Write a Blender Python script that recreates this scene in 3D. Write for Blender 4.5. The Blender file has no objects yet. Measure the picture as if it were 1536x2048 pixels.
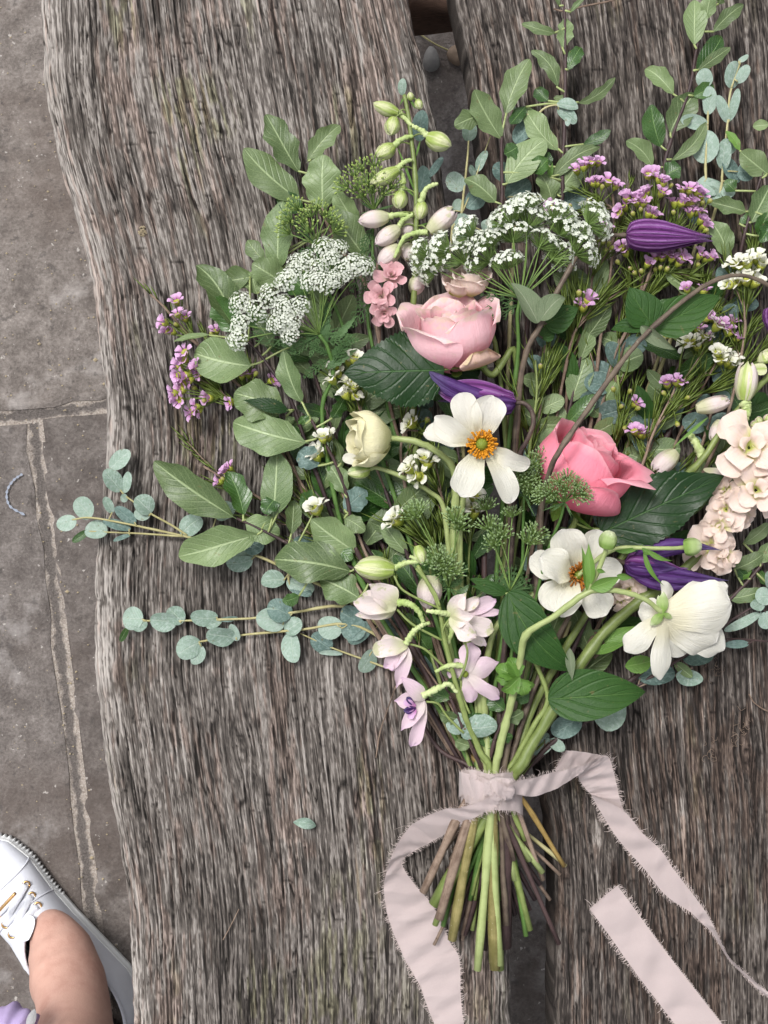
import bpy, math, random
import numpy as np
from mathutils import Vector, Matrix, Quaternion

random.seed(7)
scene = bpy.context.scene
COL = scene.collection
PI = math.pi
R_ = math.radians

# ------------------------------------------------------------------ camera, sky, sun, exposure
CH = 0.93                 # camera height above the bench top (z = 0)
FPX = 2602.0              # focal length in photograph pixels
cam_d = bpy.data.cameras.new('camera')
cam = bpy.data.objects.new('camera', cam_d)
COL.objects.link(cam)
cam.location = (0, 0, CH)
cam.rotation_euler = (0, 0, 0)
cam_d.sensor_fit = 'VERTICAL'
cam_d.sensor_height = 24.0
cam_d.lens = FPX / 2048 * 24.0
cam_d.clip_start = 0.01
cam_d.clip_end = 100
scene.camera = cam

world = bpy.data.worlds.new('World')
scene.world = world
world.use_nodes = True
wn = world.node_tree
wn.nodes.clear()
SUN_EL, SUN_AZ = 62.0, -40.0      # light from the upper left of the picture
sky = wn.nodes.new('ShaderNodeTexSky')
sky.sky_type = 'NISHITA'
sky.sun_disc = False
sky.sun_elevation = R_(SUN_EL)
sky.sun_rotation = R_(SUN_AZ)
sky.dust_density = 4.0
hsv = wn.nodes.new('ShaderNodeHueSaturation')
hsv.inputs['Saturation'].default_value = 0.22      # a clouded, nearly neutral sky
bgn = wn.nodes.new('ShaderNodeBackground')
bgn.inputs['Strength'].default_value = 0.105
won = wn.nodes.new('ShaderNodeOutputWorld')
wn.links.new(sky.outputs[0], hsv.inputs['Color'])
wn.links.new(hsv.outputs[0], bgn.inputs['Color'])
wn.links.new(bgn.outputs[0], won.inputs['Surface'])

sun_d = bpy.data.lights.new('sun', 'SUN')
sun_d.energy = 1.5
sun_d.angle = R_(15)
sun_d.color = (1.0, 0.975, 0.95)
sun = bpy.data.objects.new('sun', sun_d)
COL.objects.link(sun)
sd = Vector((math.sin(R_(SUN_AZ)) * math.cos(R_(SUN_EL)), math.cos(R_(SUN_AZ)) * math.cos(R_(SUN_EL)), math.sin(R_(SUN_EL))))
sun.rotation_euler = (-sd).to_track_quat('-Z', 'Y').to_euler()

scene.view_settings.view_transform = 'Standard'
scene.view_settings.look = 'None'
scene.view_settings.exposure = 0.93
scene.view_settings.gamma = 1.0
scene.view_settings.use_curve_mapping = False
scene.cycles.max_bounces = 6
scene.cycles.diffuse_bounces = 3
scene.cycles.glossy_bounces = 2
scene.cycles.transmission_bounces = 4
scene.render.resolution_x = 768
scene.render.resolution_y = 1024

# ------------------------------------------------------------------ placing helpers
CR = [0.0, 0.0, 1.0]
CROPS = dict(F=(0, 0, 1), K1=(430, 150, .33854), K2=(860, 0, .4401), K3=(760, 350, .3125), K4=(1100, 280, .28385),
             K5=(280, 480, .33854), K6=(640, 660, .29948), K7=(1020, 700, .33594), K8=(100, 860, .40365),
             K9=(640, 960, .29948), K10=(980, 1020, .36198), K11=(740, 1440, .36458), K12=(0, 1620, .20902),
             K13=(1040, 1460, .32292))
def plan(k):
    CR[:] = CROPS[k]
def fx(x, y):
    return CR[0] + x * CR[2], CR[1] + y * CR[2]
def W(X, Y, z):
    """plan coordinates (photo grid) -> a point in the place at height z"""
    d = CH - z
    return Vector(((X - 768) * d / FPX, (1024 - Y) * d / FPX, z))
def P(x, y, z):
    return W(*fx(x, y), z)
def S(z=0.03):
    """metres per local grid unit at height z"""
    return CR[2] * (CH - z) / FPX

# ------------------------------------------------------------------ object helpers
WL = {}
def thing(name, label, cat, loc, group=None):
    o = bpy.data.objects.new(name, None)
    COL.objects.link(o)
    o.empty_display_size = 0.02
    o.location = loc
    WL[o] = Vector(loc)
    o['label'] = label
    o['category'] = cat
    if group:
        o['group'] = group
    return o
def tag(o, label, cat, group=None):
    o['label'] = label; o['category'] = cat
    if group: o['group'] = group
    return o
def mkmesh(name, verts, faces, uvs=None, mats=(), midx=None, smooth=True):
    me = bpy.data.meshes.new(name)
    me.from_pydata([tuple(v) for v in verts], [], faces)
    if smooth:
        me.polygons.foreach_set('use_smooth', [True] * len(me.polygons))
    if uvs is not None:
        ul = me.uv_layers.new(name='UVMap')
        li = np.empty(len(me.loops), dtype=np.int32)
        me.loops.foreach_get('vertex_index', li)
        ul.data.foreach_set('uv', np.asarray(uvs, dtype=np.float32)[li].ravel())
    for m in mats:
        me.materials.append(m)
    if midx is not None:
        me.polygons.foreach_set('material_index', midx)
    me.update()
    return me
def put(name, me, parent=None, loc=(0, 0, 0), label=None):
    """link mesh object; verts are relative to world loc"""
    o = bpy.data.objects.new(name, me)
    COL.objects.link(o)
    WL[o] = Vector(loc)
    o.parent = parent
    o.location = WL[o] - (WL[parent] if parent else Vector())
    if label:
        o['label'] = label
    return o
def obj(name, verts, faces, mat, parent=None, origin=None, uvs=None, label=None, smooth=True, midx=None):
    if origin is None:
        origin = WL[parent] if parent else Vector()
    origin = Vector(origin)
    vv = [(v[0] - origin.x, v[1] - origin.y, v[2] - origin.z) for v in verts]
    mats = mat if isinstance(mat, (list, tuple)) else [mat]
    return put(name, mkmesh(name, vv, faces, uvs, mats, midx, smooth), parent, origin, label)

class MB:
    """collects geometry for one mesh"""
    def __init__(s):
        s.v = []; s.f = []; s.uv = []; s.m = []
    def add(s, v, f, uv=None, m=0):
        k = len(s.v)
        s.v += [tuple(p) for p in v]
        s.f += [tuple(i + k for i in q) for q in f]
        s.uv += list(uv) if uv is not None else [(0.5, 0.5)] * len(v)
        s.m += [m] * len(f)
    def build(s, name, mat, parent=None, origin=None, label=None, smooth=True):
        return obj(name, s.v, s.f, mat, parent, origin, s.uv, label, smooth, s.m)

def catmull(pts, k=6):
    pts = [Vector(p) for p in pts]
    if len(pts) < 3:
        a, b = pts[0], pts[-1]
        return [a.lerp(b, i / k) for i in range(k + 1)]
    out = []
    n = len(pts)
    for i in range(n - 1):
        p0 = pts[i - 1] if i else pts[0] * 2 - pts[1]
        p1, p2 = pts[i], pts[i + 1]
        p3 = pts[i + 2] if i + 2 < n else pts[-1] * 2 - pts[-2]
        for j in range(k):
            t = j / k
            out.append(0.5 * ((2 * p1) + (p2 - p0) * t + (2 * p0 - 5 * p1 + 4 * p2 - p3) * t * t + (3 * p1 - p0 - 3 * p2 + p3) * t ** 3))
    out.append(pts[-1])
    return out

def tube_geo(path, rad, sides=6, rough=0.0, seed=0, flat=1.0):
    """path list of Vectors, rad number or list (same len) -> v, f, uv"""
    rng = random.Random(seed)
    n = len(path)
    if not isinstance(rad, (list, tuple)):
        rad = [rad] * n
    v = []; f = []; uv = []
    up = None
    for i, p in enumerate(path):
        d = (path[min(i + 1, n - 1)] - path[max(i - 1, 0)])
        if d.length < 1e-9: d = Vector((0, 0, 1))
        d.normalize()
        if up is None:
            up = Vector((0, 0, 1)) if abs(d.z) < 0.9 else Vector((1, 0, 0))
        up = (up - d * up.dot(d))
        if up.length < 1e-6: up = d.orthogonal()
        up.normalize()
        sx = d.cross(up)
        for j in range(sides):
            a = 2 * PI * j / sides
            r = rad[i] * (1 + rough * (rng.random() - .5) * 2)
            v.append(p + sx * (math.cos(a) * r) + up * (math.sin(a) * r * flat))
            uv.append((j / sides, i / max(1, n - 1)))
    for i in range(n - 1):
        for j in range(sides):
            a = i * sides + j; b = i * sides + (j + 1) % sides
            f.append((a, b, b + sides, a + sides))
    f.append(tuple(range(sides - 1, -1, -1)))
    f.append(tuple(range((n - 1) * sides, n * sides)))
    return v, f, uv

PROF = {
    'obl': lambda v: max(0, math.sin(PI * v)) ** 0.62,
    'ell': lambda v: max(0, math.sin(PI * v ** 0.9)) ** 0.8,
    'round': lambda v: math.sqrt(max(0, 1 - (2 * v - 1) ** 2)),
    'ovate': lambda v: max(0, math.sin(PI * v ** 0.62)) ** 0.85,
    'petal': lambda v: (v ** 0.55 * .92 + .08) * math.sqrt(max(0, 1 - v ** 5)) * 1.12,
    'spat': lambda v: (v ** 0.95 * .88 + .12) * math.sqrt(max(0, 1 - v ** 6)) * 1.2,
    'lance': lambda v: max(0, math.sin(PI * v ** 0.7)) ** 1.2,
    'sepal': lambda v: (0.25 + .75 * math.sin(PI * min(1, v * .5 + .28))) * (1 - v ** 3) ** .6,
}
def blade_geo(base, tip, width, prof='obl', arch=.06, cup=0.12, wave=0., nw=2.5, roll=0., side=0., curl=0., pet=0., serr=0., nserr=16,
              n=10, m=6, seed=0, up=None, twist=0., notch=0., inpl=.35):
    """a leaf or petal: curved sheet from base to tip. v along, u across"""
    rng = random.Random(seed)
    base = Vector(base); tip = Vector(tip)
    d = tip - base
    L = d.length
    d.normalize()
    upv = Vector(up) if up is not None else Vector((0, 0, 1))
    U = upv - d * upv.dot(d)
    if U.length < 1e-4:
        U = d.orthogonal()
    U.normalize()
    Sx = d.cross(U)
    if roll:
        q = Quaternion(d, roll)
        U = q @ U; Sx = q @ Sx
    ph1, ph2 = rng.uniform(0, 6.28), rng.uniform(0, 6.28)
    pf = PROF[prof]
    V = []; F = []; UV = []
    a1, a2 = rng.uniform(.85, 1.1), rng.uniform(.85, 1.1)
    for i in range(n + 1):
        t = i / n
        v = 0.5 - 0.5 * math.cos(PI * t) if serr == 0 else t
        if v <= pet:
            w = 0.025
        else:
            w = max(pf((v - pet) / (1 - pet)), 0.012)
        hw = width / 2 * w
        c = base + d * (L * v) + U * (arch * L * 4 * v * (1 - v)) + Sx * (side * L * 4 * v * (1 - v))
        if curl:
            cv = max(0, v - .45) / .55
            c = c - U * (curl * L * cv ** 2.2) - d * (abs(curl) * .45 * L * cv ** 3)
        tw = twist * (v - .2)
        Ux = U * math.cos(tw) - Sx * math.sin(tw)
        Ss = Sx * math.cos(tw) + U * math.sin(tw)
        for j in range(m + 1):
            u = 2 * j / m - 1
            au = abs(u)
            hh = hw * (a1 if u < 0 else a2)
            if serr:
                hh *= 1 + serr * au * ((v * nserr + (.3 if u > 0 else 0)) % 1.0 - .5)
            off = Ss * (u * hh) + Ux * (cup * au ** 1.6 * hh)
            if wave:
                off += Ux * (wave * width * au ** 1.5 * math.sin(2 * PI * nw * v + (ph1 if u > 0 else ph2)) * min(1, w * 1.4))
                off += Ss * (wave * inpl * width * u * au * math.sin(2 * PI * nw * 1.25 * v + (ph2 if u > 0 else ph1)) * min(1, w * 1.2))
            p = c + off
            if notch and v > .8:
                p = p - d * (L * notch * (v - .8) / .2 * math.cos(u * 6 + ph1))
            V.append(p); UV.append((j / m, v))
    for i in range(n):
        for j in range(m):
            a = i * (m + 1) + j
            F.append((a, a + 1, a + m + 2, a + m + 1))
    return V, F, UV
def blade(name, parent, base, tip, width, mat, label=None, **k):
    V, F, UV = blade_geo(base, tip, width, **k)
    return obj(name, V, F, mat, parent, Vector(base), UV, label)

# ------------------------------------------------------------------ material helpers
class NT:
    def __init__(s, name):
        s.m = bpy.data.materials.new(name)
        s.m.use_nodes = True
        s.t = s.m.node_tree
        s.t.nodes.clear()
        s.out = s.n('ShaderNodeOutputMaterial')
    def n(s, typ, **kw):
        nd = s.t.nodes.new(typ)
        for k, v in kw.items():
            setattr(nd, k, v)
        return nd
    def set(s, sock, val):
        if hasattr(val, 'is_output') or isinstance(val, bpy.types.NodeSocket):
            s.t.links.new(val, sock)
        elif isinstance(val, (tuple, list)) and len(val) == 3 and sock.type == 'RGBA':
            sock.default_value = (*val, 1)
        else:
            sock.default_value = val
    def math(s, op, a, b=None, c=None, clamp=False):
        nd = s.n('ShaderNodeMath', operation=op, use_clamp=clamp)
        s.set(nd.inputs[0], a)
        if b is not None: s.set(nd.inputs[1], b)
        if c is not None: s.set(nd.inputs[2], c)
        return nd.outputs[0]
    def mix(s, fac, a, b, blend='MIX'):
        nd = s.n('ShaderNodeMix', data_type='RGBA', blend_type=blend)
        s.set(nd.inputs[0], fac); s.set(nd.inputs[6], a); s.set(nd.inputs[7], b)
        return nd.outputs[2]
    def ramp(s, fac, stops, interp='LINEAR'):
        nd = s.n('ShaderNodeValToRGB')
        cr = nd.color_ramp
        cr.interpolation = interp
        while len(cr.elements) < len(stops): cr.elements.new(0.5)
        for e, (p, c) in zip(cr.elements, stops):
            e.position = p
            e.color = (*c, 1) if len(c) == 3 else c
        s.set(nd.inputs[0], fac)
        return nd.outputs[0]
    def smooth(s, x, a, b):
        nd = s.n('ShaderNodeMapRange', interpolation_type='SMOOTHSTEP')
        s.set(nd.inputs['Value'], x)
        nd.inputs['From Min'].default_value = a; nd.inputs['From Max'].default_value = b
        return nd.outputs[0]
    def noise(s, vec, scale, detail=3, rough=.55, dist=0., dims='3D'):
        nd = s.n('ShaderNodeTexNoise', noise_dimensions=dims)
        if vec is not None: s.set(nd.inputs['Vector'], vec)
        nd.inputs['Scale'].default_value = scale
        nd.inputs['Detail'].default_value = detail
        nd.inputs['Roughness'].default_value = rough
        nd.inputs['Distortion'].default_value = dist
        return nd.outputs['Fac']
    def mapv(s, vec, scale=(1, 1, 1), loc=(0, 0, 0)):
        nd = s.n('ShaderNodeMapping')
        s.set(nd.inputs['Vector'], vec)
        nd.inputs['Scale'].default_value = scale
        nd.inputs['Location'].default_value = loc
        return nd.outputs[0]
    def geo(s): return s.n('ShaderNodeNewGeometry').outputs['Position']
    def uv(s): return s.n('ShaderNodeTexCoord').outputs['UV']
    def rand(s): return s.n('ShaderNodeObjectInfo').outputs['Random']
    def bump(s, h, strength=.5, dist=.001, normal=None):
        nd = s.n('ShaderNodeBump')
        nd.inputs['Strength'].default_value = strength
        nd.inputs['Distance'].default_value = dist
        s.set(nd.inputs['Height'], h)
        if normal is not None: s.set(nd.inputs['Normal'], normal)
        return nd.outputs[0]
    def finish(s, col, rough=.6, normal=None, spec=.4, transl=0., tcol=None, metal=0., sheen=0., coat=0.):
        b = s.n('ShaderNodeBsdfPrincipled')
        s.set(b.inputs['Base Color'], col)
        s.set(b.inputs['Roughness'], rough)
        b.inputs['Specular IOR Level'].default_value = spec
        b.inputs['Metallic'].default_value = metal
        b.inputs['Sheen Weight'].default_value = sheen
        b.inputs['Coat Weight'].default_value = coat
        if normal is not None: s.set(b.inputs['Normal'], normal)
        sh = b.outputs[0]
        if transl > 0:
            t = s.n('ShaderNodeBsdfTranslucent')
            s.set(t.inputs['Color'], tcol if tcol is not None else col)
            if normal is not None: s.set(t.inputs['Normal'], normal)
            mx = s.n('ShaderNodeMixShader')
            mx.inputs[0].default_value = transl
            s.t.links.new(sh, mx.inputs[1]); s.t.links.new(t.outputs[0], mx.inputs[2])
            sh = mx.outputs[0]
        s.t.links.new(sh, s.out.inputs['Surface'])
        return s.m

def sep(nt, vec):
    nd = nt.n('ShaderNodeSeparateXYZ')
    nt.set(nd.inputs[0], vec)
    return nd.outputs

def leaf_mat(name, ca, cb, rib, rough=.55, spec=.35, transl=.18, vein=.35, reti=.0, bloom=None, ribw=.035, bumpd=.0006, nv=9):
    """ca/cb two leaf tones, rib the midrib colour"""
    t = NT(name)
    uv = t.uv(); x = sep(t, uv)
    au = t.math('ABSOLUTE', t.math('SUBTRACT', x[0], .5))
    pos = t.geo()
    var = t.noise(pos, 60, 3)
    rnd = t.rand()
    f = t.math('ADD', t.math('MULTIPLY', var, .7), t.math('MULTIPLY', rnd, .45))
    col = t.mix(t.smooth(f, .3, .85), ca, cb)
    # side veins
    ph = t.math('SUBTRACT', t.math('MULTIPLY', x[1], float(nv)), t.math('MULTIPLY', au, 5.0))
    fr = t.math('ABSOLUTE', t.math('SUBTRACT', t.math('FRACT', ph), .5))
    vm = t.math('SUBTRACT', 1.0, t.smooth(fr, .0, .16))
    rm = t.math('SUBTRACT', 1.0, t.smooth(au, ribw * .4, ribw))
    fine = t.noise(t.mapv(uv, (14, 26, 1)), 1.0, 4, .7)
    col = t.mix(t.math('MULTIPLY', vm, vein * .6), col, rib)
    col = t.mix(t.math('MULTIPLY', rm, .85), col, rib)
    if reti:
        vo = t.n('ShaderNodeTexVoronoi', feature='DISTANCE_TO_EDGE')
        t.set(vo.inputs['Vector'], t.mapv(uv, (16, 34, 1)))
        vo.inputs['Scale'].default_value = 1.0
        e = t.math('SUBTRACT', 1.0, t.smooth(vo.outputs['Distance'], .0, .14))
        col = t.mix(t.math('MULTIPLY', e, reti), col, rib)
    if bloom:
        bl = t.noise(t.mapv(pos, (1, 1, 1)), 420, 4, .7)
        col = t.mix(t.math('MULTIPLY', t.smooth(bl, .42, .68), .55), col, bloom)
    # spots of wear
    sp = t.noise(pos, 260, 2)
    col = t.mix(t.math('MULTIPLY', t.smooth(sp, .67, .74), .5), col, (.15, .12, .05))
    h = t.math('SUBTRACT', t.math('MULTIPLY', fine, .5), t.math('ADD', t.math('MULTIPLY', rm, .7), t.math('MULTIPLY', vm, .55)))
    nrm = t.bump(h, .6, bumpd)
    rg = t.math('ADD', rough, t.math('MULTIPLY', t.math('SUBTRACT', fine, .5), .25))
    return t.finish(col, rg, nrm, spec, transl, t.mix(.5, col, (.25, .4, .05)))

def petal_mat(name, base, mid, edge, rough=.55, transl=.3, stri=.5, edgepos=.88, blot=None, transl_col=None, nstri=38, spec=.25, basepos=.22, tintvar=.12, ribs=None, crinkle=.35):
    """colour runs from the claw (v=0) to the rim (v=1)"""
    t = NT(name)
    uv = t.uv(); x = sep(t, uv)
    pos = t.geo()
    nz = t.noise(pos, 90, 3)
    vv = t.math('ADD', x[1], t.math('MULTIPLY', t.math('SUBTRACT', nz, .5), .14))
    col = t.ramp(vv, [(0.0, base), (basepos, base), (min(.95, basepos + .3), mid), (edgepos, mid), (1.0, edge)])
    st = t.noise(t.mapv(uv, (nstri, 2.2, 1)), 1.0, 3, .6, .3)
    st2 = t.noise(t.mapv(uv, (nstri * .45, 5.0, 1)), 1.0, 3, .6, .5)
    dk = t.math('MULTIPLY', t.smooth(st, .62, .38), .16 * stri)
    col = t.mix(dk, col, base)
    col = t.mix(t.math('MULTIPLY', t.math('SUBTRACT', t.rand(), .5), tintvar), col, mid)
    if blot:
        b = t.noise(pos, 130, 4, .65)
        em = t.smooth(x[1], .72, 1.0)
        col = t.mix(t.math('MULTIPLY', t.smooth(t.math('ADD', b, t.math('MULTIPLY', em, .16)), .58, .72), .6), col, blot)
    h = t.math('ADD', st, t.math('MULTIPLY', st2, .7))
    if ribs:
        rb = t.math('COSINE', t.math('MULTIPLY', t.math('SUBTRACT', x[0], .5), 2 * PI * ribs[0]))
        col = t.mix(t.math('MULTIPLY', t.smooth(rb, .25, 1.0), .75), col, ribs[1])
        col = t.mix(t.math('MULTIPLY', t.smooth(rb, -.3, -1.0), .45), col, ribs[2])
    cr = t.noise(pos, 330, 3, .6)
    h = t.math('ADD', h, t.math('MULTIPLY', cr, crinkle))
    nrm = t.bump(h, min(1, .35 * stri + .15), .0013 + .0012 * max(0, stri - .5))
    return t.finish(col, rough, nrm, spec, transl, transl_col if transl_col else col)

def stem_mat(name, ca, cb, rough=.6, scale=(1, 1, 1), streak=500, spec=.3, spots=None):
    t = NT(name)
    pos = t.geo()
    uv = t.uv()
    a = t.noise(t.mapv(uv, (11, 5, 1)), 1, 4, .7)
    b = t.noise(pos, 130, 4, .6)
    f = t.math('ADD', t.math('MULTIPLY', a, .5), t.math('MULTIPLY', b, .5))
    f = t.math('ADD', f, t.math('MULTIPLY', t.math('SUBTRACT', t.rand(), .5), .15))
    col = t.mix(t.smooth(f, .35, .65), ca, cb)
    if spots:
        s2 = t.noise(pos, 420, 3, .6)
        col = t.mix(t.smooth(s2, .66, .73), col, spots)
    return t.finish(col, rough, t.bump(f, .5, .0008), spec)
def flat_mat(name, col, rough=.6, var=.15, scale=200, bumps=.3, transl=0., spec=.3, metal=0.):
    t = NT(name)
    n = t.noise(t.geo(), scale, 4)
    c2 = tuple(c * (1 - var * 2) for c in col)
    c = t.mix(n, c2, col)
    return t.finish(c, rough, t.bump(n, bumps, .0006), spec, transl, c if transl else None, metal)

# ================================================================== THE SETTING: paving
GZ = -0.45
def paving_mat():
    t = NT('paving_stone')
    pos = t.geo()
    big = t.noise(pos, 5.5, 4, .6)
    mid = t.noise(pos, 38, 5, .65)
    fine = t.noise(pos, 330, 4, .7)
    f = t.math('ADD', t.math('MULTIPLY', mid, .55), t.math('MULTIPLY', fine, .45))
    col = t.ramp(f, [(.30, (.055, .047, .043)), (.46, (.105, .093, .086)), (.58, (.165, .149, .139)), (.76, (.29, .27, .255))])
    col = t.mix(t.math('MULTIPLY', t.smooth(big, .42, .66), .5), col, (.088, .070, .061))
    gn = t.noise(pos, 9.5, 5, .65)
    col = t.mix(t.math('MULTIPLY', t.smooth(gn, .55, .66), .34), col, (.30, .29, .285))
    oc = t.n('ShaderNodeObjectInfo').outputs['Color']      # every slab its own tone of stone
    col = t.mix(1.0, col, oc, 'MULTIPLY')
    sp = t.noise(pos, 150, 2, .5)
    col = t.mix(t.math('MULTIPLY', t.smooth(sp, .70, .76), .7), col, (.45, .42, .39))
    dk = t.noise(pos, 95, 3, .6)
    col = t.mix(t.math('MULTIPLY', t.smooth(dk, .6, .7), .5), col, (.05, .045, .043))
    nrm = t.bump(t.math('ADD', f, t.math('MULTIPLY', mid, .6)), .8, .004)
    return t.finish(col, .85, nrm, .25)
def mortar_mat():
    t = NT('sandy_joint')
    uv = t.uv(); x = sep(t, uv); pos = t.geo()
    nz = t.noise(pos, 70, 4, .65)
    au = t.math('ABSOLUTE', t.math('SUBTRACT', x[0], .5))
    e = t.math('ADD', au, t.math('MULTIPLY', t.math('SUBTRACT', nz, .5), .75))
    fine = t.noise(pos, 500, 3, .7)
    sand = t.ramp(fine, [(.3, (.20, .165, .14)), (.55, (.38, .335, .295)), (.75, (.52, .48, .44))])
    dirt = t.ramp(fine, [(.3, (.085, .074, .068)), (.7, (.18, .16, .148))])
    patch = t.noise(pos, 14, 3)
    col = t.mix(t.math('MULTIPLY', t.smooth(e, .14, .30), t.smooth(patch, .25, .55)), dirt, sand)
    return t.finish(col, .95, t.bump(fine, .9, .003), .1)
M_pave = paving_mat()
M_joint = mortar_mat()
M_soil = flat_mat('dark_soil', (.05, .045, .042), .95, .35, 120, 1.0)

g = obj('ground', [(-20, -20, GZ - .03), (20, -20, GZ - .03), (20, 20, GZ - .03), (-20, 20, GZ - .03)], [(0, 1, 2, 3)], M_soil)
g['kind'] = 'structure'

TH = R_(6.8)
cs, sn = math.cos(TH), math.sin(TH)
O = W(64, 828, GZ)
def G(u, v, z):
    return Vector((O.x + u * cs - v * sn, O.y + u * sn + v * cs, z))
pav = bpy.data.objects.new('pavement', None); COL.objects.link(pav); WL[pav] = Vector((O.x, O.y, GZ)); pav.location = WL[pav]
pav['kind'] = 'structure'
GAP = 0.015
def slab(u0, u1, v0, v1, seed):
    rng = random.Random(seed)
    u0 += GAP / 2; u1 -= GAP / 2; v0 += GAP / 2; v1 -= GAP / 2
    ring = []
    for (a, b, c, d) in ((u0, v0, u1, v0), (u1, v0, u1, v1), (u1, v1, u0, v1), (u0, v1, u0, v0)):
        k = 26
        for i in range(k):
            s = i / k
            ring.append((a + (c - a) * s + rng.uniform(-.0032, .0032), b + (d - b) * s + rng.uniform(-.0032, .0032)))
    n = len(ring)
    cu, cv = (u0 + u1) / 2, (v0 + v1) / 2
    tilt = rng.uniform(-.0015, .0015)
    V = []
    for (u, v) in ring: V.append(G(u, v, GZ - .03))
    for (u, v) in ring: V.append(G(u, v, GZ - .0012 + tilt))
    for (u, v) in ring: V.append(G(u + (cu - u) * .015, v + (cv - v) * .015, GZ + tilt))
    F = []
    for i in range(n):
        j = (i + 1) % n
        F.append((i, j, n + j, n + i)); F.append((n + i, n + j, 2 * n + j, 2 * n + i))
    F.append(tuple(range(2 * n, 3 * n)))
    o = obj('paving_slab', V, F, M_pave, pav, G(cu, cv, GZ), smooth=False)
    q = rng.uniform(.95, 1.2)
    if -.01 < v0 < .1 and v1 < .7: q = 1.3
    o.color = (q, q * rng.uniform(.96, .99), q * rng.uniform(.95, .99), 1)
    return o
rows = [(-.9, 0.0, 0.0), (0.0, .62, .31), (.62, 1.24, .05), (1.24, 1.86, .4), (-1.5, -.9, .2), (-2.1, -1.5, .45)]
k = 0
for (v0, v1, off) in rows:
    for i in range(-4, 6):
        u0 = off + i * .62
        slab(u0, u0 + .62, v0, v1, 100 + k); k += 1
# joint filling: strips between the slabs, a few millimetres down
def strip(u0, v0, u1, v1, w, name='mortar_joint', dz=0):
    n = 60
    d = Vector((u1 - u0, v1 - v0)); L = d.length; d.normalize(); nn = Vector((-d.y, d.x))
    V = []; F = []; UV = []
    rng = random.Random(int(abs(u0 * 1000 + v0 * 77)))
    for i in range(n + 1):
        s = i / n
        c = Vector((u0, v0)) + d * (L * s)
        for j in range(5):
            x = (j / 4 - .5)
            q = c + nn * (x * w)
            V.append(G(q.x, q.y, GZ - .0012 + dz - .0014 * (1 - abs(x) * 2) + rng.uniform(-.0006, .0006))); UV.append((j / 4, s * 10))
    for i in range(n):
        for j in range(4):
            a = i * 5 + j
            F.append((a, a + 1, a + 6, a + 5))
    return obj(name, V, F, M_joint, pav, G(u0, v0, GZ), UV)
q = 0
for (v0, v1, off) in rows:
    q += 1
    strip(-2.5, v0, 3.2, v0, GAP + .006, dz=-.0004 * (q % 3))
    for i in range(-3, 5):
        strip(off + i * .62, v0 + GAP / 2 + .002, off + i * .62, v1 - GAP / 2 - .002, GAP + .006, dz=.0008)

# chalk mark on the paving
M_chalk = flat_mat('pale_blue_chalk', (.36, .40, .48), .95, .3, 700, .6)
pts = [W(47, 948, GZ), W(28, 962, GZ), W(16, 985, GZ), W(22, 1012, GZ), W(52, 1030, GZ)]
path = catmull(pts, 8)
V = []; F = []
for i, p in enumerate(path):
    d = (path[min(i + 1, len(path) - 1)] - path[max(i - 1, 0)]).normalized()
    s = Vector((-d.y, d.x, 0)) * (.0016 * (0.6 + .4 * math.sin(i * 2.1)))
    V += [p + s + Vector((0, 0, .0045)), p - s + Vector((0, 0, .0045))]
for i in range(len(path) - 1):
    F.append((2 * i, 2 * i + 1, 2 * i + 3, 2 * i + 2))
ck = obj('chalk_mark', V, F, M_chalk, pav)

# ================================================================== the bench
def vnoise(u, v, seed):
    """smooth value noise, numpy arrays, lattice period 512"""
    rng = np.random.RandomState(seed)
    lat = rng.rand(512, 512).astype(np.float32)
    iu = np.floor(u).astype(np.int64); iv = np.floor(v).astype(np.int64)
    fu = u - iu; fv = v - iv
    fu = fu * fu * (3 - 2 * fu); fv = fv * fv * (3 - 2 * fv)
    iu &= 511; iv &= 511
    iu1 = (iu + 1) & 511; iv1 = (iv + 1) & 511
    a = lat[iu, iv] * (1 - fu) + lat[iu1, iv] * fu
    b = lat[iu, iv1] * (1 - fu) + lat[iu1, iv1] * fu
    return a * (1 - fv) + b * fv

def wood_mat(name, tint_dark, tint_mid, tint_light, warm, warmth=.35, moss=.3, lift=0.):
    """ridge / warm / moss / stain are grain fields carried by the plank mesh; fine fibre comes from noise"""
    t = NT(name)
    uv = t.uv()                                    # millimetres across / along the grain
    def att(n): return t.n('ShaderNodeAttribute', attribute_name=n).outputs['Fac']
    n1 = t.noise(t.mapv(uv, (2.3, .10, 1)), 1.0, 3, .75, 0, '2D')
    f = t.math('ADD', att('ridge'), t.math('MULTIPLY', t.math('SUBTRACT', n1, .5), .6))
    f = t.math('ADD', f, lift)
    md = tuple((a + b) / 2 for a, b in zip(tint_dark, tint_mid))
    col = t.ramp(f, [(.20, tuple(c * .4 for c in tint_dark)), (.34, tint_dark), (.45, md), (.55, tint_mid), (.66, tint_light), (.90, tuple(min(.8, c * 1.7) for c in tint_light))])
    col = t.mix(t.math('MULTIPLY', att('warm'), warmth), col, warm, 'MULTIPLY')
    col = t.mix(t.math('MULTIPLY', att('moss'), moss), col, (.95, 1.05, .55), 'MULTIPLY')
    col = t.mix(t.math('MULTIPLY', att('stain'), .4), col, (.42, .40, .38), 'MULTIPLY')
    nrm = t.bump(n1, .45, .001)
    return t.finish(col, .85, nrm, .2)
M_wood_l = wood_mat('weathered_oak_grey', (.043, .037, .033), (.138, .121, .108), (.265, .242, .222), (1.12, .86, .77), .45, .45)
M_wood_r = wood_mat('weathered_oak_brown', (.034, .028, .025), (.105, .089, .078), (.24, .215, .195), (1.08, .86, .75), .6, .25, -.04)
M_beam = wood_mat('damp_brown_timber', (.04, .026, .02), (.13, .08, .06), (.22, .15, .12), (1.2, .8, .65), .6, .0, -.02)

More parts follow.
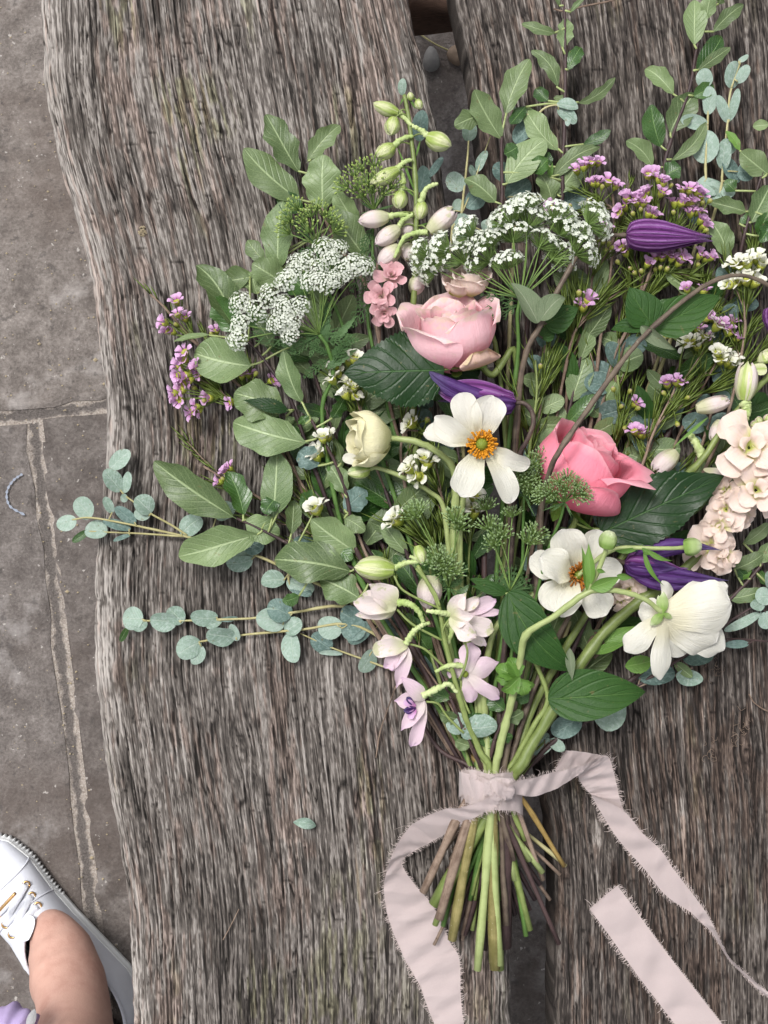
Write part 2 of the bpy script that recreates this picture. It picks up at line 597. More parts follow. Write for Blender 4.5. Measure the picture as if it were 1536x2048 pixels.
KNOTS = {40: [(.72, 560, 9), (.35, 1500, 7)], 90: [(.27, 1900, 13), (.12, 1660, 8), (.55, 1500, 10)]}
def interp_edge(pts, ys):
    p = np.array(pts, dtype=np.float64)
    # smooth monotone-ish interpolation
    x = np.interp(ys, p[:, 1], p[:, 0])
    return x
def plank(parent, left, right, mat, seed, du=.00046, dv=.0014, bleach=True):
    mm = CH / FPX                                     # metres per grid unit at z = 0
    ys_m = []
    y = -1000.0
    while y < 3000:
        ys_m.append(y)
        y += (dv / mm) if -60 < y < 2110 else 60
    ys = np.array(ys_m)
    xl = interp_edge(left, ys); xr = interp_edge(right, ys)
    # soften the outline
    def sm(a, it=14):
        for _ in range(it):
            b = a.copy(); b[1:-1] = (a[:-2] + 2 * a[1:-1] + a[2:]) / 4; a = b
        return a
    xl = sm(xl); xr = sm(xr)
    rs = np.random.RandomState(seed)
    jl = (vnoise(np.zeros_like(ys) + 3.3, ys * mm / .018, seed + 5) - .5) * 6 + (vnoise(np.zeros_like(ys) + 7.3, ys * mm / .005, seed + 6) - .5) * 3
    jr = (vnoise(np.zeros_like(ys) + 3.3, ys * mm / .018, seed + 7) - .5) * 6 + (vnoise(np.zeros_like(ys) + 7.3, ys * mm / .005, seed + 8) - .5) * 3
    width = float(np.median(xr - xl)) * mm
    nu = int(min(width, .42) / du)
    sv = np.linspace(0, 1, nu)
    Sg, Yg = np.meshgrid(sv, ys, indexing='xy')         # rows = y
    XL = xl[:, None]; XR = xr[:, None]
    JL = jl[:, None] * np.clip(1 - Sg * 14, 0, 1) ** 1.5; JR = jr[:, None] * np.clip(1 - (1 - Sg) * 14, 0, 1) ** 1.5
    X = (XL + (XR - XL) * Sg + JL + JR - 768) * mm
    Y = (1024 - Yg) * mm
    # grain coordinates in mm (u across, following the plank edges)
    um = Sg * width * 1000; vm = Yg * mm * 1000
    for (ks, ky, kr) in KNOTS.get(seed, []):              # knots push the grain aside
        du_ = um - ks * width * 1000; dv_ = vm - ky * mm * 1000
        um = um - du_ * .75 * np.exp(-(du_ / kr) ** 2 - (dv_ / (kr * 2.2)) ** 2)
    um = um + (vnoise(um / 40, vm / 170, seed + 1) - .5) * 9 + (vnoise(um / 10, vm / 60, seed + 2) - .5) * .9
    r1 = vnoise(um / 1.35, vm / 44, seed + 11)
    r2 = vnoise(um / .82, vm / 22, seed + 12)
    r3 = vnoise(um / 6.5, vm / 110, seed + 13)
    r4 = vnoise(um / 1.0, vm / 3.6, seed + 14)
    r5 = vnoise(um / 1.6, vm / 10, seed + 19)
    cr = np.abs(vnoise(um / 2.7, vm / 60, seed + 15) - .5)
    crack = np.clip(1 - cr / .04, 0, 1) * np.clip((vnoise(um / 14, vm / 45, seed + 16) - .42) / .2, 0, 1)
    cross = np.clip(1 - np.abs(vnoise(um / 9, vm / 3.2, seed + 17) - .5) / .03, 0, 1) * np.clip((vnoise(um / 5, vm / 9, seed + 18) - .62) / .1, 0, 1)
    ln = np.clip((.062 - np.abs(vnoise(um / 1.9, vm / 95, seed + 41) - .5)) / .022, 0, 1) * np.clip((vnoise(um / 2.5, vm / 22, seed + 42) - .25) / .25, 0, 1)
    ln2 = np.clip((.075 - np.abs(vnoise(um / 1.15, vm / 45, seed + 43) - .5)) / .03, 0, 1) * np.clip((vnoise(um / 2.0, vm / 10, seed + 44) - .3) / .25, 0, 1)
    ridge = .27 * r1 + .36 * r2 + .04 * r3 + .30 * r4 + .20 * r5
    ridge = (ridge - ridge.mean()) / ridge.std()
    ridge_c = np.tanh(ridge * 1.7)
    big = vnoise(um / 38, vm / 120, seed + 21) * .6 + vnoise(um / 16, vm / 40, seed + 22) * .4
    Z = ridge * .00030 - crack * .0022 - cross * .0010 - ln * .0009 - ln2 * .0004 + (vnoise(um / 60, vm / 180, seed + 20) - .5) * .004
    hval = .492 + .06 * np.clip(1 - Yg / 1300, 0, 1) * (1 - .5 * Sg) * (1 if bleach else .6) + ridge_c * .105 - crack * .32 - cross * .22 - ln * .19 - ln2 * .13 + (big - .5) * .11
    lightf = np.clip((vnoise(um / 1.2, vm / 32, seed + 45) - .70) / .16, 0, 1) * np.clip((vnoise(um / 18, vm / 60, seed + 46) - .30) / .3, 0, 1)
    hval = hval + lightf * .15
    warm = np.clip((vnoise(um / 2.2, vm / 16, seed + 23) * .6 + vnoise(um / 25, vm / 80, seed + 24) * .5 - .60) / .14, 0, 1)
    moss = np.clip((vnoise(um / 30, vm / 80, seed + 25) - .74) / .12, 0, 1) * np.clip((vnoise(um / 2.2, vm / 16, seed + 26) - .45) / .2, 0, 1)
    stain = np.clip((vnoise(um / 22, vm / 50, seed + 27) * .55 + vnoise(um / 6, vm / 14, seed + 28) * .45 - .58) / .14, 0, 1)
    # rounded edges, then the side faces
    wv = (XR - XL) * mm
    el = Sg * wv; er = (1 - Sg) * wv
    for e, rad in ((el, .015), (er, .009)):
        q = np.clip(1 - e / rad, 0, 1)
        Z = Z - rad * (1 - np.sqrt(np.clip(1 - q * q, 0, 1))) * .85
    if bleach:
        hval = hval + .20 * np.clip(1 - el / (.012 + .016 * vnoise(vm / 40 + 0 * um, um * 0 + 2, seed + 31)), 0, 1)
    # side columns
    def side(col, z0, sgn):
        outX = [X[:, col] + sgn * .001, X[:, col] + sgn * .0005, X[:, col] - sgn * .004]
        outZ = [z0 - .012, z0 - .04, z0 - .075]
        return outX, outZ
    lx, lz = side(0, Z[:, 0], -1); rx, rz = side(-1, Z[:, -1], 1)
    Xa = np.column_stack(lx[::-1] + [X] + rx); Za = np.column_stack(lz[::-1] + [Z] + rz)
    Ya = np.column_stack([Y[:, 0]] * 3 + [Y] + [Y[:, -1]] * 3)
    Ua = np.column_stack([um[:, 0] - 75, um[:, 0] - 40, um[:, 0] - 12, um, um[:, -1] + 12, um[:, -1] + 40, um[:, -1] + 75])
    Va = np.column_stack([vm[:, 0]] * 3 + [vm] + [vm[:, -1]] * 3)
    Ha = np.column_stack([hval[:, 0]] * 3 + [hval] + [hval[:, -1]] * 3)
    def ext(A): return np.column_stack([A[:, 0]] * 3 + [A] + [A[:, -1]] * 3)
    nr, nc = Xa.shape
    co = np.stack([Xa, Ya, Za], axis=-1).reshape(-1, 3).astype(np.float32)
    idx = np.arange(nr * nc).reshape(nr, nc)
    quads = np.stack([idx[:-1, :-1], idx[1:, :-1], idx[1:, 1:], idx[:-1, 1:]], axis=-1).reshape(-1, 4).astype(np.int32)
    me = bpy.data.meshes.new('plank')
    me.vertices.add(len(co)); me.vertices.foreach_set('co', co.ravel())
    me.loops.add(quads.size); me.loops.foreach_set('vertex_index', quads.ravel())
    me.polygons.add(len(quads))
    me.polygons.foreach_set('loop_start', np.arange(0, quads.size, 4, dtype=np.int32))
    me.polygons.foreach_set('loop_total', np.full(len(quads), 4, dtype=np.int32))
    me.update(calc_edges=True)
    me.polygons.foreach_set('use_smooth', np.ones(len(quads), dtype=bool))
    ul = me.uv_layers.new(name='UVMap')
    uvv = np.stack([Ua, Va], axis=-1).reshape(-1, 2).astype(np.float32)
    ul.data.foreach_set('uv', uvv[quads.ravel()].ravel())
    for nm, A in (('ridge', Ha), ('warm', ext(warm)), ('moss', ext(moss)), ('stain', ext(stain))):
        at = me.attributes.new(nm, 'FLOAT', 'POINT')
        at.data.foreach_set('value', A.ravel().astype(np.float32))
    me.materials.append(mat)
    me.validate()
    return put('plank', me, parent, WL[parent] * 0)

bench = thing('bench', 'weathered grey timber bench of two thick planks under the bouquet', 'bench', (0, 0, 0))
left_l = [(72, -1000), (72, -60), (75, 0), (80, 150), (105, 300), (150, 450), (178, 560), (190, 680), (207, 800), (207, 900), (192, 1030),
          (182, 1180), (183, 1350), (195, 1450), (215, 1580), (240, 1720), (255, 1850), (262, 2048), (270, 3000)]
left_r = [(700, -1000), (805, -60), (815, 0), (848, 130), (875, 260), (890, 400), (915, 600), (950, 900), (985, 1250), (1010, 1550), (1022, 1850), (1022, 2120), (1000, 3000)]
right_l = [(800, -1000), (905, -60), (915, 0), (940, 120), (955, 230), (975, 420), (1000, 700), (1030, 1000), (1055, 1300), (1078, 1530), (1100, 1660), (1112, 1800), (1112, 2120), (1110, 3000)]
right_r = [(1800, -1000), (1860, 500), (1840, 1500), (1870, 3000)]
pk = plank(bench, left_l, left_r, M_wood_l, 40)
pk['label'] = 'wide silvery plank with a bleached wavy edge'
pk = plank(bench, right_l, right_r, M_wood_r, 90, bleach=False)
pk['label'] = 'darker brownish plank on the right'
def box_verts(x0, x1, y0, y1, z0, z1):
    V = [(x0, y0, z0), (x1, y0, z0), (x1, y1, z0), (x0, y1, z0), (x0, y0, z1), (x1, y0, z1), (x1, y1, z1), (x0, y1, z1)]
    return V, [(3, 2, 1, 0), (4, 5, 6, 7), (0, 1, 5, 4), (1, 2, 6, 5), (2, 3, 7, 6), (3, 0, 4, 7)]
def beam(y0, y1, name):
    """a rough cross timber under the planks"""
    m = MB(); n = 40
    z1, z0 = -.082, -.135
    x0, x1 = W(140, 0, 0).x, W(1780, 0, 0).x
    rng = random.Random(3)
    V = []; UV = []; F = []
    for i in range(n + 1):
        x = x0 + (x1 - x0) * i / n
        j = [rng.uniform(-.003, .003) for _ in range(4)]
        ring = [(y0 + j[0], z0), (y0 + j[1], z1 - .008), (y0 + .008 + j[1], z1), (y1 - .008, z1 + j[2] * .3), (y1 + j[3], z1 - .008), (y1, z0)]
        for q, (yy, zz) in enumerate(ring):
            V.append((x, yy, zz)); UV.append((q * 25 + yy * 1000, x * 1000))
    for i in range(n):
        for q in range(6):
            a = i * 6 + q; b = i * 6 + (q + 1) % 6
            F.append((a, b, b + 6, a + 6))
    o = obj(name, V, F, M_beam, bench, None, UV)
    at = o.data.attributes.new('ridge', 'FLOAT', 'POINT')
    at.data.foreach_set('value', [.35 + .3 * rng.random() for _ in V])
    return o
yb = W(0, 66, -.135).y
beam(yb, yb + .11, 'crossbeam')
beam(-.62, -.50, 'crossbeam')
# legs outside the picture carry the beams to the ground
for yy in (yb + .055, -.56):
    for xx in (-.12, .28):
        m = MB()
        a, f = box_verts(xx - .05, xx + .05, yy - .05, yy + .05, GZ - .005, -.136)
        m.add(a, f)
        lg = m.build('leg', M_beam, bench, (xx, yy, GZ), smooth=False)

# pebbles and litter
M_peb = [flat_mat('pebble_tan', (.30, .22, .16), .7, .25, 160, .5), flat_mat('pebble_grey', (.26, .25, .24), .7, .25, 160, .5)]
def stone(cx, cy, z, sx, sy, sz, mat, seed, name='pebble'):
    rng = random.Random(seed)
    c = W(cx, cy, z)
    V = []; F = []
    nu_, nv_ = 14, 8
    for i in range(nv_ + 1):
        th = PI * i / nv_
        for j in range(nu_):
            ph = 2 * PI * j / nu_
            r = 1 + .09 * math.sin(3 * ph + seed) * math.sin(th) + .06 * math.sin(5 * th + seed * 2) + rng.uniform(-.02, .02)
            V.append(c + Vector((sx * r * math.sin(th) * math.cos(ph), sy * r * math.sin(th) * math.sin(ph), sz * (1 + math.cos(th) * r))))
    for i in range(nv_):
        for j in range(nu_):
            a = i * nu_ + j; b = i * nu_ + (j + 1) % nu_
            F.append((a, b, b + nu_, a + nu_))
    return obj(name, V, F, mat, None, c)
tag(stone(862, 125, GZ, .0085, .013, .008, M_peb[1], 3), 'pale oval pebble on the ground in the gap, beside the grey plank', 'pebble', 'pebbles under the bench')
tag(stone(912, 114, GZ, .010, .011, .008, M_peb[0], 5), 'tan round pebble half under the right plank at the top of the gap', 'pebble', 'pebbles under the bench')
M_crumb = flat_mat('pale_crumb', (.46, .38, .25), .9, .3, 900, 1.)
rng = random.Random(5)
m = MB()
for i in range(26):
    a = rng.uniform(0, 6.28); r = rng.uniform(0, .0032)
    c = W(285, 463, .0012) + Vector((math.cos(a) * r, math.sin(a) * r, rng.uniform(0, .0012)))
    s = rng.uniform(.0006, .0013)
    v = [c + Vector((s, 0, 0)), c + Vector((0, s, 0)), c - Vector((s, 0, 0)), c - Vector((0, s, 0)), c + Vector((0, 0, s)), c - Vector((0, 0, s))]
    m.add(v, [(0, 1, 4), (1, 2, 4), (2, 3, 4), (3, 0, 4), (1, 0, 5), (2, 1, 5), (3, 2, 5), (0, 3, 5)])
tag(m.build('crumb', M_crumb, None, W(285, 463, 0), smooth=False), 'small yellowish crumb on the silvery plank near its left edge', 'crumb')

# ================================================================== plant materials
M = {}
M['pitto'] = leaf_mat('sage_leaf', (.085, .138, .050), (.165, .232, .095), (.36, .45, .24), .42, .45, .18, .3, .22, ribw=.04, nv=8)
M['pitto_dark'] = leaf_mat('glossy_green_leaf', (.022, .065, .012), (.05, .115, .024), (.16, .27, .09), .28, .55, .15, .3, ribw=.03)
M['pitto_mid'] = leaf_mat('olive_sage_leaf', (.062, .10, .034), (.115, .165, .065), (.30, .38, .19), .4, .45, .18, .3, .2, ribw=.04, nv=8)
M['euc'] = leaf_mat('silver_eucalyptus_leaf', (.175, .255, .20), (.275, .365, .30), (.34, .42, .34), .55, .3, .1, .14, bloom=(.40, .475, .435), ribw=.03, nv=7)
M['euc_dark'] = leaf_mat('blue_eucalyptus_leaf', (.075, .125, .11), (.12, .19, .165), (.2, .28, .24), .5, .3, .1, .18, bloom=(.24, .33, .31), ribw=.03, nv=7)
M['rose_leaf'] = leaf_mat('dark_rose_leaf', (.007, .026, .006), (.014, .041, .010), (.035, .085, .022), .34, .2, .05, .3, ribw=.016, bumpd=.0008, nv=7)
M['clem_leaf'] = leaf_mat('clematis_leaf', (.012, .048, .006), (.027, .075, .013), (.06, .125, .03), .48, .25, .12, .3, .22, ribw=.02, bumpd=.0013, nv=4)
M['clem_grey'] = leaf_mat('downy_clematis_leaf', (.12, .16, .09), (.165, .2, .125), (.25, .28, .19), .75, .2, .15, .3, .2, ribw=.03, nv=4)
M['bract'] = leaf_mat('bright_green_bract', (.075, .17, .022), (.12, .235, .04), (.2, .33, .09), .45, .4, .2, .2, ribw=.03)
M['fern'] = leaf_mat('feathery_leaf', (.045, .10, .03), (.075, .145, .05), (.1, .17, .07), .5, .3, .15, .2)
M['stem_green'] = stem_mat('green_stem', (.11, .148, .038), (.20, .25, .078), .45, spec=.4, spots=(.10, .13, .03))
M['stem_pale'] = stem_mat('pale_green_stem', (.21, .255, .09), (.31, .365, .15), .45, spec=.4)
M['stem_dkgreen'] = stem_mat('deep_green_stem', (.05, .11, .022), (.09, .17, .04), .5)
M['stem_dark'] = stem_mat('dark_purple_twig', (.022, .013, .014), (.06, .036, .034), .5, spots=(.13, .10, .09))
M['stem_brown'] = stem_mat('brown_twig', (.10, .064, .045), (.25, .185, .14), .7, spots=(.07, .04, .03))
M['stem_olive'] = stem_mat('olive_twig', (.13, .115, .035), (.26, .22, .09), .6, spots=(.36, .33, .26))
M['stem_ochre'] = stem_mat('ochre_twig', (.19, .12, .035), (.30, .21, .07), .6)
M['stem_euc'] = stem_mat('straw_twig', (.30, .27, .12), (.42, .39, .21), .55)
M['stem_clem'] = stem_mat('purple_brown_clematis_stem', (.04, .024, .024), (.135, .105, .075), .6, spots=(.17, .15, .11))
M['rose_pale'] = petal_mat('blush_rose_petal', (.84, .36, .44), (.89, .58, .62), (.90, .73, .71), .6, .38, .6, .86, blot=(.76, .62, .48), nstri=26, crinkle=.8)
M['rose_coral'] = petal_mat('coral_rose_petal', (.81, .20, .30), (.85, .29, .38), (.87, .47, .53), .6, .36, .6, .86, nstri=24, crinkle=.7)
M['rose_old'] = petal_mat('faded_guard_petal', (.55, .42, .22), (.66, .46, .38), (.58, .48, .28), .6, .2, .7, .8, blot=(.45, .30, .13))
M['white'] = petal_mat('cream_white_petal', (.74, .70, .52), (.82, .80, .72), (.84, .82, .77), .5, .36, 1.0, .9, nstri=30, tintvar=.25)
M['cream'] = petal_mat('pale_yellow_petal', (.66, .66, .34), (.78, .74, .50), (.79, .74, .54), .5, .32, .7, .9)
M['purple'] = petal_mat('purple_clematis_sepal', (.19, .055, .22), (.24, .075, .29), (.24, .19, .30), .75, .12, 2.0, .88, nstri=22, spec=.12, ribs=(3, (.065, .016, .08), (.44, .27, .52)))
M['violet'] = petal_mat('violet_blue_sepal', (.105, .035, .17), (.10, .045, .19), (.19, .18, .33), .75, .12, 2.0, .7, nstri=22, spec=.12, ribs=(2, (.045, .014, .085), (.19, .12, .32)))
M['delph'] = petal_mat('blush_delphinium_petal', (.64, .64, .42), (.82, .71, .70), (.80, .66, .72), .5, .35, .8, .8, blot=(.45, .52, .16))
M['delph_pink'] = petal_mat('lilac_delphinium_petal', (.74, .64, .62), (.78, .60, .69), (.74, .54, .70), .5, .35, .8, .85)
M['delph_green'] = petal_mat('green_delphinium_bud', (.34, .44, .10), (.62, .65, .36), (.72, .70, .50), .5, .2, 1.2, .9, nstri=14, ribs=(1.5, (.36, .47, .12), (.74, .73, .52)))
M['spur'] = stem_mat('crinkled_spur', (.27, .36, .11), (.46, .52, .26), .6)
M['stock'] = petal_mat('peach_stock_petal', (.58, .62, .18), (.87, .71, .65), (.88, .76, .74), .55, .35, .8, .9, basepos=.14)
M['larkspur'] = petal_mat('dusty_pink_petal', (.62, .46, .38), (.70, .40, .43), (.76, .54, .55), .55, .3, .7, .88)
M['wax_pink'] = petal_mat('mauve_waxflower_petal', (.48, .20, .42), (.66, .41, .64), (.74, .54, .72), .45, .25, .4, .85, tintvar=.5)
M['wax_white'] = petal_mat('white_waxflower_petal', (.60, .62, .40), (.78, .77, .68), (.8, .78, .72), .45, .25, .4, .9)
M['wax_cup'] = petal_mat('yellow_green_cup', (.23, .30, .035), (.36, .38, .05), (.30, .26, .06), .35, .1, .6, .85, spec=.5)
M['wax_cup_dark'] = petal_mat('waxflower_bud_tip', (.23, .30, .035), (.30, .30, .07), (.45, .26, .36), .35, .1, .6, .75, spec=.5)
M['needle'] = flat_mat('waxflower_needle', (.14, .20, .035), .45, .22, 60, .1, .1, .4)
M['needle_dk'] = flat_mat('waxflower_needle_dark', (.055, .10, .02), .45, .22, 60, .1, .1, .4)
M['umb_white'] = flat_mat('tiny_white_floret', (.76, .79, .70), .6, .04, 400, 0, .3)
M['umb_green'] = flat_mat('umbel_green', (.18, .28, .075), .5, .2, 120, 0, .1)
M['umb_bud'] = flat_mat('umbel_bud_green', (.27, .38, .17), .55, .18, 300, 0, .15)
M['umb_lime'] = flat_mat('umbel_bud_lime', (.34, .45, .12), .55, .18, 300, 0, .15)
M['stamen'] = flat_mat('orange_stamen', (.80, .34, .02), .55, .25, 500, .2, .15)
M['stamen_dk'] = flat_mat('brown_orange_stamen', (.48, .17, .02), .55, .3, 500, .2, .1)
M['pistil'] = flat_mat('green_pistil', (.22, .28, .03), .55, .3, 900, 1.)
M['budgreen'] = petal_mat('downy_green_bud', (.20, .32, .07), (.34, .44, .18), (.62, .66, .45), .7, .15, 1., .7)

# ================================================================== the tie: every stem passes through here
TIE = (985, 1574)
def tie_pt(ox, z):
    return (TIE[0] + ox, TIE[1], z)

class Plant:
    """one stem of the bouquet with everything that grows on it"""
    def __init__(s, name, label, cat, group, mat='stem_green'):
        s.name, s.label, s.cat, s.group = name, label, cat, group
        s.root = None
        s.paths = []
        s.mb = MB()
        s.mat = mat
        s.n = 0
    def start(s, loc):
        if s.root is None:
            s.root = thing(s.name, s.label, s.cat, loc, s.group)
    def stem(s, pts, r0, r1, tie=None, stub=None, sides=7, k=5, rough=.05):
        """pts: local plan (x, y, z) from the tip down; tie = (offset, z); stub = (x, y, z) in photo grid below the ribbon"""
        w = [P(*p) for p in pts]
        full = [fx(p[0], p[1]) for p in pts]
        if tie:
            ex, ez = tie[0] / 50.0, (tie[1] - .026) / .0185     # keep every stem inside the ribbon band
            er = math.hypot(ex, ez)
            rm_ = 1 - r1 / .022
            if er > rm_: ex *= rm_ / er; ez *= rm_ / er
            t = tie_pt(ex * 50.0, .026 + ez * .0185)
            w.append(W(*t)); full.append(t[:2])
            if stub:
                w.append(W(*stub))
        path = catmull(w, k)
        s.start(path[-1])
        n = len(path)
        rr = [r0 + (r1 - r0) * min(1, (i / n) * 1.25) for i in range(n)]
        rg = random.Random(len(s.label) * 7 + len(s.paths))
        if r1 > .0011:                                   # uneven thickness, joints, slight kinks
            acc = rg.uniform(.0, .03); nxt = acc; ph = rg.uniform(0, 6)
            for i in range(1, n - 1):
                acc += (path[i] - path[i - 1]).length
                rr[i] *= 1 + .05 * math.sin(acc * 160 + ph) + rg.uniform(-.03, .03)
                if acc > nxt:
                    rr[i] *= 1.22; nxt = acc + rg.uniform(.03, .07)
                path[i] = path[i] + Vector((rg.gauss(0, 1), rg.gauss(0, 1), 0)) * r1 * .04
        v, f, uv = tube_geo(path, rr, sides, rough, len(s.paths) + 3)
        s.mb.add(v, f, uv)
        s.paths.append(path)
        return path
    def near(s, p):
        """nearest point of this plant's stems to p, compared in plan"""
        best = None; bd = 1e9
        for pa in s.paths:
            for q in pa:
                sc = CH / (CH - q.z)
                d = (q.x * sc - p[0]) ** 2 + (q.y * sc - p[1]) ** 2
                if d < bd: bd = d; best = q
        return best
    def leaf(s, bx, by, tx, ty, w, mat, prof='obl', dz=0.0, name='leaf', pr=.0007, lift=0., z=None, petiole=True, pmat=None, label=None, **k):
        X, Y = fx(bx, by)
        q = s.near(((X - 768) * CH / FPX, (1024 - Y) * CH / FPX)) if s.paths else None
        zb = (q.z if q is not None else .02) + lift if z is None else z
        b = P(bx, by, zb)
        t = P(tx, ty, max(.003, zb + dz))
        s.n += 1
        if petiole and q is not None and (q - b).length > .0015:
            mid = q.lerp(b, .5) + Vector((0, 0, .0012))
            pv = catmull([q, mid, b + (t - b) * .06], 3)
            v, f, uv = tube_geo(pv, pr, 5, 0)
            s.mb.add(v, f, uv, 1)
        kw = dict(arch=random.uniform(.03, .09), cup=random.uniform(.05, .25), roll=random.uniform(-.25, .25), seed=len(s.label) * 31 + s.n)
        kw.update(k)
        return blade(name, s.root, b, t, w * S(zb), M[mat], label, prof=prof, **kw)
    def done(s, pmat=None):
        if s.mb.v:
            s.mb.build('stem', [M[s.mat], M[pmat or s.mat]], s.root)
        return s.root

def extra_stem(root, pts, r0, r1, mat, name='stem', sides=6, k=5, rough=.03, flat=1.):
    path = catmull([P(*p) for p in pts], k)
    n = len(path)
    v, f, uv = tube_geo(path, [r0 + (r1 - r0) * i / n for i in range(n)], sides, rough, 4, flat)
    return obj(name, v, f, M[mat], root, path[0], uv)

# ------------------------------------------------------------------ cup shaped flowers
def axis_frame(axis, ref=None):
    a = Vector(axis).normalized()
    r = Vector(ref) if ref else (Vector((0, 0, 1)) if abs(a.z) < .92 else Vector((1, 0, 0)))
    x = (r - a * r.dot(a)).normalized()
    return a, x, a.cross(x)
def cup_petal(root, name, O_, fr, theta, alpha, R, Hh, mat, open_=.2, curl=.1, drop=.18, belly=.62, n=12, m=12, spiral=.06, seed=0, ruff=.03, basefrac=.25, point=.0):
    a, x, y = fr
    rng = random.Random(seed)
    p1, p2 = rng.uniform(0, 6), rng.uniform(0, 6)
    V = []; F = []; UV = []
    for i in range(n + 1):
        v = i / n
        pr = basefrac + (1 - basefrac) * math.sin(min(1, v / belly) * PI / 2) ** .8
        if v > belly:
            pr += (open_ - .10) * (v - belly) / (1 - belly)
        cu = max(0, v - .82) / .18
        aw = alpha * (0.45 + .55 * math.sin(min(1, v / .6) * PI / 2)) * (1 - .30 * max(0, (v - .7) / .3) ** 2.2)
        for j in range(m + 1):
            u = 2 * j / m - 1
            ang = theta + u * aw
            r = R * (pr + spiral * u)
            r += R * curl * cu ** 1.6 * (1 + .5 * math.sin(3 * u + p1)) * (1 - .6 * u * u)
            r += R * ruff * math.sin(5 * u + p2) * v * v + R * .018 * math.sin(2.7 * u + 5 * v + p1) * v + R * ruff * .4 * math.sin(12 * u + p1) * v ** 5
            z = Hh * v * (1 - drop * abs(u) ** 2.4 * v)
            z += Hh * point * max(0, 1 - abs(u) * 2.2) * max(0, v - .8) * 5 * .2
            z -= Hh * curl * .35 * cu ** 2
            z += Hh * ruff * .6 * math.sin(7 * u + p1) * v ** 3
            V.append(O_ + a * z + x * (math.cos(ang) * r) + y * (math.sin(ang) * r)); UV.append((j / m, v))
    for i in range(n):
        for j in range(m):
            q = i * (m + 1) + j
            F.append((q, q + 1, q + m + 2, q + m + 1))
    return obj(name, V, F, M[mat], root, O_, UV)
def sepals(root, O_, fr, R, L, k, mat, tilt=1.0, name='sepal', w=.35, drop=0.2, seed=1):
    a, x, y = fr
    rng = random.Random(seed)
    for i in range(k):
        th = 2 * PI * i / k + rng.uniform(-.2, .2)
        o = x * math.cos(th) + y * math.sin(th)
        tl = tilt + rng.uniform(-.25, .25)
        t = O_ + (o * math.sin(tl) + a * math.cos(tl)) * L * rng.uniform(.8, 1.15)
        blade(name, root, O_ + o * R * .2, t, L * w, M[mat], prof='lance', up=a if tl < 1.2 else a, cup=.3, arch=-.1 if tl > 1 else .1, n=6, m=4, seed=i)

def bell(root, base, tip, r, k, mats, prof=None, overlap=1.12, open_=0., name='sepal', ridge=.1, curl=.0, n=14, m=8, ref=None, seed=0, tips=None, nrid=2):
    """long bud built from k sepals running base to tip"""
    base = Vector(base); tip = Vector(tip)
    L = (tip - base).length
    a, x, y = axis_frame(tip - base, ref)
    rng = random.Random(seed)
    prof = prof or (lambda v: math.sin(PI * min(1, v ** .62)) ** .75 * (1 - v) ** .12)
    for s_ in range(k):
        th = 2 * PI * (s_ + .5) / k + rng.uniform(-.08, .08)
        op = open_ * rng.uniform(.5, 1.4)
        Lk = L * rng.uniform(.93, 1.03)
        V = []; F = []; UV = []
        for i in range(n + 1):
            v = i / n
            rr = r * (.16 + .84 * prof(v)) if v < .5 else r * max(.09, prof(v) if v < .97 else .06)
            rr += op * r * max(0, v - .45) ** 1.5 * 2.2
            aw = PI / k * overlap * (1 - max(0, (v - .75) / .25) ** 2 * (.75 if open_ > .05 else .25))
            for j in range(m + 1):
                u = 2 * j / m - 1
                ang = th + u * aw
                q = rr * (1 + ridge * math.cos(u * PI * nrid) * .5 - .06 * abs(u) ** 3 + (.02 if s_ % 2 else -.02))
                zz = Lk * v * (1 - .05 * abs(u) ** 2 * v)
                c = max(0, v - .85) / .15
                q += curl * r * c * c
                zz -= curl * r * .6 * c * c * abs(curl) * 0
                V.append(base + a * zz + x * (math.cos(ang) * q) + y * (math.sin(ang) * q)); UV.append((j / m, v))
        for i in range(n):
            for j in range(m):
                q = i * (m + 1) + j
                F.append((q, q + 1, q + m + 2, q + m + 1))
        mm_ = mats[s_ % len(mats)] if isinstance(mats, (list, tuple)) else mats
        obj(name, V, F, M[mm_], root, base, UV)

# ------------------------------------------------------------------ rose
def rose(root, O_, axis, R, Hh, mat, ref=None, seed=1, layers=None):
    fr = axis_frame(axis, ref)
    rng = random.Random(seed)
    layers = layers or [  # count, radius, height, alpha, open, curl, drop
        (3, .14, .88, 75, .0, .0, .05), (4, .30, .95, 70, .0, .03, .10), (4, .50, .98, 62, .05, .06, .12),
        (5, .72, .98, 56, .14, .14, .16), (5, .96, .90, 54, .28, .20, .22)]
    for li, (k, r, h, al, op, cu, dr) in enumerate(layers):
        off = rng.uniform(0, 6.28)
        for i in range(k):
            th = off + 2 * PI * i / k + rng.uniform(-.12, .12)
            cup_petal(root, 'petal', O_, fr, th, R_(al) * rng.uniform(.92, 1.1), R * r * rng.uniform(.95, 1.05), Hh * h * rng.uniform(.95, 1.04), mat,
                      op, cu * rng.uniform(.6, 1.5), dr, seed=seed * 50 + li * 7 + i, spiral=.05 + .03 * (li < 3), ruff=.012 + .008 * li, n=14, m=14)
    return fr

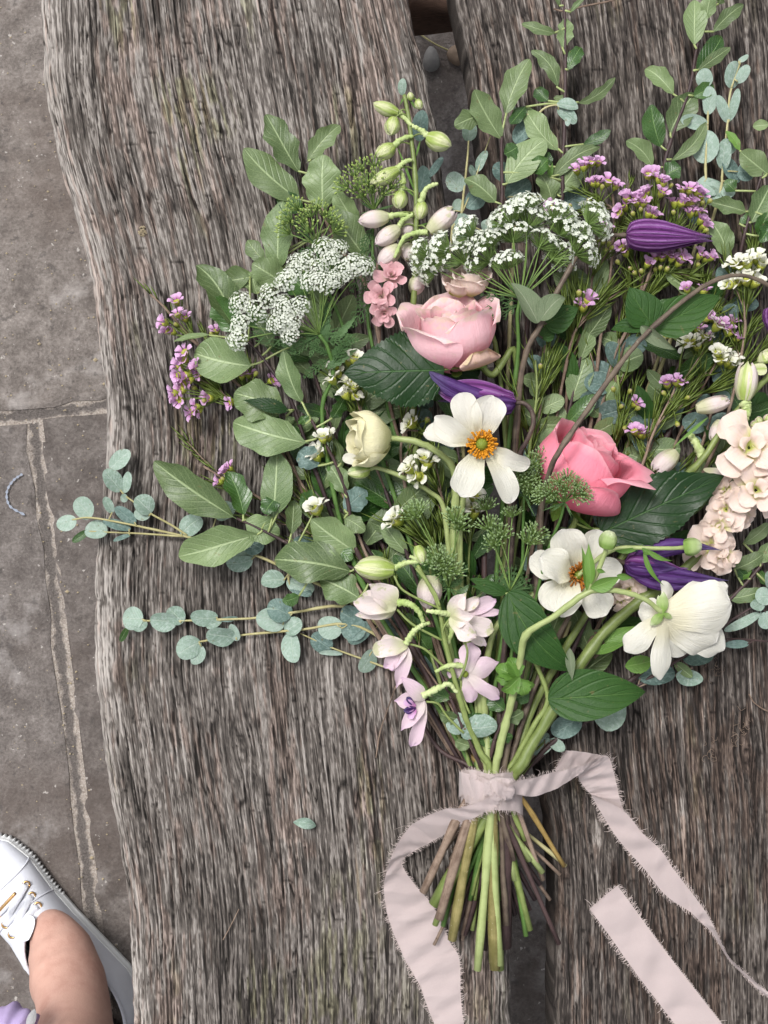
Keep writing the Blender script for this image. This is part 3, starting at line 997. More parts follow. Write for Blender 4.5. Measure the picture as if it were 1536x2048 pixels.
# ------------------------------------------------------------------ waxflower florets (shared meshes)
def lathe_geo(rz, k=10):
    V = []; F = []; UV = []
    n = len(rz)
    for i, (r, z) in enumerate(rz):
        for j in range(k):
            a = 2 * PI * j / k
            V.append(Vector((r * math.cos(a), r * math.sin(a), z))); UV.append((j / k, i / (n - 1)))
    for i in range(n - 1):
        for j in range(k):
            a = i * k + j; b = i * k + (j + 1) % k
            F.append((a, b, b + k, a + k))
    F.append(tuple(range((n - 1) * k, n * k)))
    return V, F, UV
mmu = .001
V, F, UV = lathe_geo([(.5 * mmu, 0), (1.3 * mmu, .9 * mmu), (2.2 * mmu, 2.2 * mmu), (2.55 * mmu, 3.6 * mmu), (2.7 * mmu, 4.5 * mmu), (1.9 * mmu, 4.3 * mmu), (.5 * mmu, 3.6 * mmu)])
ME_cup = mkmesh('waxflower_cup', V, F, UV, [M['wax_cup']])
V, F, UV = lathe_geo([(.4 * mmu, 0), (1.2 * mmu, .9 * mmu), (1.75 * mmu, 2.2 * mmu), (1.95 * mmu, 3.4 * mmu), (1.6 * mmu, 4.3 * mmu), (.9 * mmu, 5.0 * mmu), (.1 * mmu, 5.2 * mmu)])
ME_bud = mkmesh('waxflower_bud', V, F, UV, [M['wax_cup_dark']])
ME_pet = {}
for c in ('wax_pink', 'wax_white'):
    for i in range(3):
        V, F, UV = blade_geo((0, 0, 0), (4.9 * mmu, 0, 1.0 * mmu), 6.0 * mmu, prof='spat' if i else 'petal', arch=.10, cup=.28, wave=.05, nw=1.2, n=6, m=5, seed=i, curl=.12 * i)
        ME_pet[c, i] = mkmesh('waxflower_petal', V, F, UV, [M[c]])
def wax_floret(root, base, axis, c, size=1., kind='o', seed=0):
    rng = random.Random(seed)
    q = Vector((0, 0, 1)).rotation_difference(Vector(axis).normalized()) @ Quaternion((0, 0, 1), rng.uniform(0, 6.28))
    o = bpy.data.objects.new('flower' if kind == 'o' else 'bud', ME_cup if kind == 'o' else ME_bud)
    COL.objects.link(o)
    o.parent = root
    o.rotation_mode = 'QUATERNION'
    o.location = Vector(base) - WL[root]
    o.rotation_quaternion = q
    o.scale = (size,) * 3
    if kind == 'o':
        tl = rng.uniform(.25, .95)
        for i in range(5):
            p = bpy.data.objects.new('petal', ME_pet[c, rng.randrange(3)])
            COL.objects.link(p)
            p.parent = o
            a = 2 * PI * i / 5 + rng.uniform(-.1, .1)
            p.location = (2.1 * mmu * math.cos(a), 2.1 * mmu * math.sin(a), 4.1 * mmu)
            p.rotation_euler = (rng.uniform(-.15, .15), -tl + rng.uniform(-.2, .2), a)
            s_ = rng.uniform(.9, 1.12)
            p.scale = (s_, s_, s_)
    return o

def needles(root, paths, count, L, mat, seed, spread=.6, w=.0014, zmin=.002, part=(.05, .8)):
    """the many fine needle leaves of one waxflower stem"""
    rng = random.Random(seed)
    m = MB()
    for _ in range(count):
        pa = rng.choice(paths)
        i = int(len(pa) * rng.uniform(*part))
        i = max(0, min(len(pa) - 2, i))
        b = pa[i]
        d = (pa[i] - pa[i + 1]).normalized()
        sd_ = Vector((rng.gauss(0, 1), rng.gauss(0, 1), rng.gauss(0, .5))).normalized()
        dr = (d * 1.0 + sd_ * spread * rng.uniform(.4, 1.2)).normalized()
        l = L * rng.uniform(.55, 1.2)
        t = b + dr * l
        t.z = max(t.z, zmin)
        mid = b.lerp(t, .5) + sd_ * l * .04
        s_ = dr.cross(Vector((0, 0, 1)))
        if s_.length < .1: s_ = Vector((1, 0, 0))
        s_.normalize()
        u_ = s_.cross(dr)
        ww = w * rng.uniform(.7, 1.1)
        v = [b + s_ * ww * .3, b - s_ * ww * .3, mid + s_ * ww * .5, mid - s_ * ww * .5, mid + u_ * ww * .4, t]
        m.add(v, [(0, 2, 4), (0, 4, 1), (1, 4, 3), (2, 5, 4), (4, 5, 3), (0, 1, 3, 2), (2, 3, 5)])
    o = m.build('needle_leaves', M[mat], root)
    o['kind'] = 'stuff'
    return o

# ------------------------------------------------------------------ umbels
def umbellet_mesh(nf, R, dome, kind, seed, fl=.0013):
    """umbellet: fine stalks from one point, a floret or bud on each; +z is up the axis"""
    rng = random.Random(seed)
    m = MB()
    for i in range(nf):
        r = math.sqrt((i + .5) / nf)
        a = i * 2.39996 + rng.uniform(-.2, .2)
        th = r * dome
        rr = R * rng.uniform(.86, 1.08)
        p = Vector((math.sin(th) * math.cos(a), math.sin(th) * math.sin(a), math.cos(th) * .9)) * rr
        d = p.normalized()
        s_ = d.cross(Vector((.3, .2, 1))).normalized(); u_ = d.cross(s_)
        mid = p * .5 - Vector((0, 0, 1)) * R * .05
        w = .00022 if kind == 'white' else .00032
        rings = [(Vector((0, 0, 0)), w * 1.2), (mid, w), (p, w * .8)]
        V = []
        for c, ww in rings:
            V += [c + s_ * ww, c - s_ * ww * .5 + u_ * ww * .86, c - s_ * ww * .5 - u_ * ww * .86]
        m.add(V, [(0, 1, 4, 3), (1, 2, 5, 4), (2, 0, 3, 5), (3, 4, 7, 6), (4, 5, 8, 7), (5, 3, 6, 8)], None, 0)
        if kind == 'white':
            n = (d + Vector((rng.gauss(0, .25), rng.gauss(0, .25), rng.gauss(0, .25)))).normalized()
            s2 = n.orthogonal().normalized(); u2 = n.cross(s2)
            f = fl * rng.uniform(.8, 1.25)
            a0 = rng.uniform(0, 6)
            for q in range(5):
                b = a0 + q * 2 * PI / 5
                o = s2 * math.cos(b) + u2 * math.sin(b)
                sd2 = s2 * -math.sin(b) + u2 * math.cos(b)
                V = [p, p + o * f * .75 + sd2 * f * .45 + n * f * .25, p + o * f * 1.15 + n * f * .1, p + o * f * .75 - sd2 * f * .45 + n * f * .25]
                m.add(V, [(0, 3, 2, 1)], None, 1)
        else:
            f = fl * rng.uniform(.75, 1.2)
            V = [p + s_ * f * .6, p + u_ * f * .6, p - s_ * f * .6, p - u_ * f * .6, p + d * f * 1.1, p - d * f * .8]
            m.add(V, [(0, 1, 4), (1, 2, 4), (2, 3, 4), (3, 0, 4), (1, 0, 5), (2, 1, 5), (3, 2, 5), (0, 3, 5)], None, 1)
    mats = [M['umb_green'], M[{'white': 'umb_white', 'bud': 'umb_bud', 'lime': 'umb_lime'}[kind]]]
    return mkmesh('umbellet', m.v, m.f, m.uv, mats, m.m, smooth=False)
ME_umb = {}
for kd, nf, R, dome in (('white', 85, .0125, 1.25), ('bud', 30, .0098, 1.1), ('lime', 15, .0085, .95)):
    for i in range(3):
        ME_umb[kd, i] = umbellet_mesh(nf, R, dome, kd, 10 * i + nf, {'white': .00128, 'bud': .00125, 'lime': .00115}[kd])
def umbel(pl, hub, spots, kind, size=1., axis_out=1., ray=.00045, lift=.25, bracts=True, seed=0):
    """hub (x, y, z) in plan; spots (x, y, z) where each umbellet sits"""
    rng = random.Random(seed)
    h = P(*hub)
    rm = MB()
    for i, sp in enumerate(spots):
        p = P(*sp)
        d = p - h
        mid = h + d * .5 + Vector((0, 0, .001)) + d.cross(Vector((0, 0, 1))) * rng.uniform(-.06, .06)
        v, f, uv = tube_geo(catmull([h, mid, p], 4), ray, 5, 0)
        rm.add(v, f, uv)
        ax = (d.normalized() * axis_out + Vector((0, 0, lift)) + Vector((rng.gauss(0, .15), rng.gauss(0, .15), rng.gauss(0, .1)))).normalized()
        o = bpy.data.objects.new('umbellet', ME_umb[kind, rng.randrange(3)])
        COL.objects.link(o)
        o.parent = pl.root
        o.rotation_mode = 'QUATERNION'
        o.rotation_quaternion = Vector((0, 0, 1)).rotation_difference(ax) @ Quaternion((0, 0, 1), rng.uniform(0, 6))
        o.location = p - WL[pl.root]
        sc = size * rng.uniform(.85, 1.12)
        o.scale = (sc, sc, sc)
    rm.build('umbel_rays', M['umb_green'], pl.root, h)
    if bracts:
        m = MB()
        for i in range(12):
            a = rng.uniform(0, 6.28)
            dd = (P(*spots[rng.randrange(len(spots))]) - h).normalized() * .5 + Vector((math.cos(a), math.sin(a), rng.uniform(-.2, .3)))
            l = rng.uniform(.008, .02)
            t = h + dd.normalized() * l
            V, F, UV = blade_geo(h, t, .0012, prof='lance', n=4, m=2, seed=i)
            m.add(V, F, UV)
        m.build('bracts', M['fern'], pl.root, h)

def feather(root, base, tip, z0, z1, mat='fern', n=9, spread=.33, seed=0, w=.0011, name='feathery_leaf'):
    """a finely cut leaf: axis with narrow lobes"""
    rng = random.Random(seed)
    b = P(*base, z0); t = P(*tip, z1)
    d = t - b; L = d.length; dn = d.normalized()
    sx = dn.cross(Vector((0, 0, 1))).normalized()
    m = MB()
    v, f, uv = tube_geo(catmull([b, b.lerp(t, .5) + Vector((0, 0, .002)), t], 4), [.0005, .0005, .0005, .0004, .0004, .0004, .0003, .0003, .0002][:9], 4)
    m.add(v, f, uv)
    for i in range(n):
        s_ = (i + .8) / (n + .6)
        c = b + d * s_ + Vector((0, 0, .002 * math.sin(PI * s_)))
        l = L * spread * math.sin(PI * (s_ * .75 + .25)) * rng.uniform(.8, 1.2)
        for sg in (-1, 1):
            e = c + (dn * .75 + sx * sg * rng.uniform(.6, 1.0) + Vector((0, 0, rng.uniform(-.15, .2)))).normalized() * l
            V, F, UV = blade_geo(c, e, w, prof='lance', n=5, m=2, seed=i)
            m.add(V, F, UV)
            for q in (.4, .7):
                c2 = c.lerp(e, q)
                e2 = c2 + (dn * .9 + sx * sg * -.2 + Vector((0, 0, .1))).normalized() * l * .4
                V, F, UV = blade_geo(c2, e2, w * .8, prof='lance', n=3, m=2, seed=i)
                m.add(V, F, UV)
    return m.build(name, M[mat], root, b)

# ================================================================== eucalyptus
GE = 'silver eucalyptus sprigs in the bouquet'
def euc(p, leaves, mat='euc', **k):
    for L in leaves:
        b = L[5] if len(L) > 5 else mat
        kw = dict(cup=random.uniform(-.2, .35), arch=random.uniform(-.02, .09), roll=random.uniform(-.55, .55), n=10, m=6, wave=random.uniform(0, .04), nw=1.3, side=random.uniform(-.06, .06))
        kw.update(k)
        L = (L[0], L[1], L[0] + (L[2] - L[0]) * 1.06, L[1] + (L[3] - L[1]) * 1.06, L[4] * 1.08)
        p.leaf(*L[:5], b, 'round', dz=random.uniform(-.002, .006), pr=.0005, **kw)
plan('K8')
e = Plant('eucalyptus_sprig', 'silver eucalyptus sprig with three forked tips overhanging the bleached left plank edge', 'eucalyptus', GE, 'stem_euc')
e.stem([(110, 445, .0074), (210, 435, .0081), (430, 475, .0087), (660, 525, .0074), (870, 575, .0074), (1020, 620, .0081), (1300, 750, .0087), (1500, 860, .0087), (1900, 1250, .0099)], .0006, .0013, (-32, .012), (1040, 1678, .010))
e.stem([(240, 505, .0056), (430, 512, .0062), (660, 527, .0074)], .0005, .0008)
e.stem([(300, 190, .0099), (350, 300, .0105), (420, 360, .0099), (500, 415, .0093), (600, 470, .0081), (680, 522, .0074)], .0005, .0008)
euc(e, [(130, 442, 38, 472, 78), (205, 432, 128, 352, 108), (285, 505, 178, 498, 108), (190, 500, 115, 552, 40, 'pitto_dark'), (298, 192, 390, 108, 78), (352, 303, 275, 203, 92), (365, 312, 388, 212, 62),
        (385, 335, 350, 340, 40), (502, 412, 428, 338, 98), (495, 425, 420, 412, 60), (310, 412, 272, 336, 46), (425, 462, 328, 388, 62, 'euc_dark'), (400, 492, 268, 452, 54, 'euc_dark'),
        (400, 520, 318, 548, 26, 'euc_dark'), (648, 518, 745, 440, 108), (820, 432, 912, 382, 92), (1012, 620, 878, 572, 104), (1005, 640, 880, 660, 76), (965, 545, 1050, 590, 105, 'euc_dark'),
        (1165, 745, 1052, 752, 84), (1172, 748, 1302, 790, 92), (1180, 770, 1290, 815, 60, 'euc_dark'), (1350, 600, 1215, 545, 118, 'euc_dark')])
e.done()
e = Plant('eucalyptus_sprig', 'long straight eucalyptus sprig with paired round leaves, curled tip lowest on the left plank', 'eucalyptus', GE, 'stem_euc')
e.stem([(440, 945, .0074), (640, 945, .0081), (830, 940, .0081), (1030, 930, .0087), (1200, 905, .0093), (1536, 895, .0093), (1850, 1250, .0099)], .0006, .0013, (-28, .016), (1132, 1732, .010))
euc(e, [(462, 938, 366, 930, 108), (480, 948, 410, 982, 58), (385, 978, 350, 1045, 34, 'pitto_dark'), (632, 945, 503, 938, 102), (655, 958, 590, 888, 86), (832, 928, 703, 922, 78), (838, 940, 925, 930, 26, 'euc_dark'),
        (850, 945, 780, 978, 40), (1162, 968, 1030, 925, 112), (1196, 922, 1088, 862, 118, 'euc_dark'), (1440, 900, 1540, 940, 118, 'euc_dark')])
e.done()
e = Plant('eucalyptus_sprig', 'eucalyptus sprig with an oval hanging leaf just below the longest straight sprig', 'eucalyptus', GE, 'stem_euc')
e.stem([(735, 1050, .0074), (920, 1020, .0081), (1240, 990, .0099), (1536, 975, .0112), (1850, 1240, .0112)], .0006, .0013, (-20, .020), (1005, 1880, .012))
e.stem([(1240, 1008, .0074), (1400, 1080, .0062), (1536, 1130, .0074), (1700, 1190, .0087)], .0005, .0008)
euc(e, [(748, 1050, 638, 1112, 102), (752, 1068, 708, 1155, 62), (918, 1030, 782, 1010, 116), (928, 1045, 900, 965, 60), (1165, 1000, 1242, 948, 86), (1195, 1000, 1212, 1145, 102), (1452, 985, 1333, 962, 116),
        (1395, 1085, 1305, 1015, 102, 'euc_dark'), (1450, 1110, 1340, 1105, 28), (1440, 980, 1560, 985, 120, 'euc_dark'), (1600, 1090, 1540, 1190, 90)])
plan('K9')
euc(e, [(385, 965, 590, 960, 150, 'euc_dark'), (755, 1335, 715, 1150, 118, 'euc_dark'), (600, 1300, 790, 1355, 150, 'euc_dark'), (340, 960, 200, 1080, 110, 'euc_dark')])
e.done()
plan('K9')
e = Plant('eucalyptus_sprig', 'eucalyptus with a pale kidney-shaped leaf lying across stems just above the ribbon', 'eucalyptus', GE, 'stem_brown')
e.stem([(560, 1050, .02), (780, 1360, .03), (905, 1560, .040), (960, 1660, .043), (1040, 1850, .040)], .0006, .0012, (5, .036), (990, 1740, .02))
e.leaf(965, 1660, 1185, 1640, 165, 'euc', 'round', lift=.004, cup=-.3, wave=.08, roll=.1)
e.leaf(950, 1690, 870, 1560, 135, 'euc', 'round', lift=.001, cup=.1)
e.leaf(1000, 1735, 985, 1640, 100, 'euc', 'round', lift=.003, cup=.1)
plan('K11')
e.leaf(760, 480, 755, 585, 105, 'euc', 'round', z=.022, dz=-.004, petiole=False)
e.done()
plan('K10')
e = Plant('eucalyptus_sprig', 'eucalyptus on a bare twig right of the tie, big round leaves on the plank', 'eucalyptus', GE, 'stem_brown')
e.stem([(1120, 870, .014), (1020, 915, .014), (820, 975, .016), (560, 1110, .017), (345, 1275, .018)], .0006, .0012, (36, .016), (868, 1890, .011))
euc(e, [(560, 1112, 742, 1090, 205), (560, 1095, 480, 1045, 90, 'euc_dark'), (500, 1130, 350, 1230, 140, 'euc_dark'), (345, 1275, 225, 1330, 90), (330, 1270, 408, 1325, 60), (300, 1270, 320, 1235, 40),
        (1095, 880, 1090, 968, 138), (1060, 810, 1230, 790, 130, 'euc_dark'), (1020, 845, 1112, 920, 56, 'pitto'), (820, 930, 1010, 900, 110, 'euc_dark'), (150, 1290, 60, 1370, 120, 'euc_dark'), (120, 1240, 190, 1240, 80, 'euc_dark')])
e.done()
plan('K2')
e = Plant('eucalyptus_sprig', 'eucalyptus sprig with one broad silver leaf standing left of the top right pair', 'eucalyptus', GE, 'stem_euc')
e.stem([(1262, 420, .028), (1262, 560, .028), (1252, 740, .028), (1245, 900, .026), (1150, 1300, .018)], .0006, .0012, (40, .014), (1010, 1850, .01))
euc(e, [(1255, 742, 1250, 600, 120), (1263, 522, 1268, 398, 62), (1248, 402, 1246, 315, 78), (1262, 570, 1145, 545, 66, 'euc'), (1240, 830, 1225, 815, 60), (1250, 900, 1330, 850, 90), (1240, 1000, 1170, 960, 80, 'euc_dark')])
e.done()
e = Plant('eucalyptus_sprig', 'eucalyptus sprig with upright paired leaves, topmost at the right of the picture', 'eucalyptus', GE, 'stem_euc')
e.stem([(1415, 265, .032), (1365, 420, .031), (1352, 560, .030), (1330, 780, .028), (1310, 900, .026), (1180, 1300, .018)], .0006, .0012, (44, .018), (985, 1830, .016))
euc(e, [(1366, 402, 1392, 284, 84), (1395, 378, 1445, 300, 50), (1353, 556, 1308, 440, 56), (1358, 552, 1398, 410, 46), (1335, 772, 1346, 636, 62), (1355, 700, 1390, 635, 50), (1400, 280, 1445, 252, 26),
        (1318, 862, 1232, 832, 86), (1318, 862, 1385, 870, 80), (1300, 930, 1270, 850, 70), (1395, 780, 1470, 790, 90, 'euc_dark'), (1400, 830, 1350, 720, 90, 'euc_dark')])
e.done()
e = Plant('eucalyptus_sprig', 'eucalyptus sprig with small round leaves over the dark gap left of the big white umbel', 'eucalyptus', GE, 'stem_euc')
e.stem([(178, 600, .014), (172, 700, .014), (155, 860, .014), (140, 1000, .014), (100, 1300, .014)], .0006, .0012, (-8, .010), (985, 1800, .01))
e.stem([(275, 620, .016), (230, 740, .015), (190, 860, .015), (150, 960, .014)], .0004, .0006)
euc(e, [(176, 642, 178, 556, 82), (152, 862, 86, 795, 80), (165, 945, 238, 870, 84, 'euc_dark'), (215, 780, 255, 690, 40), (210, 790, 180, 760, 50), (110, 960, 140, 910, 50), (100, 1050, 190, 1010, 130), (250, 1060, 285, 1010, 80)])
plan('K1')
euc(e, [(1205, 392, 1228, 218, 108, 'euc_dark'), (1200, 692, 1235, 545, 98, 'euc_dark'), (1265, 602, 1342, 492, 46, 'euc_dark'), (1105, 120, 1112, 25, 50), (1290, 960, 1340, 900, 100, 'euc_dark')], petiole=False)
e.done()
plan('K2')
e = Plant('eucalyptus_sprig', 'eucalyptus sprig with a drooping crumpled silver tip at the top of the right plank', 'eucalyptus', GE, 'stem_euc')
e.stem([(620, 490, .030), (560, 478, .030), (500, 510, .028), (470, 600, .024), (440, 760, .020), (380, 1100, .018)], .0005, .0012, (0, .010), (950, 1790, .008))
euc(e, [(385, 650, 480, 545, 90, 'euc_dark'), (480, 620, 500, 560, 50, 'euc_dark'), (575, 475, 668, 490, 62), (580, 495, 660, 555, 56), (625, 510, 625, 570, 30), (385, 800, 290, 760, 90, 'euc_dark'), (345, 900, 450, 830, 120, 'euc_dark'), (590, 900, 560, 850, 90), (600, 930, 700, 870, 120, 'euc_dark'), (380, 500, 365, 470, 36)])
e.done()
# deeper eucalyptus filling the middle right
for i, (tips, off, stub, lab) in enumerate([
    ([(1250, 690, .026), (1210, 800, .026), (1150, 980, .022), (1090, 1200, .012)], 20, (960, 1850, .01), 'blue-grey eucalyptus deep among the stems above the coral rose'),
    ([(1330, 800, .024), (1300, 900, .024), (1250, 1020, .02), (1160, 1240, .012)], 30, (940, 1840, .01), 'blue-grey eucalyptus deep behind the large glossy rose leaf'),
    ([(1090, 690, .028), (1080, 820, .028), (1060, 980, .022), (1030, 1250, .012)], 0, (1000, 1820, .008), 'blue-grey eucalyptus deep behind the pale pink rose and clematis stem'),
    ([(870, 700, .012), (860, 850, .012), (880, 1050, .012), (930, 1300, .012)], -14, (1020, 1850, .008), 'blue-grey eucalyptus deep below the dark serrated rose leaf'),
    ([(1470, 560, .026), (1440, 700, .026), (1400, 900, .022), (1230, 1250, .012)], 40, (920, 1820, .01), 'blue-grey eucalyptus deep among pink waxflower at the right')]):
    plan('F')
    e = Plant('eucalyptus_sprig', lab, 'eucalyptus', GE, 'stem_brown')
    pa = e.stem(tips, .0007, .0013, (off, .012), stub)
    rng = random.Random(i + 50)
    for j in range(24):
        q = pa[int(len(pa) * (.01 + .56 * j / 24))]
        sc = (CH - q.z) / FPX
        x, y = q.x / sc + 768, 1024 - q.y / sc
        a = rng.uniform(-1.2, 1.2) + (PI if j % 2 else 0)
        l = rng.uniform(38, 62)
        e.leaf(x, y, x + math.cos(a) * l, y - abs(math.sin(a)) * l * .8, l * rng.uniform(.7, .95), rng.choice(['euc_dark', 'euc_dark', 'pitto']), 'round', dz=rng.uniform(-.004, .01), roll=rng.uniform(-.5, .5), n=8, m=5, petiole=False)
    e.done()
# right edge, low
plan('K10')
e = Plant('eucalyptus_sprig', 'eucalyptus with a narrow folded silver leaf at the right edge beside the nodding white flower', 'eucalyptus', GE, 'stem_dark')
e.stem([(1620, 440, .02), (1536, 480, .02), (1420, 555, .02), (1320, 620, .02), (1150, 760, .018), (700, 1050, .016)], .0006, .0012, (46, .012), (890, 1830, .01))
e.stem([(1620, 730, .012), (1536, 726, .012), (1310, 714, .014), (1150, 760, .016)], .0006, .0008)
euc(e, [(1500, 562, 1305, 662, 56), (1500, 500, 1450, 540, 70), (1520, 560, 1540, 650, 110), (1560, 480, 1470, 480, 90), (1430, 740, 1300, 745, 46, 'euc_dark'), (1550, 430, 1540, 340, 90)])
e.done()

# ================================================================== wavy sage-leaved foliage
GP = 'wavy sage-green foliage branches'
def pit(p, leaves, **k):
    for L in leaves:
        mt = L[5] if len(L) > 5 else 'pitto'
        if mt == 'pitto' and random.random() < .42: mt = 'pitto_mid'
        kw = dict(wave=random.uniform(.05, .11), nw=random.uniform(1.6, 2.6), pet=.06, n=16, m=8, arch=random.uniform(.02, .08), cup=random.uniform(-.1, .4), side=random.uniform(-.06, .06), curl=random.choice([0, 0, .06, .12, -.05]), twist=random.uniform(-.35, .35))
        if len(L) > 6: kw.update(L[6])
        kw.update(k)
        kw['inpl'] = .6
        p.leaf(*L[:5], mt, 'obl', dz=kw.pop('dz', random.uniform(-.004, .008)), pr=.0008, **kw)
plan('K5')
p = Plant('foliage_branch', 'sage foliage branch with a twisted leaf left of the white umbel and dark bare stem', 'foliage', GP, 'stem_dark')
p.stem([(640, 600, .030), (700, 665, .031), (790, 785, .032), (860, 880, .032), (930, 1050, .030), (1050, 1400, .026), (1300, 2000, .02)], .0010, .0017, (-36, .022), (1080, 1770, .02))
pit(p, [(572, 535, 325, 115, 200, 'pitto', dict(cup=.5, roll=.25, side=.06)), (672, 745, 308, 660, 245), (868, 1010, 545, 900, 240), (660, 215, 470, 240, 150, 'pitto', dict(cup=.4, curl=.15)),
        (600, 560, 430, 330, 190, 'pitto_dark'), (420, 560, 200, 600, 60, 'pitto', dict(roll=.7)), (780, 640, 690, 480, 130, 'pitto'), (760, 560, 640, 380, 130, 'pitto_dark'), (860, 1040, 900, 1090, 60), (900, 620, 1100, 640, 120)])
p.leaf(880, 1010, 605, 945, 95, 'rose_leaf', 'lance', lift=.006, serr=.35, nserr=18, n=36, m=6)
p.done('stem_pale')
p = Plant('foliage_branch', 'sage foliage branch whose broad flat leaf points left beside the cream bud', 'foliage', GP, 'stem_dark')
p.stem([(1010, 1060, .034), (1080, 1180, .034), (1150, 1310, .033), (1215, 1480, .031), (1250, 1700, .028), (1290, 1860, .026), (1500, 2200, .022)], .0010, .0018, (-30, .028), (1015, 1890, .017))
pit(p, [(1000, 1200, 518, 1055, 262, 'pitto', dict(arch=.07)), (962, 972, 848, 650, 150, 'pitto', dict(cup=.35, roll=-.4)), (1215, 1510, 1105, 1310, 120), (1130, 1060, 1210, 930, 90, 'pitto_dark', dict(roll=.5)), (1190, 1330, 1150, 1150, 60, 'pitto', dict(roll=.8, wave=.12)),
        (1060, 1340, 930, 1240, 150, 'euc_dark'), (980, 1090, 950, 1040, 90, 'pitto_dark'), (1290, 1850, 1010, 1650, 210), (1200, 1600, 1340, 1480, 150, 'euc_dark'), (1200, 1640, 1330, 1720, 110)])
p.done('stem_pale')
plan('K8')
p = Plant('foliage_branch', 'sage foliage branch with dark red stem reaching farthest left over the silver eucalyptus', 'foliage', GP, 'stem_dark')
p.stem([(925, 438, .026), (1080, 510, .027), (1250, 600, .027), (1400, 668, .026), (1536, 712, .026), (1800, 1050, .022)], .0009, .0017, (-40, .028), (905, 1850, .018))
pit(p, [(925, 440, 515, 155, 205, 'pitto', dict(arch=.05)), (1050, 512, 612, 645, 190), (1102, 450, 1125, 105, 175), (962, 435, 880, 195, 135, 'pitto_dark', dict(roll=.5, cup=.4)), (960, 440, 1145, 525, 140, 'pitto'),
        (1505, 705, 1090, 640, 205), (1195, 525, 1205, 345, 90, 'pitto', dict(roll=.6)), (1345, 345, 1235, 365, 100, 'pitto_dark'), (1130, 330, 1060, 420, 100, 'pitto_dark'), (1540, 840, 1340, 740, 190), (1200, 270, 1130, 230, 80), (1240, 820, 1150, 850, 70, 'pitto_dark'), (1380, 560, 1500, 640, 120, 'pitto_dark')])
p.done('stem_pale')
plan('K1')
p = Plant('foliage_branch', 'sage foliage branch with the tallest fan of leaves above the left white umbel', 'foliage', GP, 'stem_brown')
p.stem([(560, 420, .024), (600, 620, .026), (650, 850, .026), (800, 1120, .026), (920, 1300, .025), (1000, 1700, .024), (1250, 2600, .02)], .0009, .0019, (-18, .02), (880, 1800, .014))
pit(p, [(505, 590, 300, 215, 180, 'pitto', dict(arch=.04)), (520, 755, 160, 435, 225, 'pitto', dict(arch=.06)), (640, 810, 640, 470, 225, 'pitto', dict(arch=.05, dz=.006)), (540, 520, 740, 285, 125, 'pitto', dict(cup=.4)),
        (375, 1175, 400, 740, 205, 'pitto', dict(cup=.25, roll=-.2)), (900, 1090, 700, 790, 195), (850, 900, 715, 685, 140), (295, 1105, 185, 970, 105), (235, 1180, 28, 1240, 150, 'pitto', dict(cup=.5)),
        (410, 1235, 215, 1110, 185, 'pitto', dict(dz=.006)), (530, 800, 360, 700, 130, 'pitto_dark'), (250, 1300, 220, 1150, 120), (720, 1200, 600, 1050, 150, 'pitto_dark'), (560, 1300, 430, 1180, 160, 'pitto_dark')])
p.done('stem_pale')
plan('K2')
p = Plant('foliage_branch', 'sage foliage branch with a straight black stem just above the big white umbel', 'foliage', GP, 'stem_dark')
p.stem([(325, 620, .034), (325, 700, .033), (326, 930, .030), (300, 1100, .026), (250, 1500, .02)], .0010, .0018, (-12, .026), (1000, 1700, .02))
pit(p, [(330, 640, 195, 405, 128, 'pitto', dict(dz=.008)), (248, 520, 110, 572, 100), (340, 530, 452, 268, 118), (342, 845, 528, 632, 150), (305, 925, 155, 800, 118, 'pitto', dict(curl=.1)), (335, 700, 400, 665, 80, 'pitto_dark'), (470, 790, 540, 720, 90, 'pitto_dark')])
p.done('stem_pale')
p = Plant('foliage_branch', 'tall sage foliage branch in mid right plank, its tip beside a bare brown twig', 'foliage', GP, 'stem_dark')
p.stem([(600, -20, .024), (612, 80, .026), (614, 370, .028), (610, 600, .028), (600, 760, .028), (590, 950, .026), (450, 1400, .02)], .0009, .0018, (8, .024), (1010, 1780, .018))
pit(p, [(600, 225, 622, 75, 80), (578, 152, 412, 100, 56, 'pitto', dict(curl=.12)), (622, 325, 692, 198, 66, 'pitto_dark'), (582, 405, 462, 228, 76, 'pitto', dict(side=.12)), (665, 472, 842, 352, 56, 'pitto', dict(side=.08, roll=.5)), (592, 690, 435, 465, 110, 'pitto', dict(side=-.12)),
        (540, 462, 480, 400, 66, 'pitto_dark'), (550, 822, 772, 665, 80, 'pitto', dict(side=-.1)), (552, 930, 500, 785, 100), (690, 660, 825, 592, 56, 'pitto_dark'), (570, 890, 702, 715, 118), (440, 480, 362, 570, 60, 'pitto_dark'), (510, 760, 540, 690, 50, 'pitto_dark'), (635, 60, 700, -10, 26), (590, 30, 570, -20, 22), (640, 470, 560, 440, 40)])
for a, b in (((545, 810), (535, 745)), ((550, 805), (556, 735))):
    p.leaf(*a, *b, 18, 'bract', 'lance', z=.03)
p.done('stem_pale')
p = Plant('foliage_branch', 'sage foliage branch at the top right corner, tip leaves overlapping the picture edge', 'foliage', GP, 'stem_dark')
p.stem([(1240, 60, .026), (1205, 260, .028), (1180, 400, .029), (1120, 570, .030), (1070, 720, .030), (1040, 950, .028), (900, 1300, .02)], .0009, .0018, (14, .03), (970, 1900, .018))
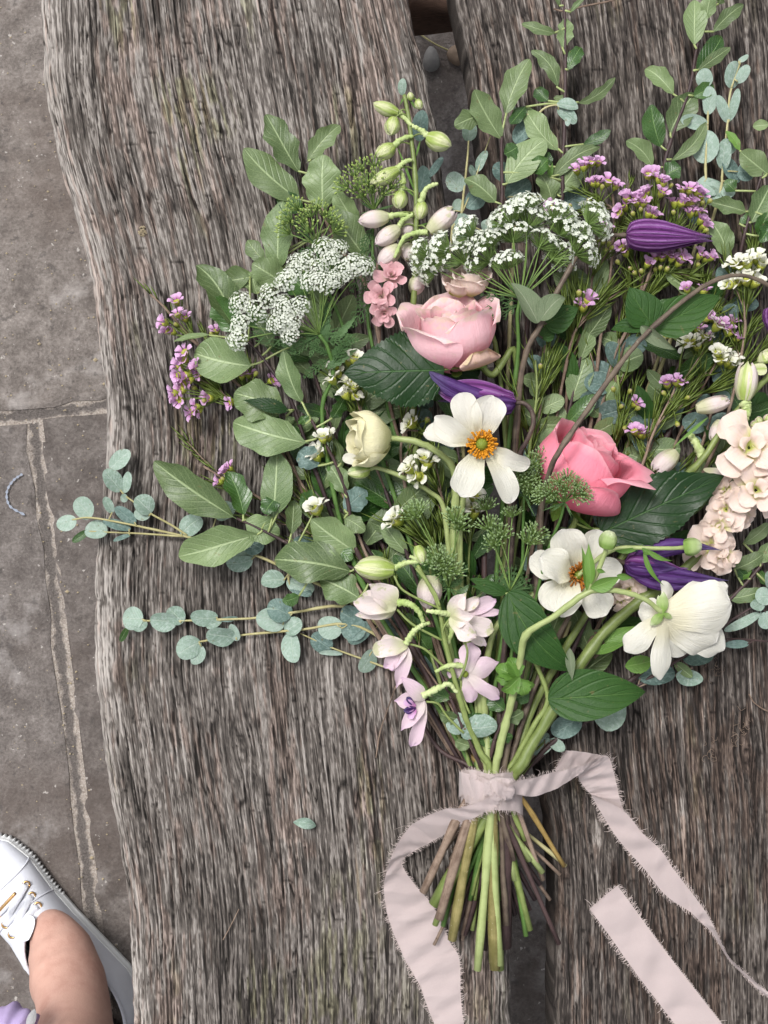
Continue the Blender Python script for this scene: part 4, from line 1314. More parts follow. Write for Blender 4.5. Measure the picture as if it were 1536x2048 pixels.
pit(p, [(1200, 215, 1202, 0, 104), (1255, 95, 1280, -30, 80), (1282, 152, 1425, 20, 72), (1202, 330, 1335, 155, 98, 'pitto_dark'), (1212, 325, 1365, 215, 56), (1112, 435, 975, 295, 88, 'pitto', dict(cup=.5)), (1085, 615, 1205, 425, 125),
        (1052, 675, 1005, 475, 108, 'pitto_dark'), (1088, 735, 1255, 555, 76, 'pitto', dict(side=.1)), (1012, 765, 885, 638, 92, 'pitto', dict(side=.1, cup=.3)), (1190, 440, 1295, 388, 70, 'pitto_dark'), (1060, 800, 1140, 760, 90, 'pitto_dark'), (1310, 20, 1330, -20, 40)])
p.done('stem_pale')
p = Plant('foliage_branch', 'sage foliage branch at the right edge beside the purple bud, on a black stem', 'foliage', GP, 'stem_dark')
p.stem([(1560, 620, .036), (1470, 920, .036), (1430, 1060, .036), (1380, 1250, .03), (1200, 1700, .024)], .0010, .0018, (42, .024), (930, 1870, .014))
pit(p, [(1445, 965, 1275, 918, 84, 'pitto', dict(cup=.4)), (1455, 1020, 1545, 845, 118), (1540, 795, 1410, 690, 118), (1352, 1180, 1275, 1005, 112), (1545, 565, 1465, 572, 60), (1560, 1000, 1500, 1100, 90, 'pitto_dark'), (1410, 690, 1345, 595, 42, 'bract'), (1390, 870, 1340, 820, 70, 'pitto_dark'), (1490, 1080, 1545, 960, 90, 'pitto_dark'), (1400, 1020, 1500, 960, 60, 'pitto_dark')])
p.done('stem_pale')
plan('K10')
p = Plant('foliage_branch', 'sage foliage branch low at the right edge, leaves lying on the bare right plank', 'foliage', GP, 'stem_dark')
p.stem([(1640, 180, .016), (1536, 260, .016), (1400, 420, .016), (1100, 700, .014), (600, 1080, .016)], .0010, .0018, (44, .02), (905, 1880, .012))
pit(p, [(1340, 330, 1515, 240, 92), (1305, 488, 1515, 438, 84), (1390, 190, 1545, 70, 80), (1375, 390, 1445, 333, 40, 'bract'), (1490, 300, 1545, 180, 90), (1420, 380, 1370, 330, 60, 'pitto_dark'), (1540, 420, 1480, 330, 60, 'pitto_dark')])
p.done('stem_pale')
# leaves low on the left side that close the neck of the bouquet
plan('K9')
p = Plant('foliage_branch', 'short sage branch closing the neck of the bouquet just above the ribbon', 'foliage', GP, 'stem_dark')
p.stem([(760, 1180, .036), (850, 1400, .043), (950, 1650, .044), (1060, 1880, .041)], .0009, .0016, (-20, .034), (930, 1700, .022))
p.stem([(1330, 1330, .040), (1260, 1500, .043), (1180, 1700, .043), (1130, 1880, .040)], .0009, .0014)
pit(p, [(880, 1460, 720, 1400, 110, 'pitto_dark'), (930, 1600, 800, 1560, 100, 'pitto_mid'), (860, 1420, 940, 1290, 110, 'pitto_dark'), (960, 1680, 1080, 1560, 120, 'pitto_dark'), (1010, 1780, 900, 1740, 90, 'pitto_mid'),
        (1240, 1540, 1120, 1430, 120, 'pitto_dark'), (1220, 1600, 1360, 1540, 110, 'pitto_mid'), (1170, 1720, 1290, 1700, 100, 'pitto_dark'), (1150, 1800, 1080, 1680, 90, 'pitto_dark'), (1280, 1450, 1400, 1420, 110, 'pitto_dark')])
p.done()
# deeper sage leaves that fill the heart of the bouquet
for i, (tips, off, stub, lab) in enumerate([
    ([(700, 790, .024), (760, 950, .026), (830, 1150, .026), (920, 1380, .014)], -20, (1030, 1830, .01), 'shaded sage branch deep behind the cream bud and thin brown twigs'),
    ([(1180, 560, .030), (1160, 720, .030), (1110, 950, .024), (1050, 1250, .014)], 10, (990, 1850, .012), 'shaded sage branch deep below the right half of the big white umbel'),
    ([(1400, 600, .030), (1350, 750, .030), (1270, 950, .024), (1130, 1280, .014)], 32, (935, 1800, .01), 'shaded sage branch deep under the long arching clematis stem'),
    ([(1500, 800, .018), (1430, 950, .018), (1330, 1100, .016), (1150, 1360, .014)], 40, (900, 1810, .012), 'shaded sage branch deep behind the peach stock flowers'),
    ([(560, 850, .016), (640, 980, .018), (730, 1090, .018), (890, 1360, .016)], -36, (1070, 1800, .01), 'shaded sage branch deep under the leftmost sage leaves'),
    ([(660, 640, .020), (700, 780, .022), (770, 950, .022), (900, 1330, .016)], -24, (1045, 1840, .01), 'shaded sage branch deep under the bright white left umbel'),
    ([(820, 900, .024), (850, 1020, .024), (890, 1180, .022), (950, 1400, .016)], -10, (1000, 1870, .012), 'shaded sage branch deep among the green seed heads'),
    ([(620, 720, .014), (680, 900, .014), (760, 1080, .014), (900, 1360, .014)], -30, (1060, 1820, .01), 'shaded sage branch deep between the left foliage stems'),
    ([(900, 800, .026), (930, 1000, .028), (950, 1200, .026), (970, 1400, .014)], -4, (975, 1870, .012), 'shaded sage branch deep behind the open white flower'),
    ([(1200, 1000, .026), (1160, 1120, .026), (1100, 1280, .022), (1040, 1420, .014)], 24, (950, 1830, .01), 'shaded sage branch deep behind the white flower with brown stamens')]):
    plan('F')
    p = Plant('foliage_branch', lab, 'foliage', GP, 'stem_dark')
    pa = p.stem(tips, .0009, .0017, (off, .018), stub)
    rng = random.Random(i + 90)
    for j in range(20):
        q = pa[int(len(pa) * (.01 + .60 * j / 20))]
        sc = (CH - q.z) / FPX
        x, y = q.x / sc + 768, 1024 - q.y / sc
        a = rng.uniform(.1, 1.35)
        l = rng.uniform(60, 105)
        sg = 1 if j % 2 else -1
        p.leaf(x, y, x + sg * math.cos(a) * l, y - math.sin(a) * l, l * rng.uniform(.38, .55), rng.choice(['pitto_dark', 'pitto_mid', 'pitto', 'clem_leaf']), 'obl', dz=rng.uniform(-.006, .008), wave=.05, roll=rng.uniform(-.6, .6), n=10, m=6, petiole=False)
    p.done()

# ================================================================== waxflower
GWP, GWW = 'mauve pink waxflower stems', 'white waxflower stems'
def wax(label, c, crop, clusters, stem, tie, stub, seed, nn=70, nl=.016, mat='stem_brown', size=1., needle='needle', r=(.0007, .0014), lift=.65):
    plan(crop)
    rng = random.Random(seed)
    p = Plant('waxflower_stem', label, 'waxflower', GWP if c == 'wax_pink' else GWW, mat)
    p.stem(stem, r[0], r[1], tie, stub, rough=.1)
    ped = MB()
    todo = []
    for node, fl in clusters:
        N = P(*node)
        X, Y = fx(node[0], node[1])
        q = p.near(((X - 768) * CH / FPX, (1024 - Y) * CH / FPX))
        if (q - N).length > .002:
            i0 = next(i for i, a in enumerate(p.paths[0]) if a == q) if q in p.paths[0] else 0
            j = min(len(p.paths[0]) - 1, i0 + 3)
            pa = catmull([N, N.lerp(p.paths[0][j], .5) + Vector((0, 0, .001)), p.paths[0][j]], 5)
            v, f, uv = tube_geo(pa, .0006, 5, .1)
            p.mb.add(v, f, uv)
            p.paths.append(pa)
        for F_ in fl:
            z = node[2] + rng.uniform(.002, .011)
            top = P(F_[0], F_[1], z)
            ax = (top - N); ax.z = 0
            ax = (ax.normalized() + Vector((rng.gauss(0, .18), rng.gauss(0, .18), lift + rng.gauss(0, .15)))).normalized()
            sz = size * rng.uniform(.9, 1.12) * (.85 if len(F_) > 2 else 1)
            base = top - ax * .0042 * sz
            mid = N.lerp(base, .62) + Vector((0, 0, .0008))
            v, f, uv = tube_geo(catmull([N, mid, base - ax * .0015, base + ax * .0004], 3), .00038, 5, 0)
            ped.add(v, f, uv)
            todo.append((base, ax, sz, 'b' if len(F_) > 2 else 'o'))
    ped.build('pedicels', M['needle'], p.root)
    for i, (b, a, s_, k) in enumerate(todo):
        wax_floret(p.root, b, a, c, s_, k, seed * 100 + i)
    main = p.paths[0]
    for j in range(7):                                # side twigs, leafy only
        i0 = int(len(main) * rng.uniform(.12, .62))
        b = main[i0]; d = (main[max(0, i0 - 3)] - main[min(len(main) - 1, i0 + 3)]).normalized()
        d = Quaternion((0, 0, 1), rng.uniform(-.5, .5)) @ d
        l = rng.uniform(.02, .042)
        e = b + d * l + Vector((0, 0, rng.uniform(-.012, -.001))); e.z = max(e.z, .004)
        pa = catmull([e, e.lerp(b, .5) + Vector((rng.gauss(0, .0015), rng.gauss(0, .0015), .001)), b], 5)
        v, f, uv = tube_geo(pa, .00045, 5, .1)
        p.mb.add(v, f, uv)
        p.paths.append(pa)
    needles(p.root, p.paths, int(nn * 1.1), nl, needle, seed, spread=.34, part=(.0, .85))
    return p.done()
b_ = 1   # marks a closed bud
wax('upper left pink waxflower sprig with yellow-green needles past the twisted sage leaf', 'wax_pink', 'K5',
    [((320, 590, .018), [(215, 362), (222, 438), (140, 486), (155, 535), (205, 495, b_), (265, 460), (190, 540)]), ((470, 640, .016), [(450, 535), (420, 545, b_)])],
    [(60, 320, .016), (150, 405, .016), (320, 600, .018), (520, 800, .018), (800, 1100, .018), (1150, 1900, .018)], (-34, .015), (1120, 1750, .012), 1, 90)
wax('left pink waxflower sprig with the largest cluster of mauve flowers on the grey plank', 'wax_pink', 'K5',
    [((400, 790, .020), [(262, 660), (262, 705), (222, 740), (335, 745), (300, 775), (350, 790), (390, 768), (265, 800), (225, 800), (290, 830), (250, 850)]),
     ((480, 930, .020), [(240, 890), (212, 935), (235, 945), (195, 905), (405, 935), (370, 950, b_), (330, 985), (345, 1010), (300, 1020), (310, 870, b_)]),
     ((620, 930, .016), [(640, 790), (600, 800), (535, 960), (780, 830), (690, 780, b_)])],
    [(330, 800, .018), (540, 950, .019), (680, 1080, .019), (900, 1350, .019), (1200, 1900, .02)], (-38, .02), (1100, 1800, .014), 2, 170, .02)
wax('small pink waxflower sprig half hidden behind the dark glossy leaf at far left', 'wax_pink', 'K8',
    [((960, 290, .014), [(890, 185), (870, 205), (835, 258), (850, 240, b_)])],
    [(760, 180, .012), (860, 240, .013), (980, 300, .014), (1180, 440, .016), (1500, 700, .018), (1850, 1200, .018)], (-42, .016), (1040, 1760, .01), 3, 70, .018)
wax('pink waxflower sprig with two flower pairs just above the right end of the big umbel', 'wax_pink', 'K4',
    [((255, 380, .036), [(190, 212), (235, 185), (255, 165), (300, 150), (340, 158)]), ((330, 480, .036), [(300, 300), (340, 298), (415, 290), (465, 320), (372, 318, b_), (265, 420, b_)]), ((140, 520, .034), [(145, 455, b_), (60, 490), (20, 470)])],
    [(440, 380, .034), (455, 560, .034), (440, 800, .034), (410, 1050, .032), (345, 1480, .030), (300, 1900, .026), (100, 3200, .018)], (2, .014), (955, 1780, .012), 4, 130)
wax('pink waxflower stem with the densest mauve cluster directly above the purple clematis bud', 'wax_pink', 'K4',
    [((740, 470, .040), [(690, 245), (730, 240), (770, 270), (815, 290, b_), (860, 310, b_), (680, 365), (790, 370), (650, 395), (800, 300)]),
     ((640, 640, .038), [(540, 405), (610, 405), (610, 440), (660, 440), (520, 470), (490, 515), (580, 510, b_), (640, 480, b_), (700, 515), (740, 530)]),
     ((880, 640, .038), [(935, 350), (985, 345), (1040, 360), (1060, 395), (1000, 430), (880, 440), (930, 440), (970, 430), (870, 500, b_), (1080, 430, b_)]),
     ((960, 700, .038), [(990, 510), (1040, 500), (1065, 560), (1085, 600), (1110, 630, b_), (1135, 420, b_)])],
    [(760, 560, .036), (750, 760, .035), (700, 940, .034), (560, 1300, .032), (400, 1700, .028), (150, 3000, .018)], (10, .016), (945, 1760, .014), 5, 240, .02)
wax('pink waxflower stem whose cluster hangs just below the purple clematis bud', 'wax_pink', 'K4',
    [((640, 1000, .032), [(505, 755), (530, 790), (590, 930, b_), (560, 900, b_), (640, 915, b_), (690, 870), (470, 850, b_)]),
     ((760, 1040, .032), [(740, 825), (790, 825), (830, 800), (860, 830), (910, 860), (940, 830), (780, 890, b_), (740, 900, b_), (830, 900, b_)]),
     ((980, 960, .032), [(1060, 810), (1100, 830), (1140, 825), (1050, 870, b_)])],
    [(690, 800, .032), (660, 960, .031), (600, 1250, .030), (480, 1600, .027), (250, 3000, .018)], (16, .018), (935, 1740, .016), 6, 240, .024)
wax('waxflower twig with a few closed buds beside the right end of the white umbel', 'wax_pink', 'K4',
    [((320, 880, .036), [(392, 615), (345, 690, b_), (380, 715, b_), (420, 720, b_), (445, 750, b_), (400, 770, b_)])],
    [(450, 690, .036), (380, 830, .036), (300, 960, .034), (270, 1200, .032), (130, 1700, .028), (0, 3000, .018)], (-2, .02), (970, 1740, .018), 7, 120, .02)
wax('waxflower twig with a single large half-open flower between the big umbel and clematis leaves', 'wax_pink', 'K4',
    [((190, 1330, .042), [(270, 1125), (205, 1065, b_), (235, 1170)])],
    [(240, 1240, .042), (170, 1370, .040), (110, 1600, .034), (0, 2200, .026)], (-6, .022), (965, 1760, .02), 8, 150, .026, size=1.25)
wax('slender waxflower twig with one small white-tipped bud right of the thick clematis stem', 'wax_pink', 'K7',
    [((165, 170, .040), [(182, 88, b_)])],
    [(150, 60, .040), (160, 250, .040), (130, 480, .038), (90, 800, .03), (0, 1400, .022)], (-10, .024), (950, 1800, .02), 9, 130, .03, 'stem_green')
wax('waxflower twig of small mauve buds above the coral rose, right of the clematis stem', 'wax_pink', 'K7',
    [((660, 420, .034), [(612, 225, b_), (718, 238, b_), (668, 330, b_), (750, 318), (770, 340, b_), (680, 470, b_)]), ((800, 640, .032), [(740, 480), (775, 495), (795, 500)])],
    [(640, 150, .032), (650, 420, .032), (560, 800, .026), (300, 1500, .02)], (12, .02), (1000, 1690, .02), 10, 170, .026, 'stem_green')
wax('waxflower twig with mauve flowers at the tip, crossing above the glossy rose leaf', 'wax_pink', 'K7',
    [((965, 330, .042), [(985, 185), (935, 200), (1010, 195), (910, 250, b_), (1065, 280, b_), (1000, 450, b_)])],
    [(1000, 180, .042), (950, 300, .042), (850, 500, .040), (760, 740, .034), (500, 1150, .026), (250, 1500, .02)], (18, .022), (1030, 1700, .02), 11, 170, .024)
wax('pink waxflower sprig low among needles under the right clematis leaf', 'wax_pink', 'K4',
    [((1000, 1350, .030), [(965, 1050), (1085, 1060), (1110, 1250), (1160, 1260), (1040, 1320), (990, 1310)]), ((1180, 1480, .030), [(1290, 1280), (1270, 1350), (1320, 1395), (1250, 1330), (1120, 1410), (1210, 1300)])],
    [(1060, 1250, .029), (980, 1500, .028), (850, 1800, .024), (400, 3000, .018)], (22, .018), (905, 1700, .016), 12, 240, .024)
wax('white waxflower tuft peeping out left of the dark serrated rose leaf', 'wax_white', 'K6',
    [((210, 480, .036), [(100, 240), (120, 290), (80, 330), (190, 200), (230, 190), (190, 345), (230, 380), (165, 430), (235, 440), (205, 410)])],
    [(170, 300, .035), (260, 520, .034), (330, 800, .03), (520, 1300, .024), (800, 2200, .02)], (-26, .018), (890, 1700, .016), 13, 90, .02, size=1.1)
wax('white waxflower twig with one flower tucked under the open white flower', 'wax_white', 'K6',
    [((690, 680, .038), [(618, 605), (600, 630), (720, 590, b_)])],
    [(640, 640, .036), (560, 700, .036), (540, 860, .034), (590, 1150, .030), (760, 2000, .02)], (-20, .02), (900, 1720, .018), 14, 90, .02, size=1.2)
wax('white waxflower pair between the cream bud and the open white flower', 'wax_white', 'K6',
    [((760, 1010, .048), [(690, 860), (720, 880), (610, 900), (590, 930), (640, 970), (670, 980)])],
    [(700, 920, .046), (800, 1080, .044), (840, 1250, .038), (900, 1700, .028), (1000, 2400, .02)], (-14, .024), (915, 1740, .02), 15, 90, .02, size=1.25)
wax('white waxflower twig with a trumpet-like side flower left of the green seed heads', 'wax_white', 'K6',
    [((640, 1360, .036), [(500, 1270), (520, 1250)])],
    [(590, 1320, .036), (760, 1470, .034), (900, 1800, .028), (1020, 2400, .022)], (-8, .026), (925, 1760, .02), 16, 120, .026, 'stem_green', size=1.5)
wax('white waxflower twig with two round flowers below the open white flower', 'wax_white', 'K6',
    [((1010, 1330, .036), [(1030, 1105), (1000, 1190), (1030, 1210)])],
    [(1020, 1200, .036), (1000, 1400, .034), (990, 1800, .028), (1040, 2400, .022)], (0, .028), (945, 1790, .022), 17, 80, .02, 'stem_green', size=1.35)
wax('white waxflower spray near the top of the right edge under the arching clematis stem', 'wax_white', 'K4',
    [((1400, 1100, .040), [(1300, 870), (1340, 880), (1390, 860), (1450, 830), (1490, 880), (1420, 930), (1260, 1020), (1320, 1000), (1380, 990), (1450, 1000)])],
    [(1420, 900, .04), (1370, 1150, .04), (1360, 1450, .036), (1150, 2200, .028), (500, 3300, .02)], (28, .02), (915, 1760, .02), 18, 200, .026, size=1.25)
wax('white waxflower spray among pink sprigs at the right, below the clematis leaves', 'wax_white', 'K4',
    [((1050, 1520, .032), [(1180, 1310), (1000, 1420), (1040, 1450), (1090, 1380), (960, 1430), (820, 1370)]), ((1230, 1680, .034), [(1180, 1500), (1230, 1510), (1250, 1560), (1280, 1580), (1200, 1550), (1300, 1540)])],
    [(1240, 1450, .032), (1100, 1700, .031), (900, 2100, .026), (450, 3200, .02)], (34, .022), (895, 1740, .018), 19, 220, .026, size=1.15)
wax('white waxflower twig with a small cup flower beside the left foliage stems', 'wax_white', 'K8',
    [((1345, 470, .028), [(1315, 395), (1330, 375)])],
    [(1320, 420, .027), (1400, 560, .026), (1600, 900, .022)], (-16, .022), (930, 1720, .018), 20, 60, .02, size=1.4)
wax('white waxflower cluster half hidden right of the tip of the wide sage leaf', 'wax_white', 'K5',
    [((1120, 1330, .030), [(1050, 1255), (1080, 1170), (1110, 1160), (1040, 1275)])],
    [(1080, 1200, .029), (1180, 1450, .028), (1400, 2000, .022)], (-22, .024), (905, 1760, .016), 21, 80, .022, size=1.25)
# ================================================================== umbels
GU = 'feathery umbel flowers in the bouquet'
plan('K3')
p = Plant('umbel_flower', 'largest lacy white umbel, seen from below, right of centre near the top', 'umbel flower', GU, 'stem_dkgreen')
p.stem([(900, 790, .052), (880, 900, .050), (885, 1100, .044), (860, 1376, .038), (750, 2500, .024), (720, 3300, .02)], .0012, .0018, (-2, .03), (940, 1800, .02))
umbel(p, (900, 790, .052), [(310, 530, .055), (440, 500, .058), (365, 610, .052), (540, 560, .056), (590, 395, .062), (720, 455, .060), (700, 560, .056), (840, 320, .066), (930, 232, .068), (945, 340, .062), (850, 430, .060),
      (1020, 465, .058), (1120, 300, .066), (1150, 390, .060), (1330, 320, .066), (1250, 510, .060), (820, 600, .056), (1100, 540, .056), (640, 480, .056), (1240, 400, .060)], 'white', 1.2, axis_out=.9, lift=-.2, seed=1)
for i, (b, t) in enumerate([((880, 830), (590, 910)), ((890, 830), (640, 980)), ((900, 820), (1080, 850)), ((880, 810), (620, 760))]):
    feather(p.root, b, t, .050, .052, n=5, spread=.22, seed=i)
p.done()
plan('K5')
p = Plant('umbel_flower', 'bright white flat umbel at the upper left, seen from above', 'umbel flower', GU, 'stem_dkgreen')
p.stem([(1060, 560, .050), (1110, 640, .048), (1140, 800, .042), (1080, 1100, .034), (1300, 2000, .024)], .0012, .0017, (-24, .03), (925, 1780, .022))
umbel(p, (1060, 560, .046), [(585, 590, .052), (600, 500, .053), (700, 420, .056), (775, 335, .058), (850, 400, .058), (820, 490, .056), (900, 490, .058), (950, 400, .060), (895, 560, .056), (870, 250, .058), (1010, 250, .060), (1090, 260, .060),
      (1060, 170, .058), (1130, 120, .056), (1205, 190, .058), (1260, 155, .056), (1320, 165, .055), (1150, 235, .060), (990, 130, .054), (925, 195, .056), (860, 480, .058), (1090, 60, .050), (1170, 60, .050), (600, 380, .046), (940, 150, .05)], 'white', .64, axis_out=.5, lift=.9, seed=2)
for i, (b, t) in enumerate([((1070, 570), (640, 560)), ((1060, 570), (1000, 700)), ((1080, 560), (1110, 330)), ((1060, 560), (880, 680)), ((1100, 600), (1300, 590)), ((1120, 700), (960, 820)), ((1140, 740), (1250, 560)), ((1050, 560), (800, 620)), ((1120, 680), (1000, 620))]):
    feather(p.root, b, t, .046, .05, n=7, spread=.28, seed=i + 10)
for b, t, w in (((1120, 700), (1260, 590), 70), ((1100, 620), (1100, 330), 56), ((1070, 560), (1290, 560), 40), ((1100, 760), (1290, 640), 60), ((1130, 620), (1290, 440), 46)):
    p.leaf(*b, *t, w, 'fern', 'lance', serr=.5, nserr=7, n=24, m=4, petiole=False, z=.046)
p.done()
plan('K1')
p = Plant('umbel_flower', 'small green budding umbel left of the pale green flower spike', 'umbel flower', GU, 'stem_dkgreen')
p.stem([(600, 1010, .040), (640, 1200, .038), (760, 1500, .034), (900, 2000, .028)], .0009, .0014, (-12, .032), (960, 1820, .022))
umbel(p, (600, 1010, .040), [(450, 870, .044), (490, 800, .046), (530, 870, .046), (600, 800, .048), (680, 880, .044), (570, 840, .048), (650, 840, .046), (700, 930, .042), (440, 940, .042), (560, 930, .048)], 'lime', 1.15, lift=.35, seed=3)
for i, (b, t) in enumerate([((600, 1010), (400, 800)), ((620, 1050), (800, 1100)), ((600, 1010), (470, 1080))]):
    feather(p.root, b, t, .036, .036, n=6, spread=.25, seed=i + 20)
p.done()
p = Plant('umbel_flower', 'lime green budding umbel between the sage fan and the pale green spike', 'umbel flower', GU, 'stem_dkgreen')
p.stem([(940, 800, .034), (930, 1000, .034), (940, 1300, .030), (950, 1700, .026)], .0009, .0014, (-4, .034), (975, 1840, .022))
umbel(p, (940, 800, .036), [(830, 600, .044), (870, 570, .046), (940, 545, .046), (785, 670, .042), (1000, 640, .044), (900, 650, .046), (1040, 670, .042), (950, 620, .046), (840, 680, .044), (990, 710, .042), (880, 720, .042), (930, 700, .044)], 'lime', 1.2, lift=.4, seed=4)
for i, (b, t) in enumerate([((940, 800), (1050, 950)), ((930, 900), (860, 1060)), ((935, 950), (1030, 1060)), ((930, 1000), (800, 1300)), ((940, 1200), (840, 1380)), ((940, 1100), (1000, 1250)), ((940, 1300), (800, 1500)), ((940, 1400), (1040, 1500))]):
    feather(p.root, b, t, .034, .036, n=7, spread=.3, seed=i + 30)
p.done()
plan('K9')
p = Plant('umbel_flower', 'green seed head umbel with four ball clusters left of the two-leaved clematis', 'umbel flower', GU, 'stem_dkgreen')
p.stem([(1270, 740, .050), (1240, 900, .044), (1180, 1300, .036), (1130, 1700, .034)], .0011, .0016, (6, .034), (985, 1800, .024))
umbel(p, (1270, 740, .050), [(1165, 440, .060), (1390, 430, .060), (1130, 330, .058), (1285, 250, .060), (1200, 390, .058), (1430, 380, .056), (1110, 200, .056)], 'bud', 1.0, lift=.25, seed=5)
for i in range(16):
    a = R_(20 + i * 22)
    feather(p.root, (1270, 740), (1270 + math.cos(a) * 170, 740 - abs(math.sin(a)) * 210 + 30), .049, .049, n=4, spread=.2, seed=i + 40)
p.done()
p = Plant('umbel_flower', 'green seed head umbel above the blush delphinium florets, stalks hidden', 'umbel flower', GU, 'stem_dkgreen')
p.stem([(860, 720, .048), (870, 900, .042), (930, 1300, .036), (1000, 1650, .034)], .0010, .0015, (-6, .036), (1000, 1800, .024))
umbel(p, (860, 720, .046), [(640, 250, .056), (905, 280, .060), (780, 540, .058), (885, 620, .058), (930, 330, .058), (840, 560, .058), (660, 220, .052), (830, 600, .06)], 'bud', 1.08, lift=.3, seed=6)
for i, (b, t) in enumerate([((860, 720), (990, 560)), ((860, 720), (700, 620)), ((860, 720), (960, 660)), ((870, 800), (1000, 700))]):
    feather(p.root, b, t, .046, .048, n=5, spread=.25, seed=i + 60)
p.done()
plan('K7')
p = Plant('umbel_flower', 'small green umbel lying over the lower left of the coral rose', 'umbel flower', GU, 'stem_dkgreen')
p.stem([(325, 900, .082), (300, 1010, .076), (235, 1170, .066), (150, 1500, .05), (40, 2100, .036)], .0008, .0014, (12, .036), (1005, 1760, .024))
umbel(p, (325, 905, .083), [(240, 850, .088), (290, 800, .09), (340, 770, .09), (390, 810, .09), (420, 860, .088), (330, 830, .091), (200, 870, .086), (280, 860, .09), (380, 870, .089)], 'bud', .85, lift=.4, seed=7)
p.done()
p = Plant('umbel_flower', 'dusky green umbel between the open white flower and the coral rose', 'umbel flower', GU, 'stem_dkgreen')
p.stem([(85, 860, .058), (80, 1000, .054), (70, 1300, .044), (0, 1900, .034)], .0009, .0014, (16, .034), (1015, 1740, .022))
umbel(p, (85, 870, .058), [(60, 740, .066), (100, 720, .066), (140, 690, .068), (190, 660, .068), (80, 790, .066), (130, 780, .066), (50, 800, .064), (110, 830, .066), (170, 720, .068)], 'bud', .9, lift=.5, seed=8)
p.done()

# ================================================================== roses
GR = 'garden roses'
plan('K3')
p = Plant('rose', 'pale pink rose with a faded cream guard petal, above the purple clematis', 'rose', GR, 'stem_green')
p.stem([(640, 1210, .045), (720, 1280, .042), (800, 1180, .040), (860, 1130, .038), (890, 1500, .03), (800, 2600, .024)], .0022, .0028, (2, .022), (1000, 1940, .014))
sc = S(.06)
O1 = P(490, 1245, .048)
ax1 = Vector((-.20, .82, .36))
ax1 = Vector((-.14, .84, .34))
fr = rose(p.root, O1, ax1, 290 * sc, 450 * sc, 'rose_pale', seed=3, layers=[(3, .20, .86, 78, .0, .0, .05), (4, .42, .92, 72, .0, .04, .10), (5, .66, .96, 64, .02, .08, .16)])
for k_, (th_, al_, r_, h_, op_, cu_, dr_) in enumerate(((172, 62, .92, 1.06, .10, .16, .20), (-128, 60, .96, 1.02, .16, .2, .24), (112, 54, 1.0, .98, .16, .2, .26), (38, 66, .93, .93, .03, .10, .22), (-58, 64, 1.03, .90, .12, .16, .30))):
    cup_petal(p.root, 'petal', O1, fr, R_(th_), R_(al_), 290 * sc * r_, 450 * sc * h_, 'rose_pale', op_, cu_, dr_, seed=300 + k_, ruff=.03, spiral=.04, n=22, m=22)
cup_petal(p.root, 'petal', O1, fr, R_(30), R_(30), 290 * sc * 1.04, 450 * sc * .42, 'rose_old', .06, .14, .4, seed=77, ruff=.06, n=16, m=18)
sepals(p.root, O1, fr, .008, .024, 5, 'bract', 1.7, seed=4)
p.leaf(640, 1270, 470, 1210, 160, 'rose_leaf', 'ovate', z=.040, serr=.12, nserr=14, n=40, m=8, petiole=False)
plan('K6')
p.leaf(830, 270, 160, 290, 560, 'rose_leaf', 'ovate', z=.072, dz=-.004, serr=.11, nserr=22, n=66, m=10, arch=.04, cup=-.12, wave=.02, roll=.06, petiole=True, pr=.0009)
p.leaf(830, 262, 1080, 360, 170, 'rose_leaf', 'ovate', z=.050, dz=-.004, serr=.12, nserr=14, n=42, m=8, arch=.04, petiole=False)
p.done()
plan('K7')
p = Plant('rose', 'coral pink rose right of the open white flower, crossed by a clematis stem', 'rose', GR, 'stem_green')
p.stem([(400, 900, .045), (395, 1010, .042), (340, 1120, .038), (200, 1500, .032), (30, 2200, .028)], .0022, .0027, (10, .026), (985, 1925, .022))
sc = S(.06)
O2 = P(370, 905, .048)
ax2 = Vector((.34, .78, .40))
ax2 = Vector((.46, .74, .30))
O2 = P(305, 900, .048)
fr = rose(p.root, O2, ax2, 298 * sc, 445 * sc, 'rose_coral', seed=12, layers=[(3, .16, .98, 78, .0, .0, .05), (4, .34, 1.02, 72, .0, .06, .10), (5, .56, 1.03, 66, .06, .12, .14)])
for k_, (th_, al_, r_, h_, op_, cu_, dr_) in enumerate(((175, 62, .84, 1.03, .08, .16, .2), (115, 58, .88, 1.06, .16, .34, .2), (-118, 62, .88, .98, .06, .1, .22), (68, 56, .96, .98, .12, .3, .24), (-12, 68, .90, .97, -.12, .06, .22), (-72, 58, 1.0, .88, .02, .08, .28), (34, 44, 1.04, .66, .03, .08, .34))):
    cup_petal(p.root, 'petal', O2, fr, R_(th_), R_(al_), 298 * sc * r_, 445 * sc * h_, 'rose_coral', op_, cu_, dr_, seed=400 + k_, ruff=.022, spiral=.04, n=22, m=22)
sepals(p.root, O2, fr, .008, .034, 5, 'bract', 1.9, seed=9, w=.3)
p.leaf(540, 1090, 1275, 748, 440, 'rose_leaf', 'ovate', z=.052, dz=.008, serr=.08, nserr=22, n=66, m=10, arch=.05, cup=.06, wave=.03, roll=-.1, pr=.0009)
p.leaf(560, 1080, 640, 900, 160, 'rose_leaf', 'ovate', z=.046, serr=.1, nserr=14, n=40, m=8, petiole=False)
p.done()
plan('K3')
p = Plant('spray_rose', 'small blush spray rose peeping out behind the pale pink rose', 'rose', GR, 'stem_green')
p.stem([(560, 760, .040), (620, 850, .036), (760, 1200, .03), (820, 2400, .022)], .0012, .0018, (-6, .02), (945, 1860, .012))
for (cx, cy, s_, sd_) in ((575, 765, .0125, 5), (500, 775, .010, 6)):
    rose(p.root, P(cx, cy, .042), Vector((.05, .75, .5)), s_, s_ * 1.5, 'stock', seed=sd_, layers=[(3, .3, .9, 75, 0, .05, .1), (4, .6, 1., 66, .05, .1, .12), (5, .95, .95, 56, .2, .2, .15)])
